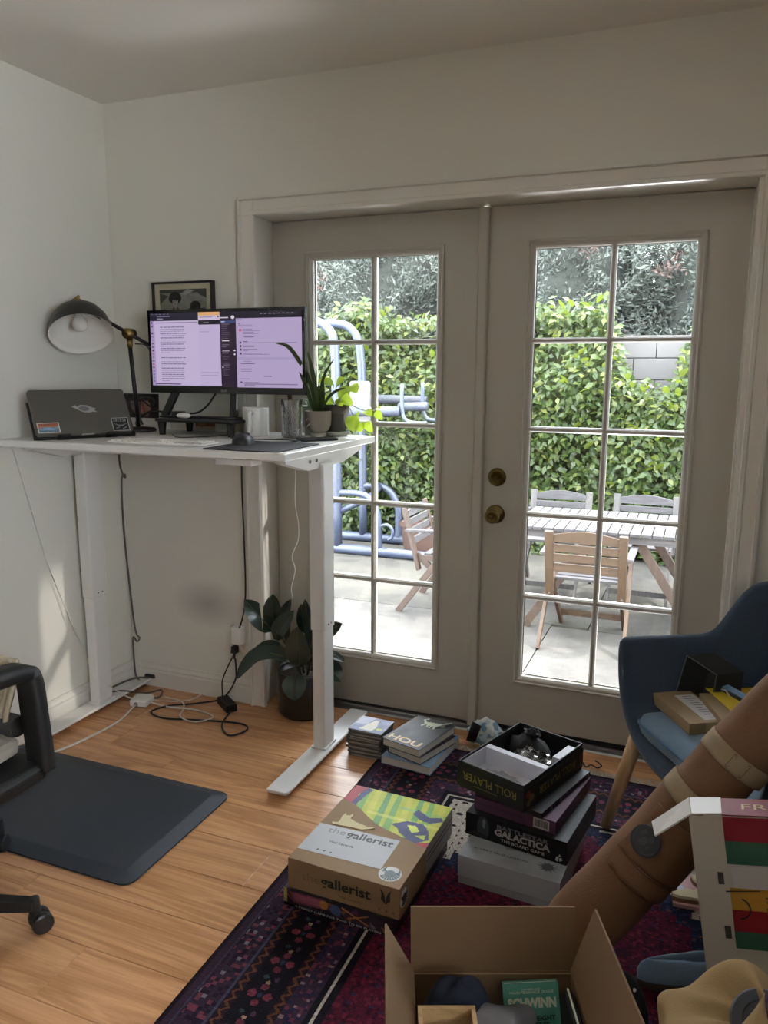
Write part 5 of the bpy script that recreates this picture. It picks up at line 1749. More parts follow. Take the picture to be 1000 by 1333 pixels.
for i in range(190):
    x = RX + .01 + (RW - .02) * i / 189 + rng.uniform(-.003, .003)
    l = rng.uniform(.035, .06)
    dx_ = rng.uniform(-.018, .018)
    for e in (-.0022, .0022):
        frg.tube([(x + e, RY - .004, .006), (x + dx_ * .5 + e, RY + l * .5, .0055), (x + dx_ + e * rng.uniform(.5, 2.5), RY + l, .0022)], [.0018, .0016, .0012], 4)
build('fringe', frg, mat('fringe_wool', '#b8ad9f', rough=1.0), rug, world=True, kind='stuff')

# ---- CD cases
cdm = mat('cd_case', '#5e5a56', rough=0.22, var=0.2, scale=60, objvar=0.35)
cdp = mat('cd_paper', '#8d877f', rough=0.7, objvar=0.3, var=0.25, scale=90)
zc = .0008
proto = None
for i in range(10):
    top = i == 9
    px, py = .668 + rng.uniform(-.006, .006), -.355 + rng.uniform(-.008, .008)
    if i < 3:
        px += .006
    rz = rng.uniform(-.05, .05)
    if proto is None:
        t = thing('cd_case', 'plastic disc case stacked under the top one beside the desk foot', 'disc case', (px, py, zc), rz, 'disc cases in the stack beside the desk foot')
        mb = MB()
        rbox(mb, -.071, .071, -.0625, .0625, 0, .0098, .003)
        build('case', mb, cdm, t)
        build('spine_paper', MB().box(-.0715, -.0705, -.057, .057, .002, .0078).box(-.055, .066, -.0632, -.0622, .0025, .0075), cdp, t)
        proto = t
    else:
        t = dup(proto, (px, py, zc), rz)
    t['label'] = 'plastic disc case beside the desk foot, %s of the stack' % ['lowest', 'second from the bottom', 'third from the bottom', 'fourth from the bottom', 'fifth from the bottom', 'fifth from the top', 'fourth from the top', 'third from the top', 'second from the top', 'topmost'][i]
    if top:
        t['label'] = 'topmost disc case of the stack, its cover showing a white penguin'
        cv = Canvas(60, 54, (142, 148, 172))
        cv.noise(7, 5, 4)
        cv.rect(0, .72, 1, 1, (128, 134, 160)).poly([(0, 0), (.45, 0), (.35, .5), (0, .6)], (186, 188, 198))
        cv.poly([(.30, .9), (.34, .6), (.42, .35), (.50, .15), (.58, .12), (.63, .2), (.62, .32), (.68, .5), (.70, .7), (.66, .9)], (216, 212, 196)).poly([(.32, .74), (.24, .82), (.27, .93), (.34, .88)], (206, 202, 186)).ell(.57, .17, .02, .02, (40, 40, 50)).poly([(.62, .19), (.70, .22), (.62, .24)], (90, 80, 60)).ell(.82, .72, .09, .08, (196, 200, 96))
        print_sheet('cover', cv, Matrix.Translation((px, py, zc + .0101)) @ Matrix.Rotation(rz, 4, 'Z') @ frame((-.066, .0605, 0), (1, 0, 0), (0, 1, 0)), .134, .12, print_mat('gloss_print', rough=0.5, spec=.3), t, 'cover print with a white penguin')
    zc += .0101

# ---- books
def book(name, label, c, w, d, h, rz, cover, spine_side='left', cat='book', pages='#cfcabf', z=None):
    """closed book lying flat: origin bottom centre; spine on the local left (-x) or front (-y)"""
    t = thing(name, label, cat, c, rz)
    if spine_side == 'left':
        pb = (-w / 2 + .004, w / 2 - .003, -d / 2 + .003, d / 2 - .003)
        cov = MB().box(-w / 2, w / 2, -d / 2, d / 2, 0, .0022).box(-w / 2, w / 2, -d / 2, d / 2, h - .0022, h).box(-w / 2, -w / 2 + .003, -d / 2, d / 2, .0022, h - .0022)
    else:
        pb = (-w / 2 + .003, w / 2 - .003, -d / 2 + .004, d / 2 - .003)
        cov = MB().box(-w / 2, w / 2, -d / 2, d / 2, 0, .0022).box(-w / 2, w / 2, -d / 2, d / 2, h - .0022, h).box(-w / 2, w / 2, -d / 2, -d / 2 + .003, .0022, h - .0022)
    build('cover', cov, cover, t, bevel=0.0008)
    build('page_block', MB().box(*pb, .0022, h - .0022), mat('book_pages', pages, rough=0.9, var=0.12, scale=6, stretch=(1, 1, 260), bump=0.4, bscale=3), t)
    return t
zr = .0095
b1 = book('book', 'large pale blue book, lowest of the stack between disc cases and game boxes', (.868, -.318, zr), .20, .285, .030, -.10, mat('blue_cover', '#8ea6bd', rough=0.35), 'left')
cv = Canvas(40, 56, (138, 164, 190))
cv.poly([(0, 0), (1, 0), (1, .5), (.6, .4), (.3, .6), (0, .5)], (92, 140, 190)).poly([(.6, .3), (.8, .2), (.9, .45), (.7, .5)], (110, 96, 86)).noise(5, 4, 2)
print_sheet('cover_print', cv, wm(b1) @ frame((-.097, .14, .0303), (1, 0, 0), (0, 1, 0)), .194, .28, MATS['gloss_print'], b1)
b2 = book('book', 'thick black covered book in the middle of the stack on the blue book', (.876, -.335, zr + .031), .155, .225, .030, -.32, mat('black_cover', '#1f1d1d', rough=0.4), 'left')
cv = Canvas(30, 44, (40, 38, 38))
cv.noise(14, 8, 6); cv.ell(.7, .3, .25, .3, (150, 146, 138), .6)
print_sheet('cover_print', cv, wm(b2) @ frame((-.075, .11, .0303), (1, 0, 0), (0, 1, 0)), .15, .22, MATS['gloss_print'], b2)
b3 = book('book', 'grey paperback on top of the stack with a cream dog and gold lettering', (.862, -.332, zr + .062), .168, .245, .030, -.26, mat('slate_cover', '#4b4b4c', rough=0.4), 'left')
cv = Canvas(60, 84, (70, 70, 70))
cv.noise(6, 5, 9)
cv.rect(.0, .0, .05, 1, (90, 90, 88)).line(.45, .16, .72, .12, .05, (206, 212, 186)).ell(.50, .17, .17, .055, (206, 212, 186)).ell(.76, .12, .085, .045, (206, 212, 186)).line(.36, .17, .25, .08, .025, (206, 212, 186)).line(.25, .08, .32, .03, .02, (206, 212, 186))
for a, b in ((.4, .36), (.46, .5), (.58, .56), (.64, .68)):
    cv.line(a, .2, b, .28, .022, (206, 212, 186))
cv.ell(.8, .11, .01, .006, (40, 40, 40))
print_sheet('cover_print', cv, wm(b3) @ frame((-.082, .12, .0303), (1, 0, 0), (0, 1, 0)), .164, .24, MATS['gloss_print'], b3, 'cover print of a leaping cream dog')
gold = mat('gold_print', '#b78f45', rough=0.4)
lettering('HOU', .052, wm(b3) @ frame((-.075, -.108, .0305), (1, 0, 0), (0, 1, 0)), gold, b3, bold=.0015, width=.14)
pn = thing('pencil', 'thin white pencil lying on the edge of the grey paperback', 'pencil', (.93, -.25, zr + .0925))
build('barrel', MB().tube([(-.02, -.03, .003), (.028, .03, .003)], .003, 6), mat('pencil_white', '#c9c8c4'), pn)
build('tip', MB().tube([(.028, .03, .003), (.034, .0375, .003)], [.003, .0004], 6), mat('pencil_tip', '#8a7358'), pn)

# ---- game box under the kraft sleeved one
GM = frame((.818, -1.276, 0), (.3258, -.0118, 0), (.013, .419, 0))
gw, gd = .327, .418
comic = mat('box_black', '#17151a', rough=0.4)
gb = thing('game_box', 'game box with comic art sides lying under the kraft sleeved box', 'game box', (.98, -1.07, zr))
mb = MB().box(-.014, gw - .014, -.006, gd - .008, zr, .0625)
build('body', mb.xf(GM), comic, gb, world=True, bevel=0.0015)
def comic_canvas(nx, ny, seed):
    c = Canvas(nx, ny, (44, 34, 46))
    r = random.Random(seed)
    for i in range(26):
        u, v = r.random(), r.random()
        col_ = r.choice([(110, 52, 66), (70, 78, 110), (150, 96, 48), (36, 30, 50), (96, 60, 96), (140, 126, 110), (120, 40, 46)])
        c.poly([(u + r.uniform(-.06, .06), v + r.uniform(-.4, .4)) for _ in range(3)], col_, .8)
    return c
cv = comic_canvas(160, 26, 4)
cv.rect(0, .86, 1, 1, (16, 15, 18)).poly([(.05, .15), (.36, .05), (.4, .6), (.1, .75)], (126, 66, 84)).poly([(.08, .22), (.33, .14), (.36, .5), (.12, .64)], (150, 84, 100)).ell(.38, .35, .04, .25, (172, 116, 50)).ell(.49, .45, .05, .3, (70, 84, 120)).line(.55, .2, .78, .75, .008, (190, 120, 60), .2).line(.78, .25, .6, .7, .006, (190, 120, 60), .2).rect(0, 0, .03, .8, (176, 160, 90))
cv.noise(6, 12, 3)
print_sheet('front_print', cv, GM @ frame((-.014, -.0065, .0625), (1, 0, 0), (0, 0, 1)), gw, .053, MATS['gloss_print'], gb)
print_sheet('side_print', comic_canvas(160, 26, 8), GM @ frame((gw - .0135, -.006, .0625), (0, 1, 0), (0, 0, 1)), gd, .053, MATS['gloss_print'], gb)
# "POW"-like block caption is only texture; a thin white caption line of the strip
lettering('A FAMILY GAME FOR TWO TO SIX PLAYERS', .0085, GM @ frame((.02, -.0068, .0112), (1, 0, 0), (0, 0, 1)), mat('print_white', '#b9b6b0'), gb, width=.26)

# ---- kraft sleeved game box on top
kraft = mat('kraft_card', '#8f7453', rough=0.7, var=0.05, scale=20, bump=0.15, bscale=250)
kg = thing('game_box', 'game box in a kraft sleeve with white title label and yellow art', 'game box', (.98, -1.07, .0635))
mb = MB().box(.001, gw - .001, .0, gd, .0635, .1505)
build('body', mb.xf(GM), mat('box_grey', '#8a8784', rough=0.5), kg, world=True, bevel=0.0012)
sd = MB()
for (z0, z1, m_) in ((.118, .1215, 0), (.103, .106, 0)):
    sd.box(gw - .0012, gw - .0002, .2, gd - .001, z0, z1)
build('side_lines', sd.xf(GM), mat('maroon_line', '#4a2430'), kg, world=True)
# sleeve: top sheet with curved edge, front, and sides
edge = [(-.001, .327), (.04, .315), (.072, .298), (.11, .27), (.151, .243), (.19, .229), (.224, .22), (.28, .204), (gw + .001, .19)]
def slab_poly(pts, z0, z1):
    return MB().prism([(x, y, z0) for x, y in pts], (0, 0, z1 - z0))
sv = slab_poly([(-.001, -.001), (gw + .001, -.001)] + edge[::-1], .1508, .1518)
sv.box(-.001, gw + .001, -.0016, -.0004, .0637, .1512)
sv.prism([(gw + .0002, -.0016, .0637), (gw + .0002, .19, .0637), (gw + .0002, .19, .1512), (gw + .0002, -.0016, .1512)], (.0012, 0, 0))
sv.prism([(-.0014, -.0016, .0637), (-.0014, .327, .0637), (-.0014, .327, .1512), (-.0014, -.0016, .1512)], (.0012, 0, 0))
build('sleeve', sv.xf(GM), kraft, kg, world=True)
cv = Canvas(130, 100, (176, 186, 44))
for k in range(9):
    cv.poly([(.12 + k * .11, 0), (.17 + k * .11, 0), (.30 + k * .11, 1), (.22 + k * .11, 1)], [(92, 156, 84), (198, 196, 60), (66, 138, 86)][k % 3], .7)
cv.rect(.55, .25, 1, .3, (120, 180, 112), .5).rect(.3, .5, 1, .56, (216, 216, 96), .6)
NV = (44, 46, 96)
cv.poly([(0, 0), (.14, 0), (.10, .2), (.13, .45), (.2, .62), (.12, .8), (0, .5)], (158, 36, 44))
cv.poly([(.14, 0), (.2, .02), (.17, .18), (.15, .42), (.22, .6), (.16, .6), (.1, .4), (.11, .15)], NV)
cv.poly([(.72, .22), (.86, .34), (.97, .28), (1, .36), (.9, .46), (.8, .44), (.7, .34)], NV)
cv.poly([(.58, .66), (.7, .52), (.84, .5), (.93, .62), (.98, .8), (.9, .9), (.78, .86), (.7, .8), (.66, .72)], NV)
cv.poly([(.72, .6), (.8, .58), (.86, .68), (.8, .74)], (196, 206, 80)).poly([(.84, .78), (.93, .72), (.94, .82)], (186, 200, 84))
cv.poly([(.62, .9), (.8, .86), (.95, .92), (.9, 1), (.6, 1)], NV).poly([(.9, .9), (1, .84), (1, 1), (.84, 1)], (158, 36, 44))
cv.poly([(.1, .9), (.3, .84), (.55, .96), (.6, 1), (.1, 1)], (158, 36, 44)).noise(5, 8, 2)
print_sheet('cover_art', cv, GM @ frame((.001, gd, .1507), (1, 0, 0), (0, 1, 0)), gw - .002, gd - .185, MATS['gloss_print'], kg, 'green and yellow striped abstract cover art')
labm = mat('label_grey', '#b6b7ba', rough=0.55, var=0.05, scale=14)
lb = slab_poly([(-.0005, .046), (.25, .056), (.248, .194), (-.0005, .181)], .1519, .1522)
build('title_label', lb.xf(GM), labm, kg, world=True)
cat_o = [(.032, .19), (.030, .198), (.046, .203), (.047, .215), (.043, .236), (.045, .256), (.053, .245), (.063, .249), (.066, .262), (.073, .248), (.071, .235), (.09, .226), (.118, .221), (.138, .215), (.152, .222), (.158, .219), (.140, .205), (.125, .196), (.09, .196), (.055, .191)]
build('cat_cutout', slab_poly([(x, y) for x, y in cat_o], .1519, .1540).xf(GM), mat('pale_gold', '#c7b98a', rough=0.6), kg, world=True, label='pale gold reclining cat silhouette')
inkb = mat('ink_black', '#17171b', rough=0.5)
inkg = mat('ink_grey', '#8f8d8c', rough=0.5)
inks = mat('ink_soft', '#46464b', rough=0.5)
T = lambda x, y, z=.1523: GM @ frame((x, y, z), (1, .035, 0), (-.035, 1, 0))
lettering('the', .036, T(.038, .150), inkg, kg, width=.055)
lettering('gallerist', .040, T(.098, .150), inkb, kg, bold=.0008, width=.142)
lettering('Vital Lacerda', .014, T(.066, .106), inks, kg, width=.075)
ic = MB()
for k in range(3):
    ic.prism([GM @ Vector((x, y, .1522)) for x, y in ((.05 + k * .02, .062), (.058 + k * .02, .062), (.056 + k * .02, .07))], (0, 0, .0002))
build('small_icons', ic, inks, kg, world=True)
def emblem(M, r, par, ring, inner):
    e = MB().lathe([(.0001, 0), (r, 0), (r, .0004), (.0001, .0004)], n=36).xf(M)
    o1 = build('emblem_disc', e, ring, par, world=True)
    e = MB()
    for k in range(9):
        a = PI * (.15 + .7 * 0) + PI * 1.1 + k * (PI * .8 / 8)
        e.prism([Vector((math.cos(a + q) * rr_, math.sin(a + q) * rr_, .0005)) for q, rr_ in ((-.12, r * .45), (-.14, r * .85), (.1, r * .9), (.08, r * .45))], (0, 0, .0003))
    e.lathe([(.0001, .0005), (r * .48, .0005), (r * .48, .0009), (.0001, .0009)], n=24)
    for s in (-1, 1):
        e.prism([Vector((s * r * a_, r * b_, .0006)) for a_, b_ in ((.3, .2), (.75, .05), (.8, .45), (.55, .85), (.6, .45))][::s], (0, 0, .0004))
    build('emblem_mark', e.xf(M), inner, o1, world=True)
emblem(GM @ Matrix.Translation((.281, .047, .1519)), .031, kg, mat('disc_pale', '#c5c4bd', rough=0.5), mat('mark_teal', '#4a5a5e', rough=0.5))
FG = lambda x, z: GM @ frame((x, -.0019, z), (1, 0, 0), (0, 0, 1))
lettering('the', .036, FG(.042, .098), mat('kraft_ink', '#74603f'), kg, width=.055)
lettering('gallerist', .040, FG(.10, .098), inkb, kg, bold=.0008, width=.148)
lettering('Vital Lacerda', .012, FG(.152, .077), mat('kraft_ink2', '#5f4c34'), kg, width=.068)
fe = MB()
for s in (-1, 1):
    fe.prism([FG(.290 + s * x, .122 + z) @ Vector((0, 0, 0)) for x, z in ((.0, -.024), (.013, -.012), (.012, .006), (.016, .02), (.006, .008), (.002, -.004))], GM.to_3x3() @ Vector((0, -.0003, 0)))
build('front_emblem', fe, inkb, kg, world=True)
fi = MB()
for k in range(3):
    fi.prism([FG(.268 + k * .02, .076) @ Vector(p) for p in ((0, 0, 0), (.008, 0, 0), (.004, .008, 0))], GM.to_3x3() @ Vector((0, -.0003, 0)))
build('front_icons', fi, mat('kraft_ink2', '#5f4c34'), kg, world=True)
SE = GM @ frame((gw + .0016, .03, .11), (0, 1, 0), (0, 0, 1))
emblem(SE, .026, kg, mat('disc_pale', '#c5c4bd'), inkb)

# ---- the other stack: silver box, space opera box, purple box, dark box, open black box
wbx = thing('game_box', 'large silver grey box at the bottom of the right stack', 'game box', (1.37, -.85, zr))
WMx = frame((1.220, -1.012, 0), (.292, -.019, 0), (.0247, .379, 0))
ww, wd = .293, .325
build('lid', MB().box(0, ww, 0, wd, .034, .098).xf(WMx), mat('silver_card', '#9a9da0', rough=0.42, var=0.06, scale=8), wbx, world=True, bevel=0.0012)
build('tray', MB().box(.002, ww - .002, .002, wd - .002, zr, .0335).xf(WMx), mat('silver_card2', '#8b8e91', rough=0.45), wbx, world=True)
cv = Canvas(90, 100, (152, 155, 158))
cv.noise(10, 4, 5); cv.poly([(.2, .45), (.7, .3), (.9, .6), (.4, .75)], (96, 99, 102), .6)
print_sheet('lid_print', cv, WMx @ frame((.001, wd - .001, .0983), (1, 0, 0), (0, 1, 0)), ww - .002, wd - .002, MATS['gloss_print'], wbx)
em = MB()
for k in range(12):
    a = k * PI / 6
    em.prism([WMx @ Vector((.245 + math.cos(a + q) * r * 1.1, .055 + math.sin(a + q) * r * .8, .0985)) for q, r in ((-.2, .014), (0, .030), (.2, .014))], (0, 0, .0002))
em.lathe([(.0001, 0), (.016, 0), (.016, .0002), (.0001, .0002)], tuple(WMx @ Vector((.245, .055, .0985))), 20)
build('crest', em, inks, wbx, world=True)
lettering('A VERY OLD LEGEND', .011, WMx @ frame((.03, .05, .0985), (1, 0, 0), (0, 1, 0)), inks, wbx, width=.16)

bsg = thing('game_box', 'black space themed game box second from the bottom of the right stack', 'game box', (1.37, -.77, .1))
BM = frame((1.211, -.903, 0), (.304, -.046, 0), (.042, .285, 0))
bwid, bdep = .3075, .29
build('lid', MB().box(0, bwid, 0, bdep, .0995, .1695).xf(BM), mat('black_card', '#101012', rough=0.6, var=0.3, scale=14), bsg, world=True, bevel=0.0012)
cv = Canvas(150, 34, (16, 16, 19))
cv.ell(.18, .5, .06, .55, (54, 58, 64)).ell(.19, .3, .02, .2, (112, 110, 112)).rect(.2, .3, .24, .8, (50, 56, 64)).poly([(.0, 1), (.1, .7), (.2, .8), (.26, 1)], (44, 40, 42)).noise(3, 9, 7)
print_sheet('front_print', cv, BM @ frame((.0, -.0006, .1695), (1, 0, 0), (0, 0, 1)), bwid, .07, MATS['gloss_print'], bsg)
cv = Canvas(120, 34, (40, 38, 48)); cv.noise(12, 9, 8)
print_sheet('side_print', cv, BM @ frame((bwid + .0006, 0, .1695), (0, 1, 0), (0, 0, 1)), bdep, .07, MATS['gloss_print'], bsg)
FB = lambda x, z: BM @ frame((x, -.0009, z), (1, 0, 0), (0, 0, 1))
lettering('BATTLESTAR', .0165, FB(.098, .147), mat('letter_steel', '#6e6a72'), bsg, width=.155, bold=.0003)
lettering('GALACTICA', .027, FB(.092, .125), mat('letter_silver', '#a09a98'), bsg, width=.168, bold=.0012)
lettering('THE BOARD GAME', .0125, FB(.112, .109), mat('print_white', '#b9b6b0'), bsg, width=.132)
lg_ = MB()
lg_.prism([FB(.276, .107) @ Vector(p) for p in ((0, 0, 0), (.008, -.002, 0), (.01, .012, 0), (.003, .012, 0))], BM.to_3x3() @ Vector((0, -.0003, 0)))
lg_.prism([FB(.288, .107) @ Vector(p) for p in ((0, 0, 0), (.008, .004, 0), (.006, .012, 0), (0, .010, 0))], BM.to_3x3() @ Vector((0, -.0003, 0)))
lg_.prism([FB(.284, .121) @ Vector(p) for p in ((0, 0, 0), (.008, .002, 0), (.004, .008, 0))], BM.to_3x3() @ Vector((0, -.0003, 0)))
build('maker_mark', lg_, mat('print_white', '#b9b6b0'), bsg, world=True)

pu = thing('game_box', 'purple game box with a barcode, third from the bottom of the right stack', 'game box', (1.4, -.73, .1705))
PMx = frame((1.228, -.878, 0), (.981, -.1925, 0), (.1925, .981, 0))
pw, pd = .255, .30
build('body', MB().box(0, pw, 0, pd, .1705, .2115).xf(PMx), mat('purple_card', '#4c2b44', rough=0.65, var=0.12, scale=12), pu, world=True, bevel=0.001)
lettering('FRIGHTFUL HOUSE', .014, PMx @ frame((.02, -.0006, .186), (1, 0, 0), (0, 0, 1)), mat('letter_mauve', '#3e2433'), pu, width=.13)
bc = MB()
bc.box(.188, .236, -.0008, -.0002, .176, .206)
b_o = build('barcode_label', bc.xf(PMx), mat('print_white', '#b9b6b0'), pu, world=True)
bb_ = MB()
x = .192
r2 = random.Random(9)
while x < .232:
    w = r2.choice((.0008, .0014, .002))
    bb_.box(x, x + w, -.0012, -.0008, .181, .203)
    x += w + r2.choice((.0009, .0015))
build('barcode_bars', bb_.xf(PMx), inkb, b_o, world=True)

dk_ = thing('game_box', 'dark picture sided box right under the open black box', 'game box', (1.37, -.73, .212))
RM = frame((1.173, -.866, 0), (.942, -.335, 0), (.335, .942, 0))
rw_, rd_ = .2275, .345
DM = frame((1.199, -.849, 0), (.952, -.306, 0), (.306, .952, 0))
build('body', MB().box(0, .25, 0, .31, .212, .2275).xf(DM), mat('black_card', '#121215'), dk_, world=True)
cv = Canvas(110, 10, (30, 26, 30))
r2 = random.Random(2)
for k in range(14):
    u = r2.random()
    cv.rect(u, .1, u + r2.uniform(.01, .03), .9, r2.choice([(120, 112, 110), (96, 40, 46), (64, 84, 60), (150, 110, 80), (60, 60, 76)]))
print_sheet('side_print', cv, DM @ frame((.2505, 0, .2275), (0, 1, 0), (0, 0, 1)), .31, .0155, MATS['gloss_print'], dk_)

ro = thing('open_game_box', 'open black game box with white dividers on top of the right stack', 'game box', (1.36, -.7, .228))
th = .003
ZB0, ZB1 = .2280, .310
ob_ = MB()
ob_.box(0, rw_, 0, rd_, ZB0, ZB0 + th).box(0, rw_, 0, th, ZB0, ZB1).box(0, rw_, rd_ - th, rd_, ZB0, ZB1).box(0, th, th, rd_ - th, ZB0, ZB1).box(rw_ - th, rw_, th, rd_ - th, ZB0, ZB1)
rbk = mat('black_card', '#121215')
build('tray', ob_.xf(RM), rbk, ro, world=True)
lid_ = MB()
lid_.box(-.002, rw_ + .002, -.002, 0, ZB0 + .001, ZB1 - .014).box(-.002, rw_ + .002, rd_, rd_ + .002, ZB0 + .001, ZB1 - .014).box(-.002, 0, 0, rd_, ZB0 + .001, ZB1 - .014).box(rw_, rw_ + .002, 0, rd_, ZB0 + .001, ZB1 - .014)
build('lid_underneath', lid_.xf(RM), rbk, ro, world=True)
wi = MB()
wcard = mat('insert_white', '#c3c2c8', rough=0.6)
zi = ZB1 - .008
wi.box(th, rw_ - th, th, th + .003, ZB0 + th, zi).box(th, th + .003, th, rd_ * .42, ZB0 + th, zi).box(rw_ - th - .003, rw_ - th, th, rd_ * .42, ZB0 + th, zi)
wi.box(th, rw_ - th, th, rd_ * .42, ZB0 + th, ZB0 + .02)
build('insert', wi.xf(RM), wcard, ro, world=True)
build('divider', MB().box(th, rw_ - th, rd_ * .40, rd_ * .40 + .022, ZB0 + th, zi).xf(RM), wcard, ro, world=True)
build('insert_side', MB().box(rw_ - th - .035, rw_ - th, rd_ * .66, rd_ - .02, ZB0 + th, zi - .004).xf(RM), wcard, ro, world=True)
gd_ = mat('letter_gold', '#8f7d40', rough=0.4, metal=0.4)
# lettering stands upside down on both sides
lettering('ROLL PLAYER', .034, RM @ frame((.207, -.0026, .281), (-1, 0, 0), (0, 0, -1)), gd_, ro, width=.185)
lettering('ROLL PLAYER', .034, RM @ frame((rw_ + .0026, .300, .273), (0, -1, 0), (0, 0, -1)), gd_, ro, width=.215)
ar = MB()
ar.box(.06, .14, -.0028, -.002, .2465, .2475)
build('small_line', ar.xf(RM), gd_, ro, world=True)
cv = Canvas(22, 26, (34, 24, 24))
cv.ell(.3, .3, .2, .15, (120, 44, 40)).ell(.6, .55, .25, .2, (110, 92, 50)).ell(.35, .75, .15, .15, (96, 100, 52)).noise(8, 5, 3)
print_sheet('corner_art', cv, RM @ frame((rw_ + .0026, .004, .295), (0, 1, 0), (0, 0, 1)), .058, .066, MATS['gloss_print'], ro)
cv = Canvas(14, 22, (30, 24, 26))
cv.ell(.5, .4, .3, .25, (110, 52, 50)).ell(.5, .75, .25, .15, (90, 78, 70)).noise(8, 5, 4)
print_sheet('end_art', cv, RM @ frame((rw_ + .0026, .318, .294), (0, 1, 0), (0, 0, 1)), .03, .06, MATS['gloss_print'], ro)
# contents
cl = mat('clear_bag', '#a6a6a6', rough=0.15)
def crumple(name, label, M, w, d, h, amp, m, seed, cat, nx=18, ny=14, parent=None, solid=0.0015, sub=0):
    r = np.random.default_rng(seed)
    g = r.normal(0, 1, (ny, nx))
    P = []
    for i in range(ny):
        row = []
        for j in range(nx):
            u, v = j / (nx - 1) * 2 - 1, i / (ny - 1) * 2 - 1
            e = max(0, 1 - max(abs(u), abs(v)) ** 3)
            row.append(Vector((u * w / 2 * (1 + .05 * g[i, j] * (1 - e)), v * d / 2 * (1 + .06 * g[i, (j + 3) % nx] * (1 - e)), h * e * (.7 + .3 * math.cos(u * 2.2) * math.cos(v * 1.7)) + amp * abs(g[i, j]) * (.3 + e))))
        P.append(row)
    mb = MB().grid(P).xf(M)
    if parent is None:
        t = thing(name, label, cat, tuple(M.translation))
        build('film', mb, m, t, world=True, solid=solid, subsurf=sub, smooth=bool(sub))
        return t
    return build(name, mb, m, parent, world=True, smooth=False, solid=solid)
pbag = NT('clear_film')
MATS['clear_film'] = glass_mat('clear_film_', tint=(.86, .86, .86), refl=1.5, rough=.12, through=.12)
pb_ = crumple('plastic_bag', 'crinkled clear plastic bag of dark pieces in the open black box', RM @ Matrix.Translation((.125, .215, ZB0 + .03)), .155, .10, .03, .007, MATS['clear_film'], 5, 'bag')
pcs = MB()
for k in range(34):
    c_ = RM @ Vector((.075 + rng.random() * .10, .185 + rng.random() * .06, ZB0 + .006 + rng.random() * .03))
    s_ = .0065
    pcs.add([c_ + Vector((a * s_, b * s_, c * s_)) for a in (-1, 1) for b in (-1, 1) for c in (-1, 1)], [(0, 1, 3, 2), (4, 6, 7, 5), (0, 4, 5, 1), (2, 3, 7, 6), (0, 2, 6, 4), (1, 5, 7, 3)])
build('pieces', pcs, mat('dark_pieces', '#4b4b4d', rough=0.3, var=0.3, scale=80), pb_, world=True, kind='stuff')
pouch = thing('drawstring_pouch', 'black cloth drawstring pouch at the back of the open black box', 'pouch', (1.38, -.56, ZB0))
P = []
n_ = 26
g = nrg.normal(0, 1, (12, n_))
for i, (r, z) in enumerate(((.02, .0), (.06, .004), (.075, .02), (.074, .036), (.064, .05), (.047, .062), (.028, .072), (.016, .078), (.018, .084), (.026, .092), (.021, .094), (.006, .082))):
    P.append([((r + .006 * g[i, j] * (1 if 0 < i < 10 else .3)) * 1.1 * math.cos(2 * PI * j / n_), (r + .004 * g[(i + 2) % 12, j]) * .72 * math.sin(2 * PI * j / n_), z) for j in range(n_)])
mb = MB().grid(P, wrap=True)
mb.xf(RM @ Matrix.Translation((.082, .278, ZB0 + .004)) @ Matrix.Rotation(-.35, 4, 'Z'))
build('bag', mb, mat('black_cloth', '#0d0d0e', rough=0.9, var=0.2, scale=40, bump=0.4, bscale=300), pouch, world=True, smooth=True)
cpt = RM @ Vector((.082, .278, ZB0 + .083))
build('cord', MB().tube([cpt + Vector((.017 * math.cos(a) + (.012 if a > 5 else 0), .013 * math.sin(a), .004 + .016 * max(0, math.sin(a * 1.0)))) for a in [i * .5 for i in range(16)]], .0022, 6), black_pl, pouch, world=True, smooth=True)
cardt = thing('score_cards', 'pale printed cards lying in the front compartment of the black box', 'cards', tuple(RM @ Vector((.11, .07, ZB0 + .021))))
mb = MB()
for k in range(5):
    a = rng.uniform(-.5, .5)
    M_ = RM @ Matrix.Translation((.11 + rng.uniform(-.03, .03), .068 + rng.uniform(-.01, .01), ZB0 + .0205 + k * .0016)) @ Matrix.Rotation(a, 4, 'Z')
    mb.add([M_ @ Vector(p) for p in ((-.05, -.032, 0), (.05, -.032, 0), (.05, .032, 0), (-.05, .032, 0), (-.05, -.032, .001), (.05, -.032, .001), (.05, .032, .001), (-.05, .032, .001))], [(3, 2, 1, 0), (4, 5, 6, 7), (0, 1, 5, 4), (1, 2, 6, 5), (2, 3, 7, 6), (3, 0, 4, 7)])
build('card_pile', mb, mat('card_grey', '#8c8c90', rough=0.5, var=0.25, scale=50), cardt, world=True, kind='stuff')

# ---- crumpled patterned pouch behind the boxes
cp_ = thing('patterned_pouch', 'crumpled pale blue and white patterned cloth pouch behind the open black box', 'pouch', (1.075, -.145, .0095))
cvm = NT('mask_cloth')
tc = cvm.node('ShaderNodeTexCoord'); vo = cvm.node('ShaderNodeTexVoronoi', _in={'Scale': 55.0})
cvm.link(tc.outputs['Object'], vo.inputs['Vector'])
cr = cvm.node('ShaderNodeValToRGB')
cr.color_ramp.interpolation = 'CONSTANT'
for p_, c_ in ((0, '#7fa3bd'), (.45, '#b9cdd6'), (.7, '#d8dcd8'), (.92, '#4f6672')):
    e = cr.color_ramp.elements.new(p_) if p_ else cr.color_ramp.elements[0]
    e.color = s2l(c_) + (1,)
cvm.link(vo.outputs['Color'], cr.inputs[0]); cvm.link(cr.outputs[0], cvm.b.inputs['Base Color']); cvm.b.inputs['Roughness'].default_value = .8
P = []
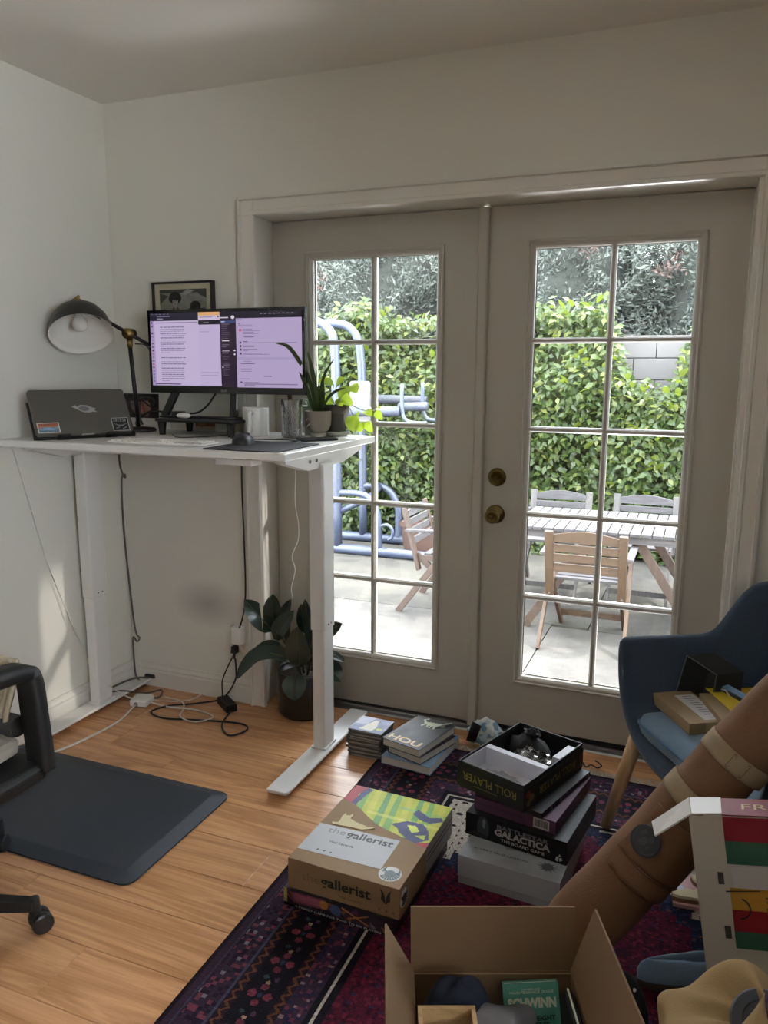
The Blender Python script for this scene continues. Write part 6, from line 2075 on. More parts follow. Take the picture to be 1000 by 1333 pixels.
for i in range(10):
    t = i / 9
    P.append([(-.062 + .125 * t + .01 * math.sin(j), -.03 * math.cos(PI * j / 12) - .012, .012 + (.075 + .03 * math.sin(t * 3)) * math.sin(PI * j / 12) ** .7 * (.55 + .45 * math.sin(PI * (t * .8 + .1))) + .006 * math.sin(j * 2 + i * 1.7)) for j in range(13)])
cp_.location.z = .0009
WM[cp_.name] = Matrix.Translation(cp_.location)
build('cloth', MB().grid(P), cvm.m, cp_, smooth=True, solid=.004)
P = []
for i in range(5):
    t = i / 4
    P.append([(-.072 + .035 * t, -.055 + .012 * t + .004 * math.cos(j), .012 + .085 * j / 6 * (1 - .1 * t)) for j in range(7)])
build('dark_strap', MB().grid(P).xf(Matrix.Rotation(.3, 4, 'Y')), black_pl, cp_, smooth=True, solid=.006)
build('buckle', MB().box(-.028, -.008, -.062, -.056, .008, .03), mat('buckle_tan', '#a08a58', rough=0.5), cp_, bevel=0.002)
sn = thing('sticky_note', 'small pale yellow paper scrap on the floor behind the game boxes', 'paper', (1.075, -.33, .0097))
build('sheet', MB().box(-.02, .02, -.025, .025, 0, .0006).xf(Matrix.Rotation(.2, 4, 'Z')), mat('note_yellow', '#d8c184', rough=0.8), sn)

wc = thing('metal_wire', 'small dark bent wire clip on the floor behind the open black box', 'wire', (1.47, -.20, .0096))
build('wire', MB().tube(curve([(-.045, .0, .004), (-.02, .012, .02), (.0, .0, .006), (.02, -.012, .024), (.04, .005, .008), (.055, .01, .018), (.03, .02, .028)], 6), .003, 6), mat('dark_wire', '#3a3a3a', rough=0.35, metal=0.8), wc, smooth=True)

# ================================================================== ARMCHAIR AND THE THINGS AROUND IT
bluef = mat('blue_felt', '#3a485c', rough=0.95, var=0.35, scale=230, bump=0.8, bscale=330, sheen=0.25)
bluec = mat('blue_cushion', '#6a8197', rough=0.9, var=0.10, scale=150, bump=0.3, bscale=420, sheen=0.2)
beech = wood_mat('beech', '#b08b63', '#c9a67c', axis='Z', rough=0.5, objvar=0.03, contrast=.6)
AC, AR = (2.066, -.639, 0), -math.radians(56.5)
ac = thing('armchair', 'blue upholstered armchair with wooden legs by the right door', 'armchair', AC, AR)
# rim line in plan (local): right arm front -> round the back -> left arm front, with heights
def rim(s):
    """s in -1..1; returns plan point and height"""
    a = abs(s)
    sg = 1 if s > 0 else -1
    if a > .55:                      # along the arm
        t = (a - .55) / .45
        x, y = .358, .06 - .40 * t
    else:                            # round the back
        q = a / .55
        an = q * PI / 2
        x, y = .358 * math.sin(an) ** .62 if an > 0 else 0, .06 + .27 * math.cos(an) ** .62 if an < PI / 2 - 1e-6 else .06
    yy = y
    up = min(1, max(0, (yy + .03) / .15))
    up = up * up * (3 - 2 * up)
    z = .635 + .165 * up + .02 * max(0, yy - .12) / .2 + (.012 * max(0, -yy) / .34)
    return sg * x, y, z
NS, NTt = 49, 13
P = []
for i in range(NS):
    s = -1 + 2 * i / (NS - 1)
    x, y, z = rim(s)
    sx, sy = 0.0, min(max(y, -.34), .02)
    row = []
    for j in range(NTt):
        a = (j / (NTt - 1)) * PI / 2
        h = math.sin(a) ** .62 if a > 0 else 0
        g = 1 - math.cos(a) ** .62 if a < PI / 2 - 1e-6 else 1
        zb = .322
        px = sx + (x - sx) * h
        py = sy + (y - sy) * h
        pz = zb + (z - zb) * g
        # lean the walls outward a little towards the top
        row.append((px * (1 - .06 * (1 - g)), py, pz))
    P.append(row)
sh_ = build('shell', MB().grid(P), bluef, ac, smooth=True, solid=.042, subsurf=1)
cu = MB()
pts = []
cw, cd0, cd1, rr_ = .285, -.315, .20, .10
def cush(ins, z, dome=0):
    out = []
    for cx, cy, a0 in ((cw - rr_, cd1 - rr_, 0), (-cw + rr_, cd1 - rr_, PI / 2), (-cw + .05, cd0 + .05, PI), (cw - .05, cd0 + .05, 3 * PI / 2)):
        rad = rr_ if a0 < PI else .05
        for i in range(6):
            a = a0 + PI / 2 * i / 5
            out.append((cx + math.cos(a) * (rad - ins), cy + math.sin(a) * (rad - ins), z))
    return out
rings = [cush(.03, .358), cush(.008, .366), cush(0, .381), cush(0, .401), cush(.008, .419), cush(.035, .431), cush(.046, .434)]
cu.grid(rings, wrap=True)
cu.f.append(tuple(range(len(cu.v) - 24, len(cu.v)))); cu.mi.append(0)
cu.f.append(tuple(reversed(range(24)))); cu.mi.append(0)
cuo = build('seat_cushion', cu, bluec, ac, smooth=True)
rg = cush(-.002, .404)
build('piping', MB().tube([Vector(p) for p in rg] + [Vector(rg[0])], .004, 6), mat('blue_piping', '#5d7b98', rough=0.9), cuo, smooth=True)
for sx in (-1, 1):
    for sy, fy, ty in ((-1, -.359, -.285), (1, .33, .22)):
        ft_, tp_ = Vector((sx * .336, fy, .010 if True else 0)), Vector((sx * .285, ty, .375))
        if sy > 0:
            ft_.x *= .86
            ft_.y *= .9
        build('leg', MB().tube([ft_, ft_ + (tp_ - ft_) * .5, tp_], [.0165, .0215, .0245], 16), beech, ac, smooth=True)
    build('side_rail', MB().bar((sx * .292, -.29, .300), (sx * .27, .22, .300), .022, .045), beech, ac, bevel=0.003)
build('cross_rail', MB().bar((-.28, -.22, .298), (.28, -.22, .298), .022, .045), beech, ac, bevel=0.003)
build('cross_rail', MB().bar((-.25, .16, .298), (.25, .16, .298), .022, .045), beech, ac, bevel=0.003)

# parcels on the seat (world coordinates)
par = mat('parcel_card', '#96805f', rough=0.7, var=0.05, scale=18, bump=0.1)
sp_ = thing('parcel', 'flat brown parcel with a white shipping label on the blue seat cushion', 'parcel', (1.75, -.58, .449))
QM = frame((1.693, -.500, .4355), (.50, -.866, 0), (.866, .50, 0))
QM = Matrix.Translation((1.681, -.487, .4355)) @ Matrix.Rotation(math.atan2(-.216, .126), 4, 'Z')
mb = MB().box(0, .252, 0, .125, 0, .034).xf(QM)
build('carton', mb, par, sp_, world=True, bevel=0.0015)
lb = MB().box(.06, .235, .055, .118, .0342, .0345)
build('shipping_label', lb.xf(QM), mat('paper_label', '#c9c8c9', rough=0.6), sp_, world=True)
pl_ = MB()
for k in range(9):
    pl_.box(.07 + k * .016, .073 + k * .016, .075, .075 + (.03, .036, .02)[k % 3], .0346, .0347)
build('label_print', pl_.xf(QM), inks, sp_, world=True)
build('tape', MB().box(.2525, .2532, .05, .085, .001, .034).box(.2, .2525, .05, .054, .0341, .0343).xf(QM), mat('clear_tape', '#a8987c', rough=0.2), sp_, world=True)
p2_ = thing('parcel', 'second brown parcel on the seat, yellow envelope lying on it', 'parcel', (1.88, -.68, .449))
QM2 = Matrix.Translation((1.795, -.43, .4355)) @ Matrix.Rotation(math.atan2(-.23, .10), 4, 'Z')
QM2 = Matrix.Translation((1.830, -.50, .4355)) @ Matrix.Rotation(math.atan2(-.25, .085), 4, 'Z')
build('carton', MB().box(0, .27, 0, .16, 0, .05).xf(QM2), par, p2_, world=True, bevel=0.0015)
ye = thing('yellow_envelope', 'bright yellow envelope with a window on the second parcel', 'envelope', (1.9, -.6, .473))
EM = QM2 @ Matrix.Translation((-.03, .03, .0512)) @ Matrix.Rotation(.10, 4, 'Z')
build('paper', MB().box(0, .29, 0, .2, 0, .0025).xf(EM), mat('envelope_yellow', '#d6b92c', rough=0.5, var=0.04), ye, world=True)
build('window_flap', MB().box(.155, .235, .035, .10, .0026, .003).xf(EM), mat('paper_label', '#c9c8c9'), ye, world=True)
build('dark_print', MB().box(.163, .235, .045, .098, .0031, .0034).xf(EM), inkb, ye, world=True)

bx = thing('black_carton', 'open black box tipped on its side at the back of the armchair seat', 'box', (1.9, -.35, .45))
A_, B_, C_, D_ = (Vector(p) for p in ((1.787, -.455, .585), (1.876, -.475, .542), (1.868, -.495, .443), (1.760, -.475, .452)))
back = Vector((.078, .040, .006))
cbk = mat('carton_black', '#121214', rough=0.6, var=0.1, bump=0.1)
inn_c = mat('carton_black_inner', '#0c0c0d', rough=0.9)
mbk = MB()
t_ = .0035
ctr = (A_ + B_ + C_ + D_) / 4
q = [A_, B_, C_, D_]
qi = [p + (ctr - p).normalized() * t_ * 1.4 for p in q]
qb = [p + back for p in q]
qib = [p + back * .98 for p in qi]
V_ = q + qi + qb + qib
F_ = []
for i in range(4):
    j = (i + 1) % 4
    F_ += [(i, j, 4 + j, 4 + i), (i, 8 + i, 8 + j, j), (4 + i, 4 + j, 12 + j, 12 + i)]
F_ += [(8, 9, 10, 11), (12, 13, 14, 15)]
mbk.add(V_, F_)
build('carton', mbk, cbk, bx, world=True)
ed = MB()
for i in range(4):
    ed.tube([q[i], q[(i + 1) % 4]], .0011, 5)
build('worn_edge', ed, mat('carton_edge', '#6a6864', rough=0.8), bx, world=True)
pd_ = thing('tablet_case', 'thin blue grey case with a pale cord behind the yellow envelope', 'case', (1.975, -.46, .50))
TM = Matrix.Translation((1.915, -.435, .425)) @ Matrix.Rotation(-.9, 4, 'Z') @ Matrix.Rotation(.35, 4, 'X')
mb = MB()
rbox(mb, 0, .2, -.012, .012, 0, .085, .006)
build('shell', mb.xf(TM), mat('case_dark', '#1e2430', rough=0.5), pd_, world=True)
build('blue_edge', MB().box(0.004, .196, -.010, .010, .085, .089).xf(TM), mat('case_blue', '#6687a8', rough=0.5), pd_, world=True)
build('cord', MB().tube(curve([TM @ Vector(p) for p in ((.01, -.016, .07), (.03, -.02, .05), (.05, -.016, .065), (.035, -.013, .085), (.01, -.014, .08))], 6), .0025, 6), whitec, pd_, world=True, smooth=True)

# ---- the long brown canvas bag leaning on the chair arm
canvas = mat('brown_canvas', '#6d4d33', rough=0.85, var=0.16, scale=9, bump=0.6, bscale=260)
webb = mat('tan_webbing', '#8d7a5e', rough=0.85, var=0.08, scale=60, bump=0.4, bscale=500, stretch=(1, 1, 4))
A0, A1 = Vector((1.568, -1.222, .098)), Vector((1.928, -1.135, .630))
ax = (A1 - A0).normalized()
A0b = A0 - ax * .03
A2 = A0 + ax * 1.22
cb = thing('canvas_bag', 'long brown canvas tube bag leaning diagonally against the armchair', 'bag', tuple(A0))
R_ = .086
sd_ = ax.cross(Vector((0, -1, .35))).normalized()
fr_ = sd_.cross(ax).normalized()
if fr_.y > 0:
    fr_ = -fr_
rows = []
for i in range(40):
    t = i / 39
    c = A0b + (A2 - A0b) * t
    rr = R_ * (1 - .30 * t)
    if i == 0: rr *= .55
    if i == 1: rr *= .93
    if i == 39: rr *= .5
    row = []
    for j in range(28):
        a = 2 * PI * j / 28
        w = 1 + .022 * math.sin(a * 3 + t * 9) + .012 * math.sin(a * 2 - t * 31) + .014 * math.sin(t * 47 + a)
        row.append(c + (sd_ * math.cos(a) + fr_ * math.sin(a)) * rr * w)
    rows.append(row)
mb = MB().grid(rows, wrap=True)
mb.add(rows[0], [tuple(range(28))]).add(rows[-1], [tuple(range(28))])
build('bag_body', mb, canvas, cb, world=True, smooth=True)
def on_bag(t_len, ang, r=1.0):
    return A0 + ax * t_len + (sd_ * math.cos(ang) + fr_ * math.sin(ang)) * R_ * (1 - .30 * (t_len + .03) / 1.25) * r
def patch(name, t0, t1, a0_, a1_, r, m, nt=10, na=12, label=None, solid=.004, tilt=0.0):
    P = [[on_bag(t0 + (t1 - t0) * i / nt + tilt * ((j / na) - .5), a0_ + (a1_ - a0_) * j / na, r) for j in range(na + 1)] for i in range(nt + 1)]
    return build(name, MB().grid(P), m, cb, world=True, smooth=True, solid=solid, label=label)
pk = patch('pocket', .235, .41, .25, 2.25, 1.075, canvas, solid=.012)
patch('pocket_flap', .285, .425, .20, 2.30, 1.14, canvas, solid=.006)
patch('seam', .284, .2875, .20, 2.30, 1.178, mat('canvas_seam', '#5d4030', rough=0.9), nt=2)
st1 = patch('webbing_strap', .455, .500, -.6, 3.3, 1.045, webb, nt=4, na=24, tilt=.0, label='pale tan webbing strap')
st2 = patch('webbing_strap', .588, .632, -.6, 3.3, 1.045, webb, nt=4, na=24, tilt=.0, label='pale tan webbing strap')
for s_, t0 in ((st1, .455), (st2, .588)):
    stitch = MB()
    p = [on_bag(t0 + .045 * a , b_, 1.085) for a, b_ in ((.1, 1.25), (.1, 1.75), (.9, 1.75), (.9, 1.25))]
    for a, b in ((0, 1), (1, 2), (2, 3), (3, 0), (0, 2), (1, 3)):
        stitch.tube([p[a], p[b]], .0008, 4)
    build('stitching', stitch, mat('stitch_brown', '#5e4c38'), s_, world=True)
build('cord_loop', MB().tube(curve([on_bag(.475, .95, 1.1), on_bag(.46, .7, 1.12), on_bag(.425, .55, 1.12), on_bag(.38, .5, 1.1), on_bag(.33, .45, 1.08)], 6), .004, 8), webb, cb, world=True, smooth=True)
# round dark badge with a raised emblem
BA = 1.88
bn = (sd_ * math.cos(BA) + fr_ * math.sin(BA)).normalized()
bpos = A0 + ax * .345 + bn * R_ * 1.08
BMx = frame(bpos, ax.cross(bn), ax)
bd_ = MB().lathe([(.0001, -.004), (.034, -.004), (.036, .0), (.036, .004), (.034, .006), (.030, .0065), (.0295, .004), (.0001, .004)], n=40).xf(BMx)
bo = build('badge', bd_, mat('badge_slate', '#34363b', rough=0.55), cb, world=True, label='round slate coloured rubber badge')
be = MB()
for pts in ([(-.014, -.012), (-.006, -.016), (.004, -.010), (.006, .0), (.0, .006), (-.008, .004)], [(.002, .008), (.010, .004), (.015, .010), (.012, .018), (.004, .018)], [(-.018, .002), (-.012, .008), (-.008, .016), (-.014, .018), (-.020, .010)], [(.010, -.014), (.016, -.008), (.012, -.002), (.008, -.008)]):
    be.prism([BMx @ Vector((x, y, .004)) for x, y in pts], BMx.to_3x3() @ Vector((0, 0, .0018)))
build('badge_emblem', be, mat('badge_slate2', '#3f4147', rough=0.5), bo, world=True)

# ---- slip-on shoe lying by the striped box
fs = thing('slip_on_shoe', 'blue grey slip on shoe with a brown sole on the rug by the striped box', 'shoe', (1.85, -1.2, .0095))
FM = Matrix.Translation((1.728, -1.215, .0095)) @ Matrix.Rotation(math.atan2(.075, .15), 4, 'Z')
def shoe_ring(z, ins, lift=0):
    out = []
    for k in range(32):
        a = 2 * PI * k / 32
        t = (math.cos(a) + 1) / 2                      # 0 toe .. 1 heel
        w = .046 - .010 * t + (.004 if t < .5 else 0)
        out.append((.135 - math.cos(PI - a) * -(.138 - ins) , math.sin(a) * (w - ins) * (1 if abs(math.cos(a)) < .9 else .96), z + lift * t))
    return out
mb = MB()
rg = [shoe_ring(.0002, .004), shoe_ring(.004, 0), shoe_ring(.014, 0), shoe_ring(.018, .004)]
mb.grid(rg, wrap=True)
mb.add(rg[0], [tuple(range(32))]).add(rg[-1], [tuple(range(32))])
build('sole', mb.xf(FM), mat('sole_brown', '#3a2d25', rough=0.8, var=0.1), fs, world=True, smooth=False)
mb = MB()
rg = [shoe_ring(.018, .005), shoe_ring(.034, .003, .004), shoe_ring(.05, .010, .006), shoe_ring(.058, .022, .008), shoe_ring(.060, .030, .009), shoe_ring(.05, .032, .009), shoe_ring(.03, .03, .004)]
mb.grid(rg, wrap=True)
mb.add(rg[-1], [tuple(range(32))])
build('upper', mb.xf(FM), bluec, fs, world=True, smooth=True)

# ---- striped gift box standing on the stool, tilted
xb = thing('striped_box', 'red, green, white and gold striped gift box standing tilted with its side flap open', 'box', (1.95, -1.35, .27))
face_n = Vector((.02, -1, .0)).normalized()
ux = Vector((.985, .02, .17)).normalized()
XM = frame((1.8385, -1.40, .585), ux, ux.cross(Vector((0, 1, 0))).normalized() * -1 if False else Vector((-.17, 0, .985)))
# local: x right, y up, z towards the viewer; origin at the printed face's upper left
xw, xh, xd = .30, .585, .065
creamc = mat('box_cream', '#a39a8b', rough=0.6)
redc = mat('box_red', '#73202b', rough=0.6)
mb = MB().box(0.0, xw, -xh, 0, -xd, -.001)
build('carton', mb.xf(XM), creamc, xb, world=True, bevel=0.0015)
cv = Canvas(112, 130, (160, 152, 142))
L0 = .10
cv.rect(L0, .0, 1, .25, (122, 28, 38)).rect(L0, .25, 1, .45, (46, 82, 64)).rect(L0, .45, 1, .625, (168, 162, 158)).rect(L0, .625, 1, .79, (166, 122, 44)).rect(L0, .79, 1, 1, (118, 22, 26))
cv2 = Canvas(112, 40, (160, 152, 142))
# stripes run along the face: red, green, white label, gold, red, green, cream
cv = Canvas(140, 150, (158, 150, 141))
for v0, v1, c_ in ((0, .182, (124, 28, 40)), (.182, .352, (44, 82, 64)), (.352, .535, (160, 154, 150)), (.535, .70, (160, 118, 42)), (.70, .865, (122, 22, 28)), (.865, 1.0, (42, 80, 58))):
    cv.rect(.0, v0, 1, v1, c_)
cv.noise(2.5, 6, 3)
print_sheet('striped_print', cv, XM @ frame((.034, -.002, .0008), (1, 0, 0), (0, 1, 0)), xw - .035, .285, print_mat('box_print', rough=0.5), xb)
# cream side flap (opened lid tab) in front of the left part, with two slots
mb = MB()
mb.prism([(-.028, -.006, .002), (-.022, 0, .002), (-.004, -.002, .002), (-.004, -xh, .002), (-.028, -xh, .002)], (0, 0, .002))
mb.box(-.004, .034, -xh, -.001, .0008, .0026)
build('side_flap', mb.xf(XM), mat('box_cream2', '#a59d90', rough=0.65), xb, world=True)
for bx_ in ((.014, .025, -.146, -.120), (.016, .028, -.265, -.238)):
    build('tab_slot', MB().box(*bx_, .003, .0036).xf(XM), mat('slot_dark', '#3b3733', rough=0.9), xb, world=True)
mb = MB()
mb.prism([(.040, -.106, .0022), (.115, -.101, .0022), (.15, -.101, .0022), (.15, -.152, .0022), (.044, -.152, .0022)], (0, 0, .0015))
build('white_tab', mb.xf(XM), mat('tab_white', '#a9a39d', rough=0.5), xb, world=True)
build('tuck_cut', MB().prism([(.026, -.160, .003), (.09, -.155, .003), (.09, -.1565, .003), (.026, -.1625, .003)], (0, 0, .0006)).xf(XM), inkb, xb, world=True)
arc = [((.050 + .018 * math.cos(a)), -.198 + .022 * math.sin(a)) for a in [PI * (.42 - .95 * i / 10) for i in range(11)]]
build('thumb_cut', MB().tube([XM @ Vector((x, y, .0018)) for x, y in arc], .0014, 6), inkb, xb, world=True)
# top panel with gold lettering, white open flap to the left
tp2 = MB().box(.034, xw, .0005, .003, -xd, .0)
build('top_panel', tp2.xf(XM), redc, xb, world=True)
lettering('FREY', .030, XM @ frame((.068, .0035, -.022), (1, 0, 0), (0, 0, -1)), mat('box_gold', '#a07a42', rough=0.45), xb, width=.10)
fl_ = MB()
fl_.prism([XM @ Vector(p) for p in ((.034, .002, -xd), (.034, .002, -.002), (-.022, -.001, -.002), (-.026, .0, -xd))], XM.to_3x3() @ Vector((0, .003, 0)))
fl_.prism([XM @ Vector(p) for p in ((-.026, .0, -xd), (-.022, -.001, -.002), (-.098, -.056, -.006), (-.105, -.05, -.05))], XM.to_3x3() @ Vector((-.0015, .003, 0)))
build('open_flap', fl_, mat('flap_white', '#c4c0ba', rough=0.5), xb, world=True)
lettering('TAL', .034, XM @ frame((.098, -.163, .0016), (0, -1, 0), (1, 0, 0)), mat('gold_dark', '#5f461d'), xb, width=.045)
lettering('W', .055, XM @ frame((.118, -.104, .0040), (0, -1, 0), (1, 0, 0)), inkb, xb, width=.046)

# ---- khaki bag at the lower right with a rubber patch
kh = thing('khaki_bag', 'khaki cloth bag with a dark rubber patch at the lower right corner', 'bag', (1.93, -1.80, .0095))
khm = mat('khaki_cloth', '#8a7049', rough=0.9, var=0.08, scale=14, bump=0.3, bscale=350)
rows = []
n_ = 40
for i in range(26):
    t = i / 25
    zb = t
    row = []
    for j in range(n_):
        a = 2 * PI * j / n_
        rx, ry = .155 * (1 - .10 * t), .12 * (1 - .25 * t)
        c, s = math.cos(a), math.sin(a)
        f = .010 * math.sin(a * 5 + t * 6) + .008 * math.sin(a * 9 - t * 11)
        k = (abs(c) ** 4 + abs(s) ** 4) ** -.25
        ridge = .46 + .055 * math.exp(-((c * rx * k + .03) / .05) ** 2) - .012 * max(0, -c * k * rx - .06) / .1
        row.append((1.93 + (rx * k * c + f * c) , -1.83 + (ry * k * s + f * s) + .03 * t, .0097 + ridge * t))
    rows.append(row)
for sc_, dz in ((.8, .006), (.5, .012), (.2, .014), (.02, .014)):
    base = rows[25]
    cx_m = sum(p[0] for p in base) / n_; cy_m = sum(p[1] for p in base) / n_
    rows.append([(cx_m + (p[0] - cx_m) * sc_, cy_m + (p[1] - cy_m) * sc_, p[2] + dz + .012 * math.sin(j * .9) * (1 - sc_)) for j, p in enumerate(base)])
build('bag_body', MB().grid(rows, wrap=True), khm, kh, world=True, smooth=True, subsurf=1)
fp = curve([(1.795, -1.905, .20), (1.79, -1.92, .32), (1.80, -1.90, .40), (1.85, -1.86, .465)], 6)
build('fold', MB().tube(fp, [.012] * len(fp), 8), khm, kh, world=True, smooth=True)
rp_ = MB().lathe([(.0001, 0), (.05, 0), (.053, .004), (.05, .008), (.036, .008), (.034, .005), (.024, .005), (.022, .009), (.0001, .009)], n=32)
rpM = frame((1.935, -1.815, .492), (1, 0, -.1), (0, .85, .5))
build('rubber_patch', rp_.xf(rpM), mat('rubber_grey', '#3c3f45', rough=0.7), kh, world=True, label='dark grey embossed round rubber patch')

# ---- big cardboard carton in the foreground with its things
cardb = mat('cardboard', '#6f5539', rough=0.85, var=0.06, scale=10, bump=0.2, bscale=240)
cedge = mat('cardboard_edge', '#9a7c58', rough=0.9)
cbx = thing('cardboard_box', 'open brown cardboard box with raised flaps at the bottom of the picture', 'box', (1.5, -1.75, .0095))
CM = frame((1.324, -1.696, 0), (.296, .121, 0), (-.121, .296, 0))
cwid, cdep, ch_ = .32, .30, .30
tk = .004
mb = MB()
mb.box(0, cwid, -cdep, 0, .0097, .0097 + tk).box(0, cwid, -tk, 0, .0097, ch_).box(0, cwid, -cdep, -cdep + tk, .0097, ch_).box(0, tk, -cdep, 0, .0097, ch_).box(cwid - tk, cwid, -cdep, 0, .0097, ch_)
build('carton', mb.xf(CM), cardb, cbx, world=True)
def flap(name, pts, n):
    mb = MB().prism([CM @ Vector(p) for p in pts], CM.to_3x3() @ Vector(n))
    return build(name, mb, [cardb], cbx, world=True)
flap('flap', [(.0, -.002, ch_), (cwid, -.002, ch_), (cwid + .001, .012, ch_ + .128), (-.001, .012, ch_ + .128)], (0, tk, 0))
flap('flap', [(.002, -cdep, ch_), (.002, -.002, ch_), (-.052, .004, ch_ + .098), (-.052, -cdep - .02, ch_ + .105)], (tk, 0, 0))
flap('flap', [(cwid - .002, -cdep, ch_), (cwid - .002, -.002, ch_), (cwid + .046, .02, ch_ + .118), (cwid + .054, -cdep - .02, ch_ + .112)], (-tk, 0, 0))
flap('flap', [(.0, -cdep, ch_), (cwid, -cdep, ch_), (cwid, -cdep - .13, ch_ + .02), (0, -cdep - .13, ch_ + .02)], (0, 0, tk))
build('crease', MB().box(.002, cwid - .002, -.0062, -.0045, ch_ - .006, ch_ - .004).xf(CM), mat('crease_pale', '#96785a'), cbx, world=True)
# things in the carton
be_ = thing('navy_cloth', 'dark navy folded knit cloth in the back left of the cardboard box', 'cloth', tuple(CM @ Vector((.09, -.08, .0145))))
P = []
for i in range(14):
    t = i / 13 * PI / 2
    P.append([Vector((.078 * math.cos(a) * math.cos(t) ** .7, .055 * math.sin(a) * math.cos(t) ** .7, (.315 if i else 0.0) * math.sin(t) ** .5 * (1 + .03 * math.sin(a * 3)))) for a in [2 * PI * j / 24 for j in range(24)]])
build('folded_cloth', MB().grid(P, wrap=True).xf(CM @ Matrix.Translation((.088, -.065, .0145))), mat('navy_knit', '#1d2230', rough=1.0, var=0.2, scale=50, bump=0.6), be_, world=True, smooth=True)
tr_ = thing('wooden_tray', 'small pale wooden box front left inside the cardboard box', 'box', tuple(CM @ Vector((.06, -.2, .0145))))
WMt = CM @ Matrix.Translation((.008, -.20, .0142)) @ Matrix.Rotation(.0, 4, 'Z')
palew = wood_mat('pale_pine', '#a98659', '#c4a272', axis='X', rough=0.6, objvar=0.04)
tz = .305
wt = MB()
for (a, b, c, d_) in ((0, .105, .082, .09), (0, .105, 0, .008), (0, .008, .008, .082), (.097, .105, .008, .082)):
    wt.box(a, b, c, d_, .001, tz)
build('sides', wt.xf(WMt), palew, tr_, world=True)
build('bottom', MB().box(.008, .097, .008, .082, .245, .253).xf(WMt), palew, tr_, world=True)
build('dark_insert', MB().box(.022, .084, .02, .07, .2532, .28).xf(WMt), inkb, tr_, world=True)
bkS = thing('cycling_book', 'teal bicycle handbook standing in the cardboard box', 'book', tuple(CM @ Vector((.235, -.05, .0145))))
SM_ = CM @ Matrix.Translation((.178, -.022, .285)) @ Matrix.Rotation(-.06, 4, 'Y') @ Matrix.Rotation(PI / 2 - .32, 4, 'X')
teal = mat('teal_cover', '#4f8f7e', rough=0.5, var=0.04, scale=8)
bw_, bh_ = .108, .165
build('cover', MB().box(0, bw_, -bh_, 0, -.014, -.011).box(0, bw_, -bh_, 0, -.003, 0).box(0, .003, -bh_, 0, -.011, -.003).xf(SM_), teal, bkS, world=True)
build('page_block', MB().box(.003, bw_ - .002, -bh_ + .002, -.002, -.011, -.003).xf(SM_), MATS['book_pages'], bkS, world=True)
cream = mat('print_cream', '#c9c8ae', rough=0.5)
tdark = mat('print_deep_green', '#1c3a30', rough=0.5)
lettering('OWNERS AND', .0052, SM_ @ frame((.036, -.013, .0003), (1, 0, 0), (0, 1, 0)), cream, bkS, width=.036)
lettering('MAINTENANCE GUIDE', .0065, SM_ @ frame((.012, -.0185, .0003), (1, 0, 0), (0, 1, 0)), cream, bkS, width=.085)
lettering('SCHWINN', .024, SM_ @ frame((.008, -.044, .0003), (1, 0, 0), (0, 1, 0)), cream, bkS, width=.094, bold=.0012)
lettering('LIGHTWEIGHT', .0125, SM_ @ frame((.012, -.068, .0003), (1, 0, 0), (0, 1, 0)), tdark, bkS, width=.086, bold=.0004)
lettering('BICYCLES', .0125, SM_ @ frame((.03, -.080, .0003), (1, 0, 0), (0, 1, 0)), tdark, bkS, width=.055, bold=.0004)
build('picture_panel', MB().box(.016, bw_ - .012, -.155, -.095, .0001, .0006).xf(SM_), mat('panel_cream', '#b5b3a0', rough=0.6), bkS, world=True)
build('rule_line', MB().box(.012, bw_ - .012, -.0915, -.0905, .0001, .0005).xf(SM_), cream, bkS, world=True)
gb_ = crumple('grey_plastic_bag', 'crumpled grey translucent plastic bag across the cardboard box', CM @ Matrix.Translation((.140, -.10, .255)) @ Matrix.Rotation(.5, 4, 'X') @ Matrix.Rotation(-.1, 4, 'Z'), .17, .10, .03, .012, mat('grey_film', '#6b6a6d', rough=0.22, var=0.15, scale=30), 12, 'bag', 10, 7, sub=2)
bp2 = thing('black_pouch', 'black pouch with pale piping right of the teal handbook', 'pouch', tuple(CM @ Vector((.29, -.08, .0145))))
mb = MB()
rbox(mb, .292, .312, -.14, -.03, .0147, .285, .009)
build('pouch_body', mb.xf(CM), mat('black_cloth', '#0d0d0e'), bp2, world=True, bevel=0.004)
build('piping', MB().tube([CM @ Vector(p) for p in ((.302, -.135, .286), (.302, -.035, .287))], .0022, 6), cream, bp2, world=True)
yl = thing('tape_reel', 'small pale yellow ring in front of the grey plastic bag', 'ring', tuple(CM @ Vector((.155, -.19, .0145))))
build('ring', MB().lathe([(.018, 0), (.026, 0), (.026, .012), (.018, .012), (.018, 0)], n=24).xf(CM @ Matrix.Translation((.15, -.17, .275)) @ Matrix.Rotation(.6, 4, 'X')), mat('pale_yellow', '#b9a96a', rough=0.5), yl, world=True, smooth=False)
build('stem', MB().cyl(CM @ Vector((.15, -.17, .0147)), CM @ Vector((.15, -.175, .267)), .008, n=10), inkb, yl, world=True)
fo_ = thing('foil_ball', 'crumpled grey wrap in the front right of the cardboard box', 'wrap', tuple(CM @ Vector((.275, -.19, .0145))))
P = []
g = nrg.normal(0, 1, (12, 18))
for i in range(12):
    t = PI * i / 11
    P.append([((.026 + .003 * g[i, j]) * math.sin(t) * math.cos(2 * PI * j / 18), (.026 + .003 * g[i, j]) * math.sin(t) * math.sin(2 * PI * j / 18), .155 - .14 * math.cos(t)) for j in range(18)])
build('wrap', MB().grid(P, wrap=True).xf(CM @ Matrix.Translation((.266, -.20, .0))), mat('grey_film', '#6b6a6d'), fo_, world=True)

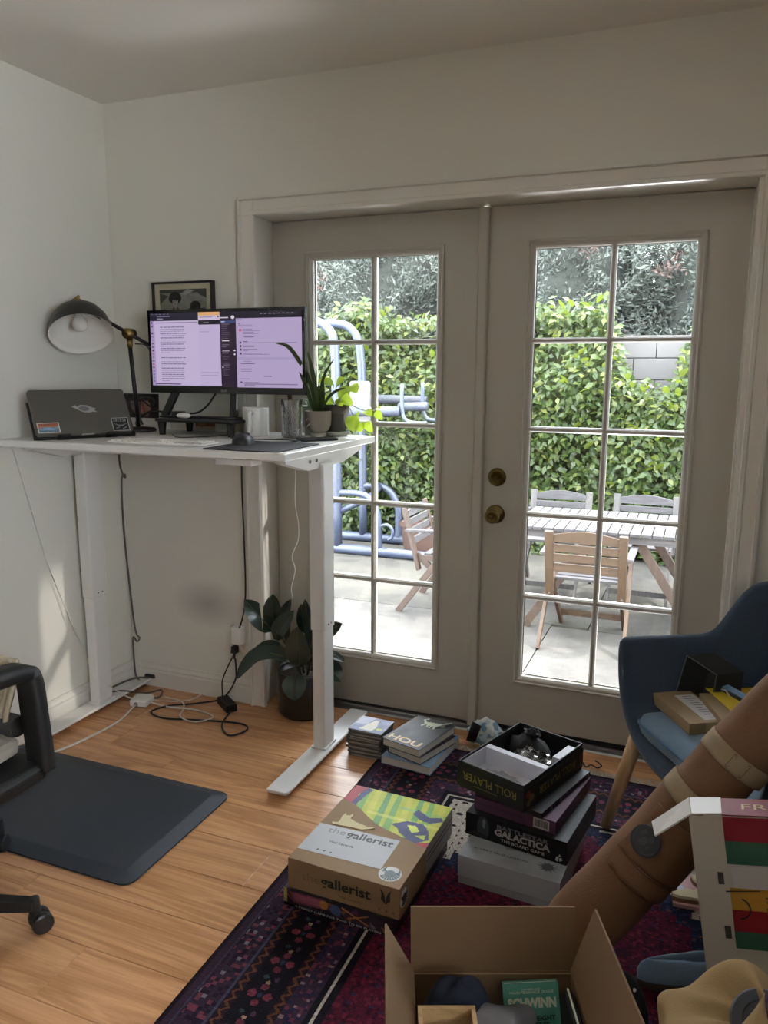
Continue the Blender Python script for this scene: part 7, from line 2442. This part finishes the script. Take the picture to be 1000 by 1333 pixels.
# ---- behind the striped box: pink card with a wooden puzzle piece; spotted dark bag
pkc = thing('pink_card', 'pale pink card on the rug behind the brown canvas bag', 'card', (1.87, -.82, .0097))
CMp = Matrix.Translation((1.80, -.885, .0097)) @ Matrix.Rotation(.08, 4, 'Z')
build('card', MB().box(0, .2, 0, .15, 0, .010).xf(CMp), mat('card_pink', '#bf9494', rough=0.6, var=0.05), pkc, world=True)
build('sticker', MB().prism([(.012, .06, .0101), (.03, .045, .0101), (.036, .075, .0101), (.02, .092, .0101)], (0, 0, .0004)).xf(CMp), mat('sticker_blue', '#b9c2d0'), pkc, world=True)
wp = thing('wooden_cutout', 'cream and brown layered wooden animal puzzle piece lying on the pink card', 'toy', (1.88, -.82, .02))
ob = [(.03, .012), (.05, .008), (.10, .012), (.15, .012), (.19, .01), (.20, .03), (.165, .038), (.16, .06), (.19, .075), (.2, .12), (.12, .125), (.085, .12), (.09, .10), (.105, .085), (.10, .06), (.085, .045), (.07, .05), (.055, .04), (.03, .03)]
def cut(z0, z1, sc, m, nm, dx=-.034):
    c = Vector((.11, .06, 0))
    mb = MB().prism([CMp @ (c + (Vector((x + dx, y, 0)) - c) * sc + Vector((0, 0, z0))) for x, y in ob], (0, 0, z1 - z0))
    build(nm, mb, m, wp, world=True)
cut(.0103, .022, 1.0, mat('cutout_brown', '#7b5740', rough=0.7), 'brown_layer')
cut(.0222, .030, .98, mat('cutout_cream', '#cfc39f', rough=0.6), 'cream_layer')
db = thing('spotted_bag', 'black cloth bag with small white spots between canvas bag and blue grey shoe', 'bag', (1.70, -1.33, .0097))
g = nrg.normal(0, 1, (10, 20))
P = []
for i in range(10):
    t = PI / 2 * i / 9
    P.append([(.06 * math.cos(t) * math.cos(a) * (1 + .06 * g[i, j]), .055 * math.cos(t) * math.sin(a) * (1 + .06 * g[i, j]), .11 * math.sin(t) ** .8) for j, a in enumerate([2 * PI * k / 20 for k in range(20)])])
build('cloth', MB().grid(P, wrap=True), mat('black_cloth', '#0d0d0e'), db, smooth=True)
dots = MB()
for k in range(9):
    t, a = rng.uniform(.3, 1.1), rng.uniform(-2.8, -.3)
    c_ = Vector((.0625 * math.cos(t) * math.cos(a), .0575 * math.cos(t) * math.sin(a), .112 * math.sin(t) ** .8))
    dots.ball(c_, rng.uniform(.003, .006), 8, 5)
build('white_spot', dots, mat('print_white', '#b9b6b0'), db, kind='stuff')
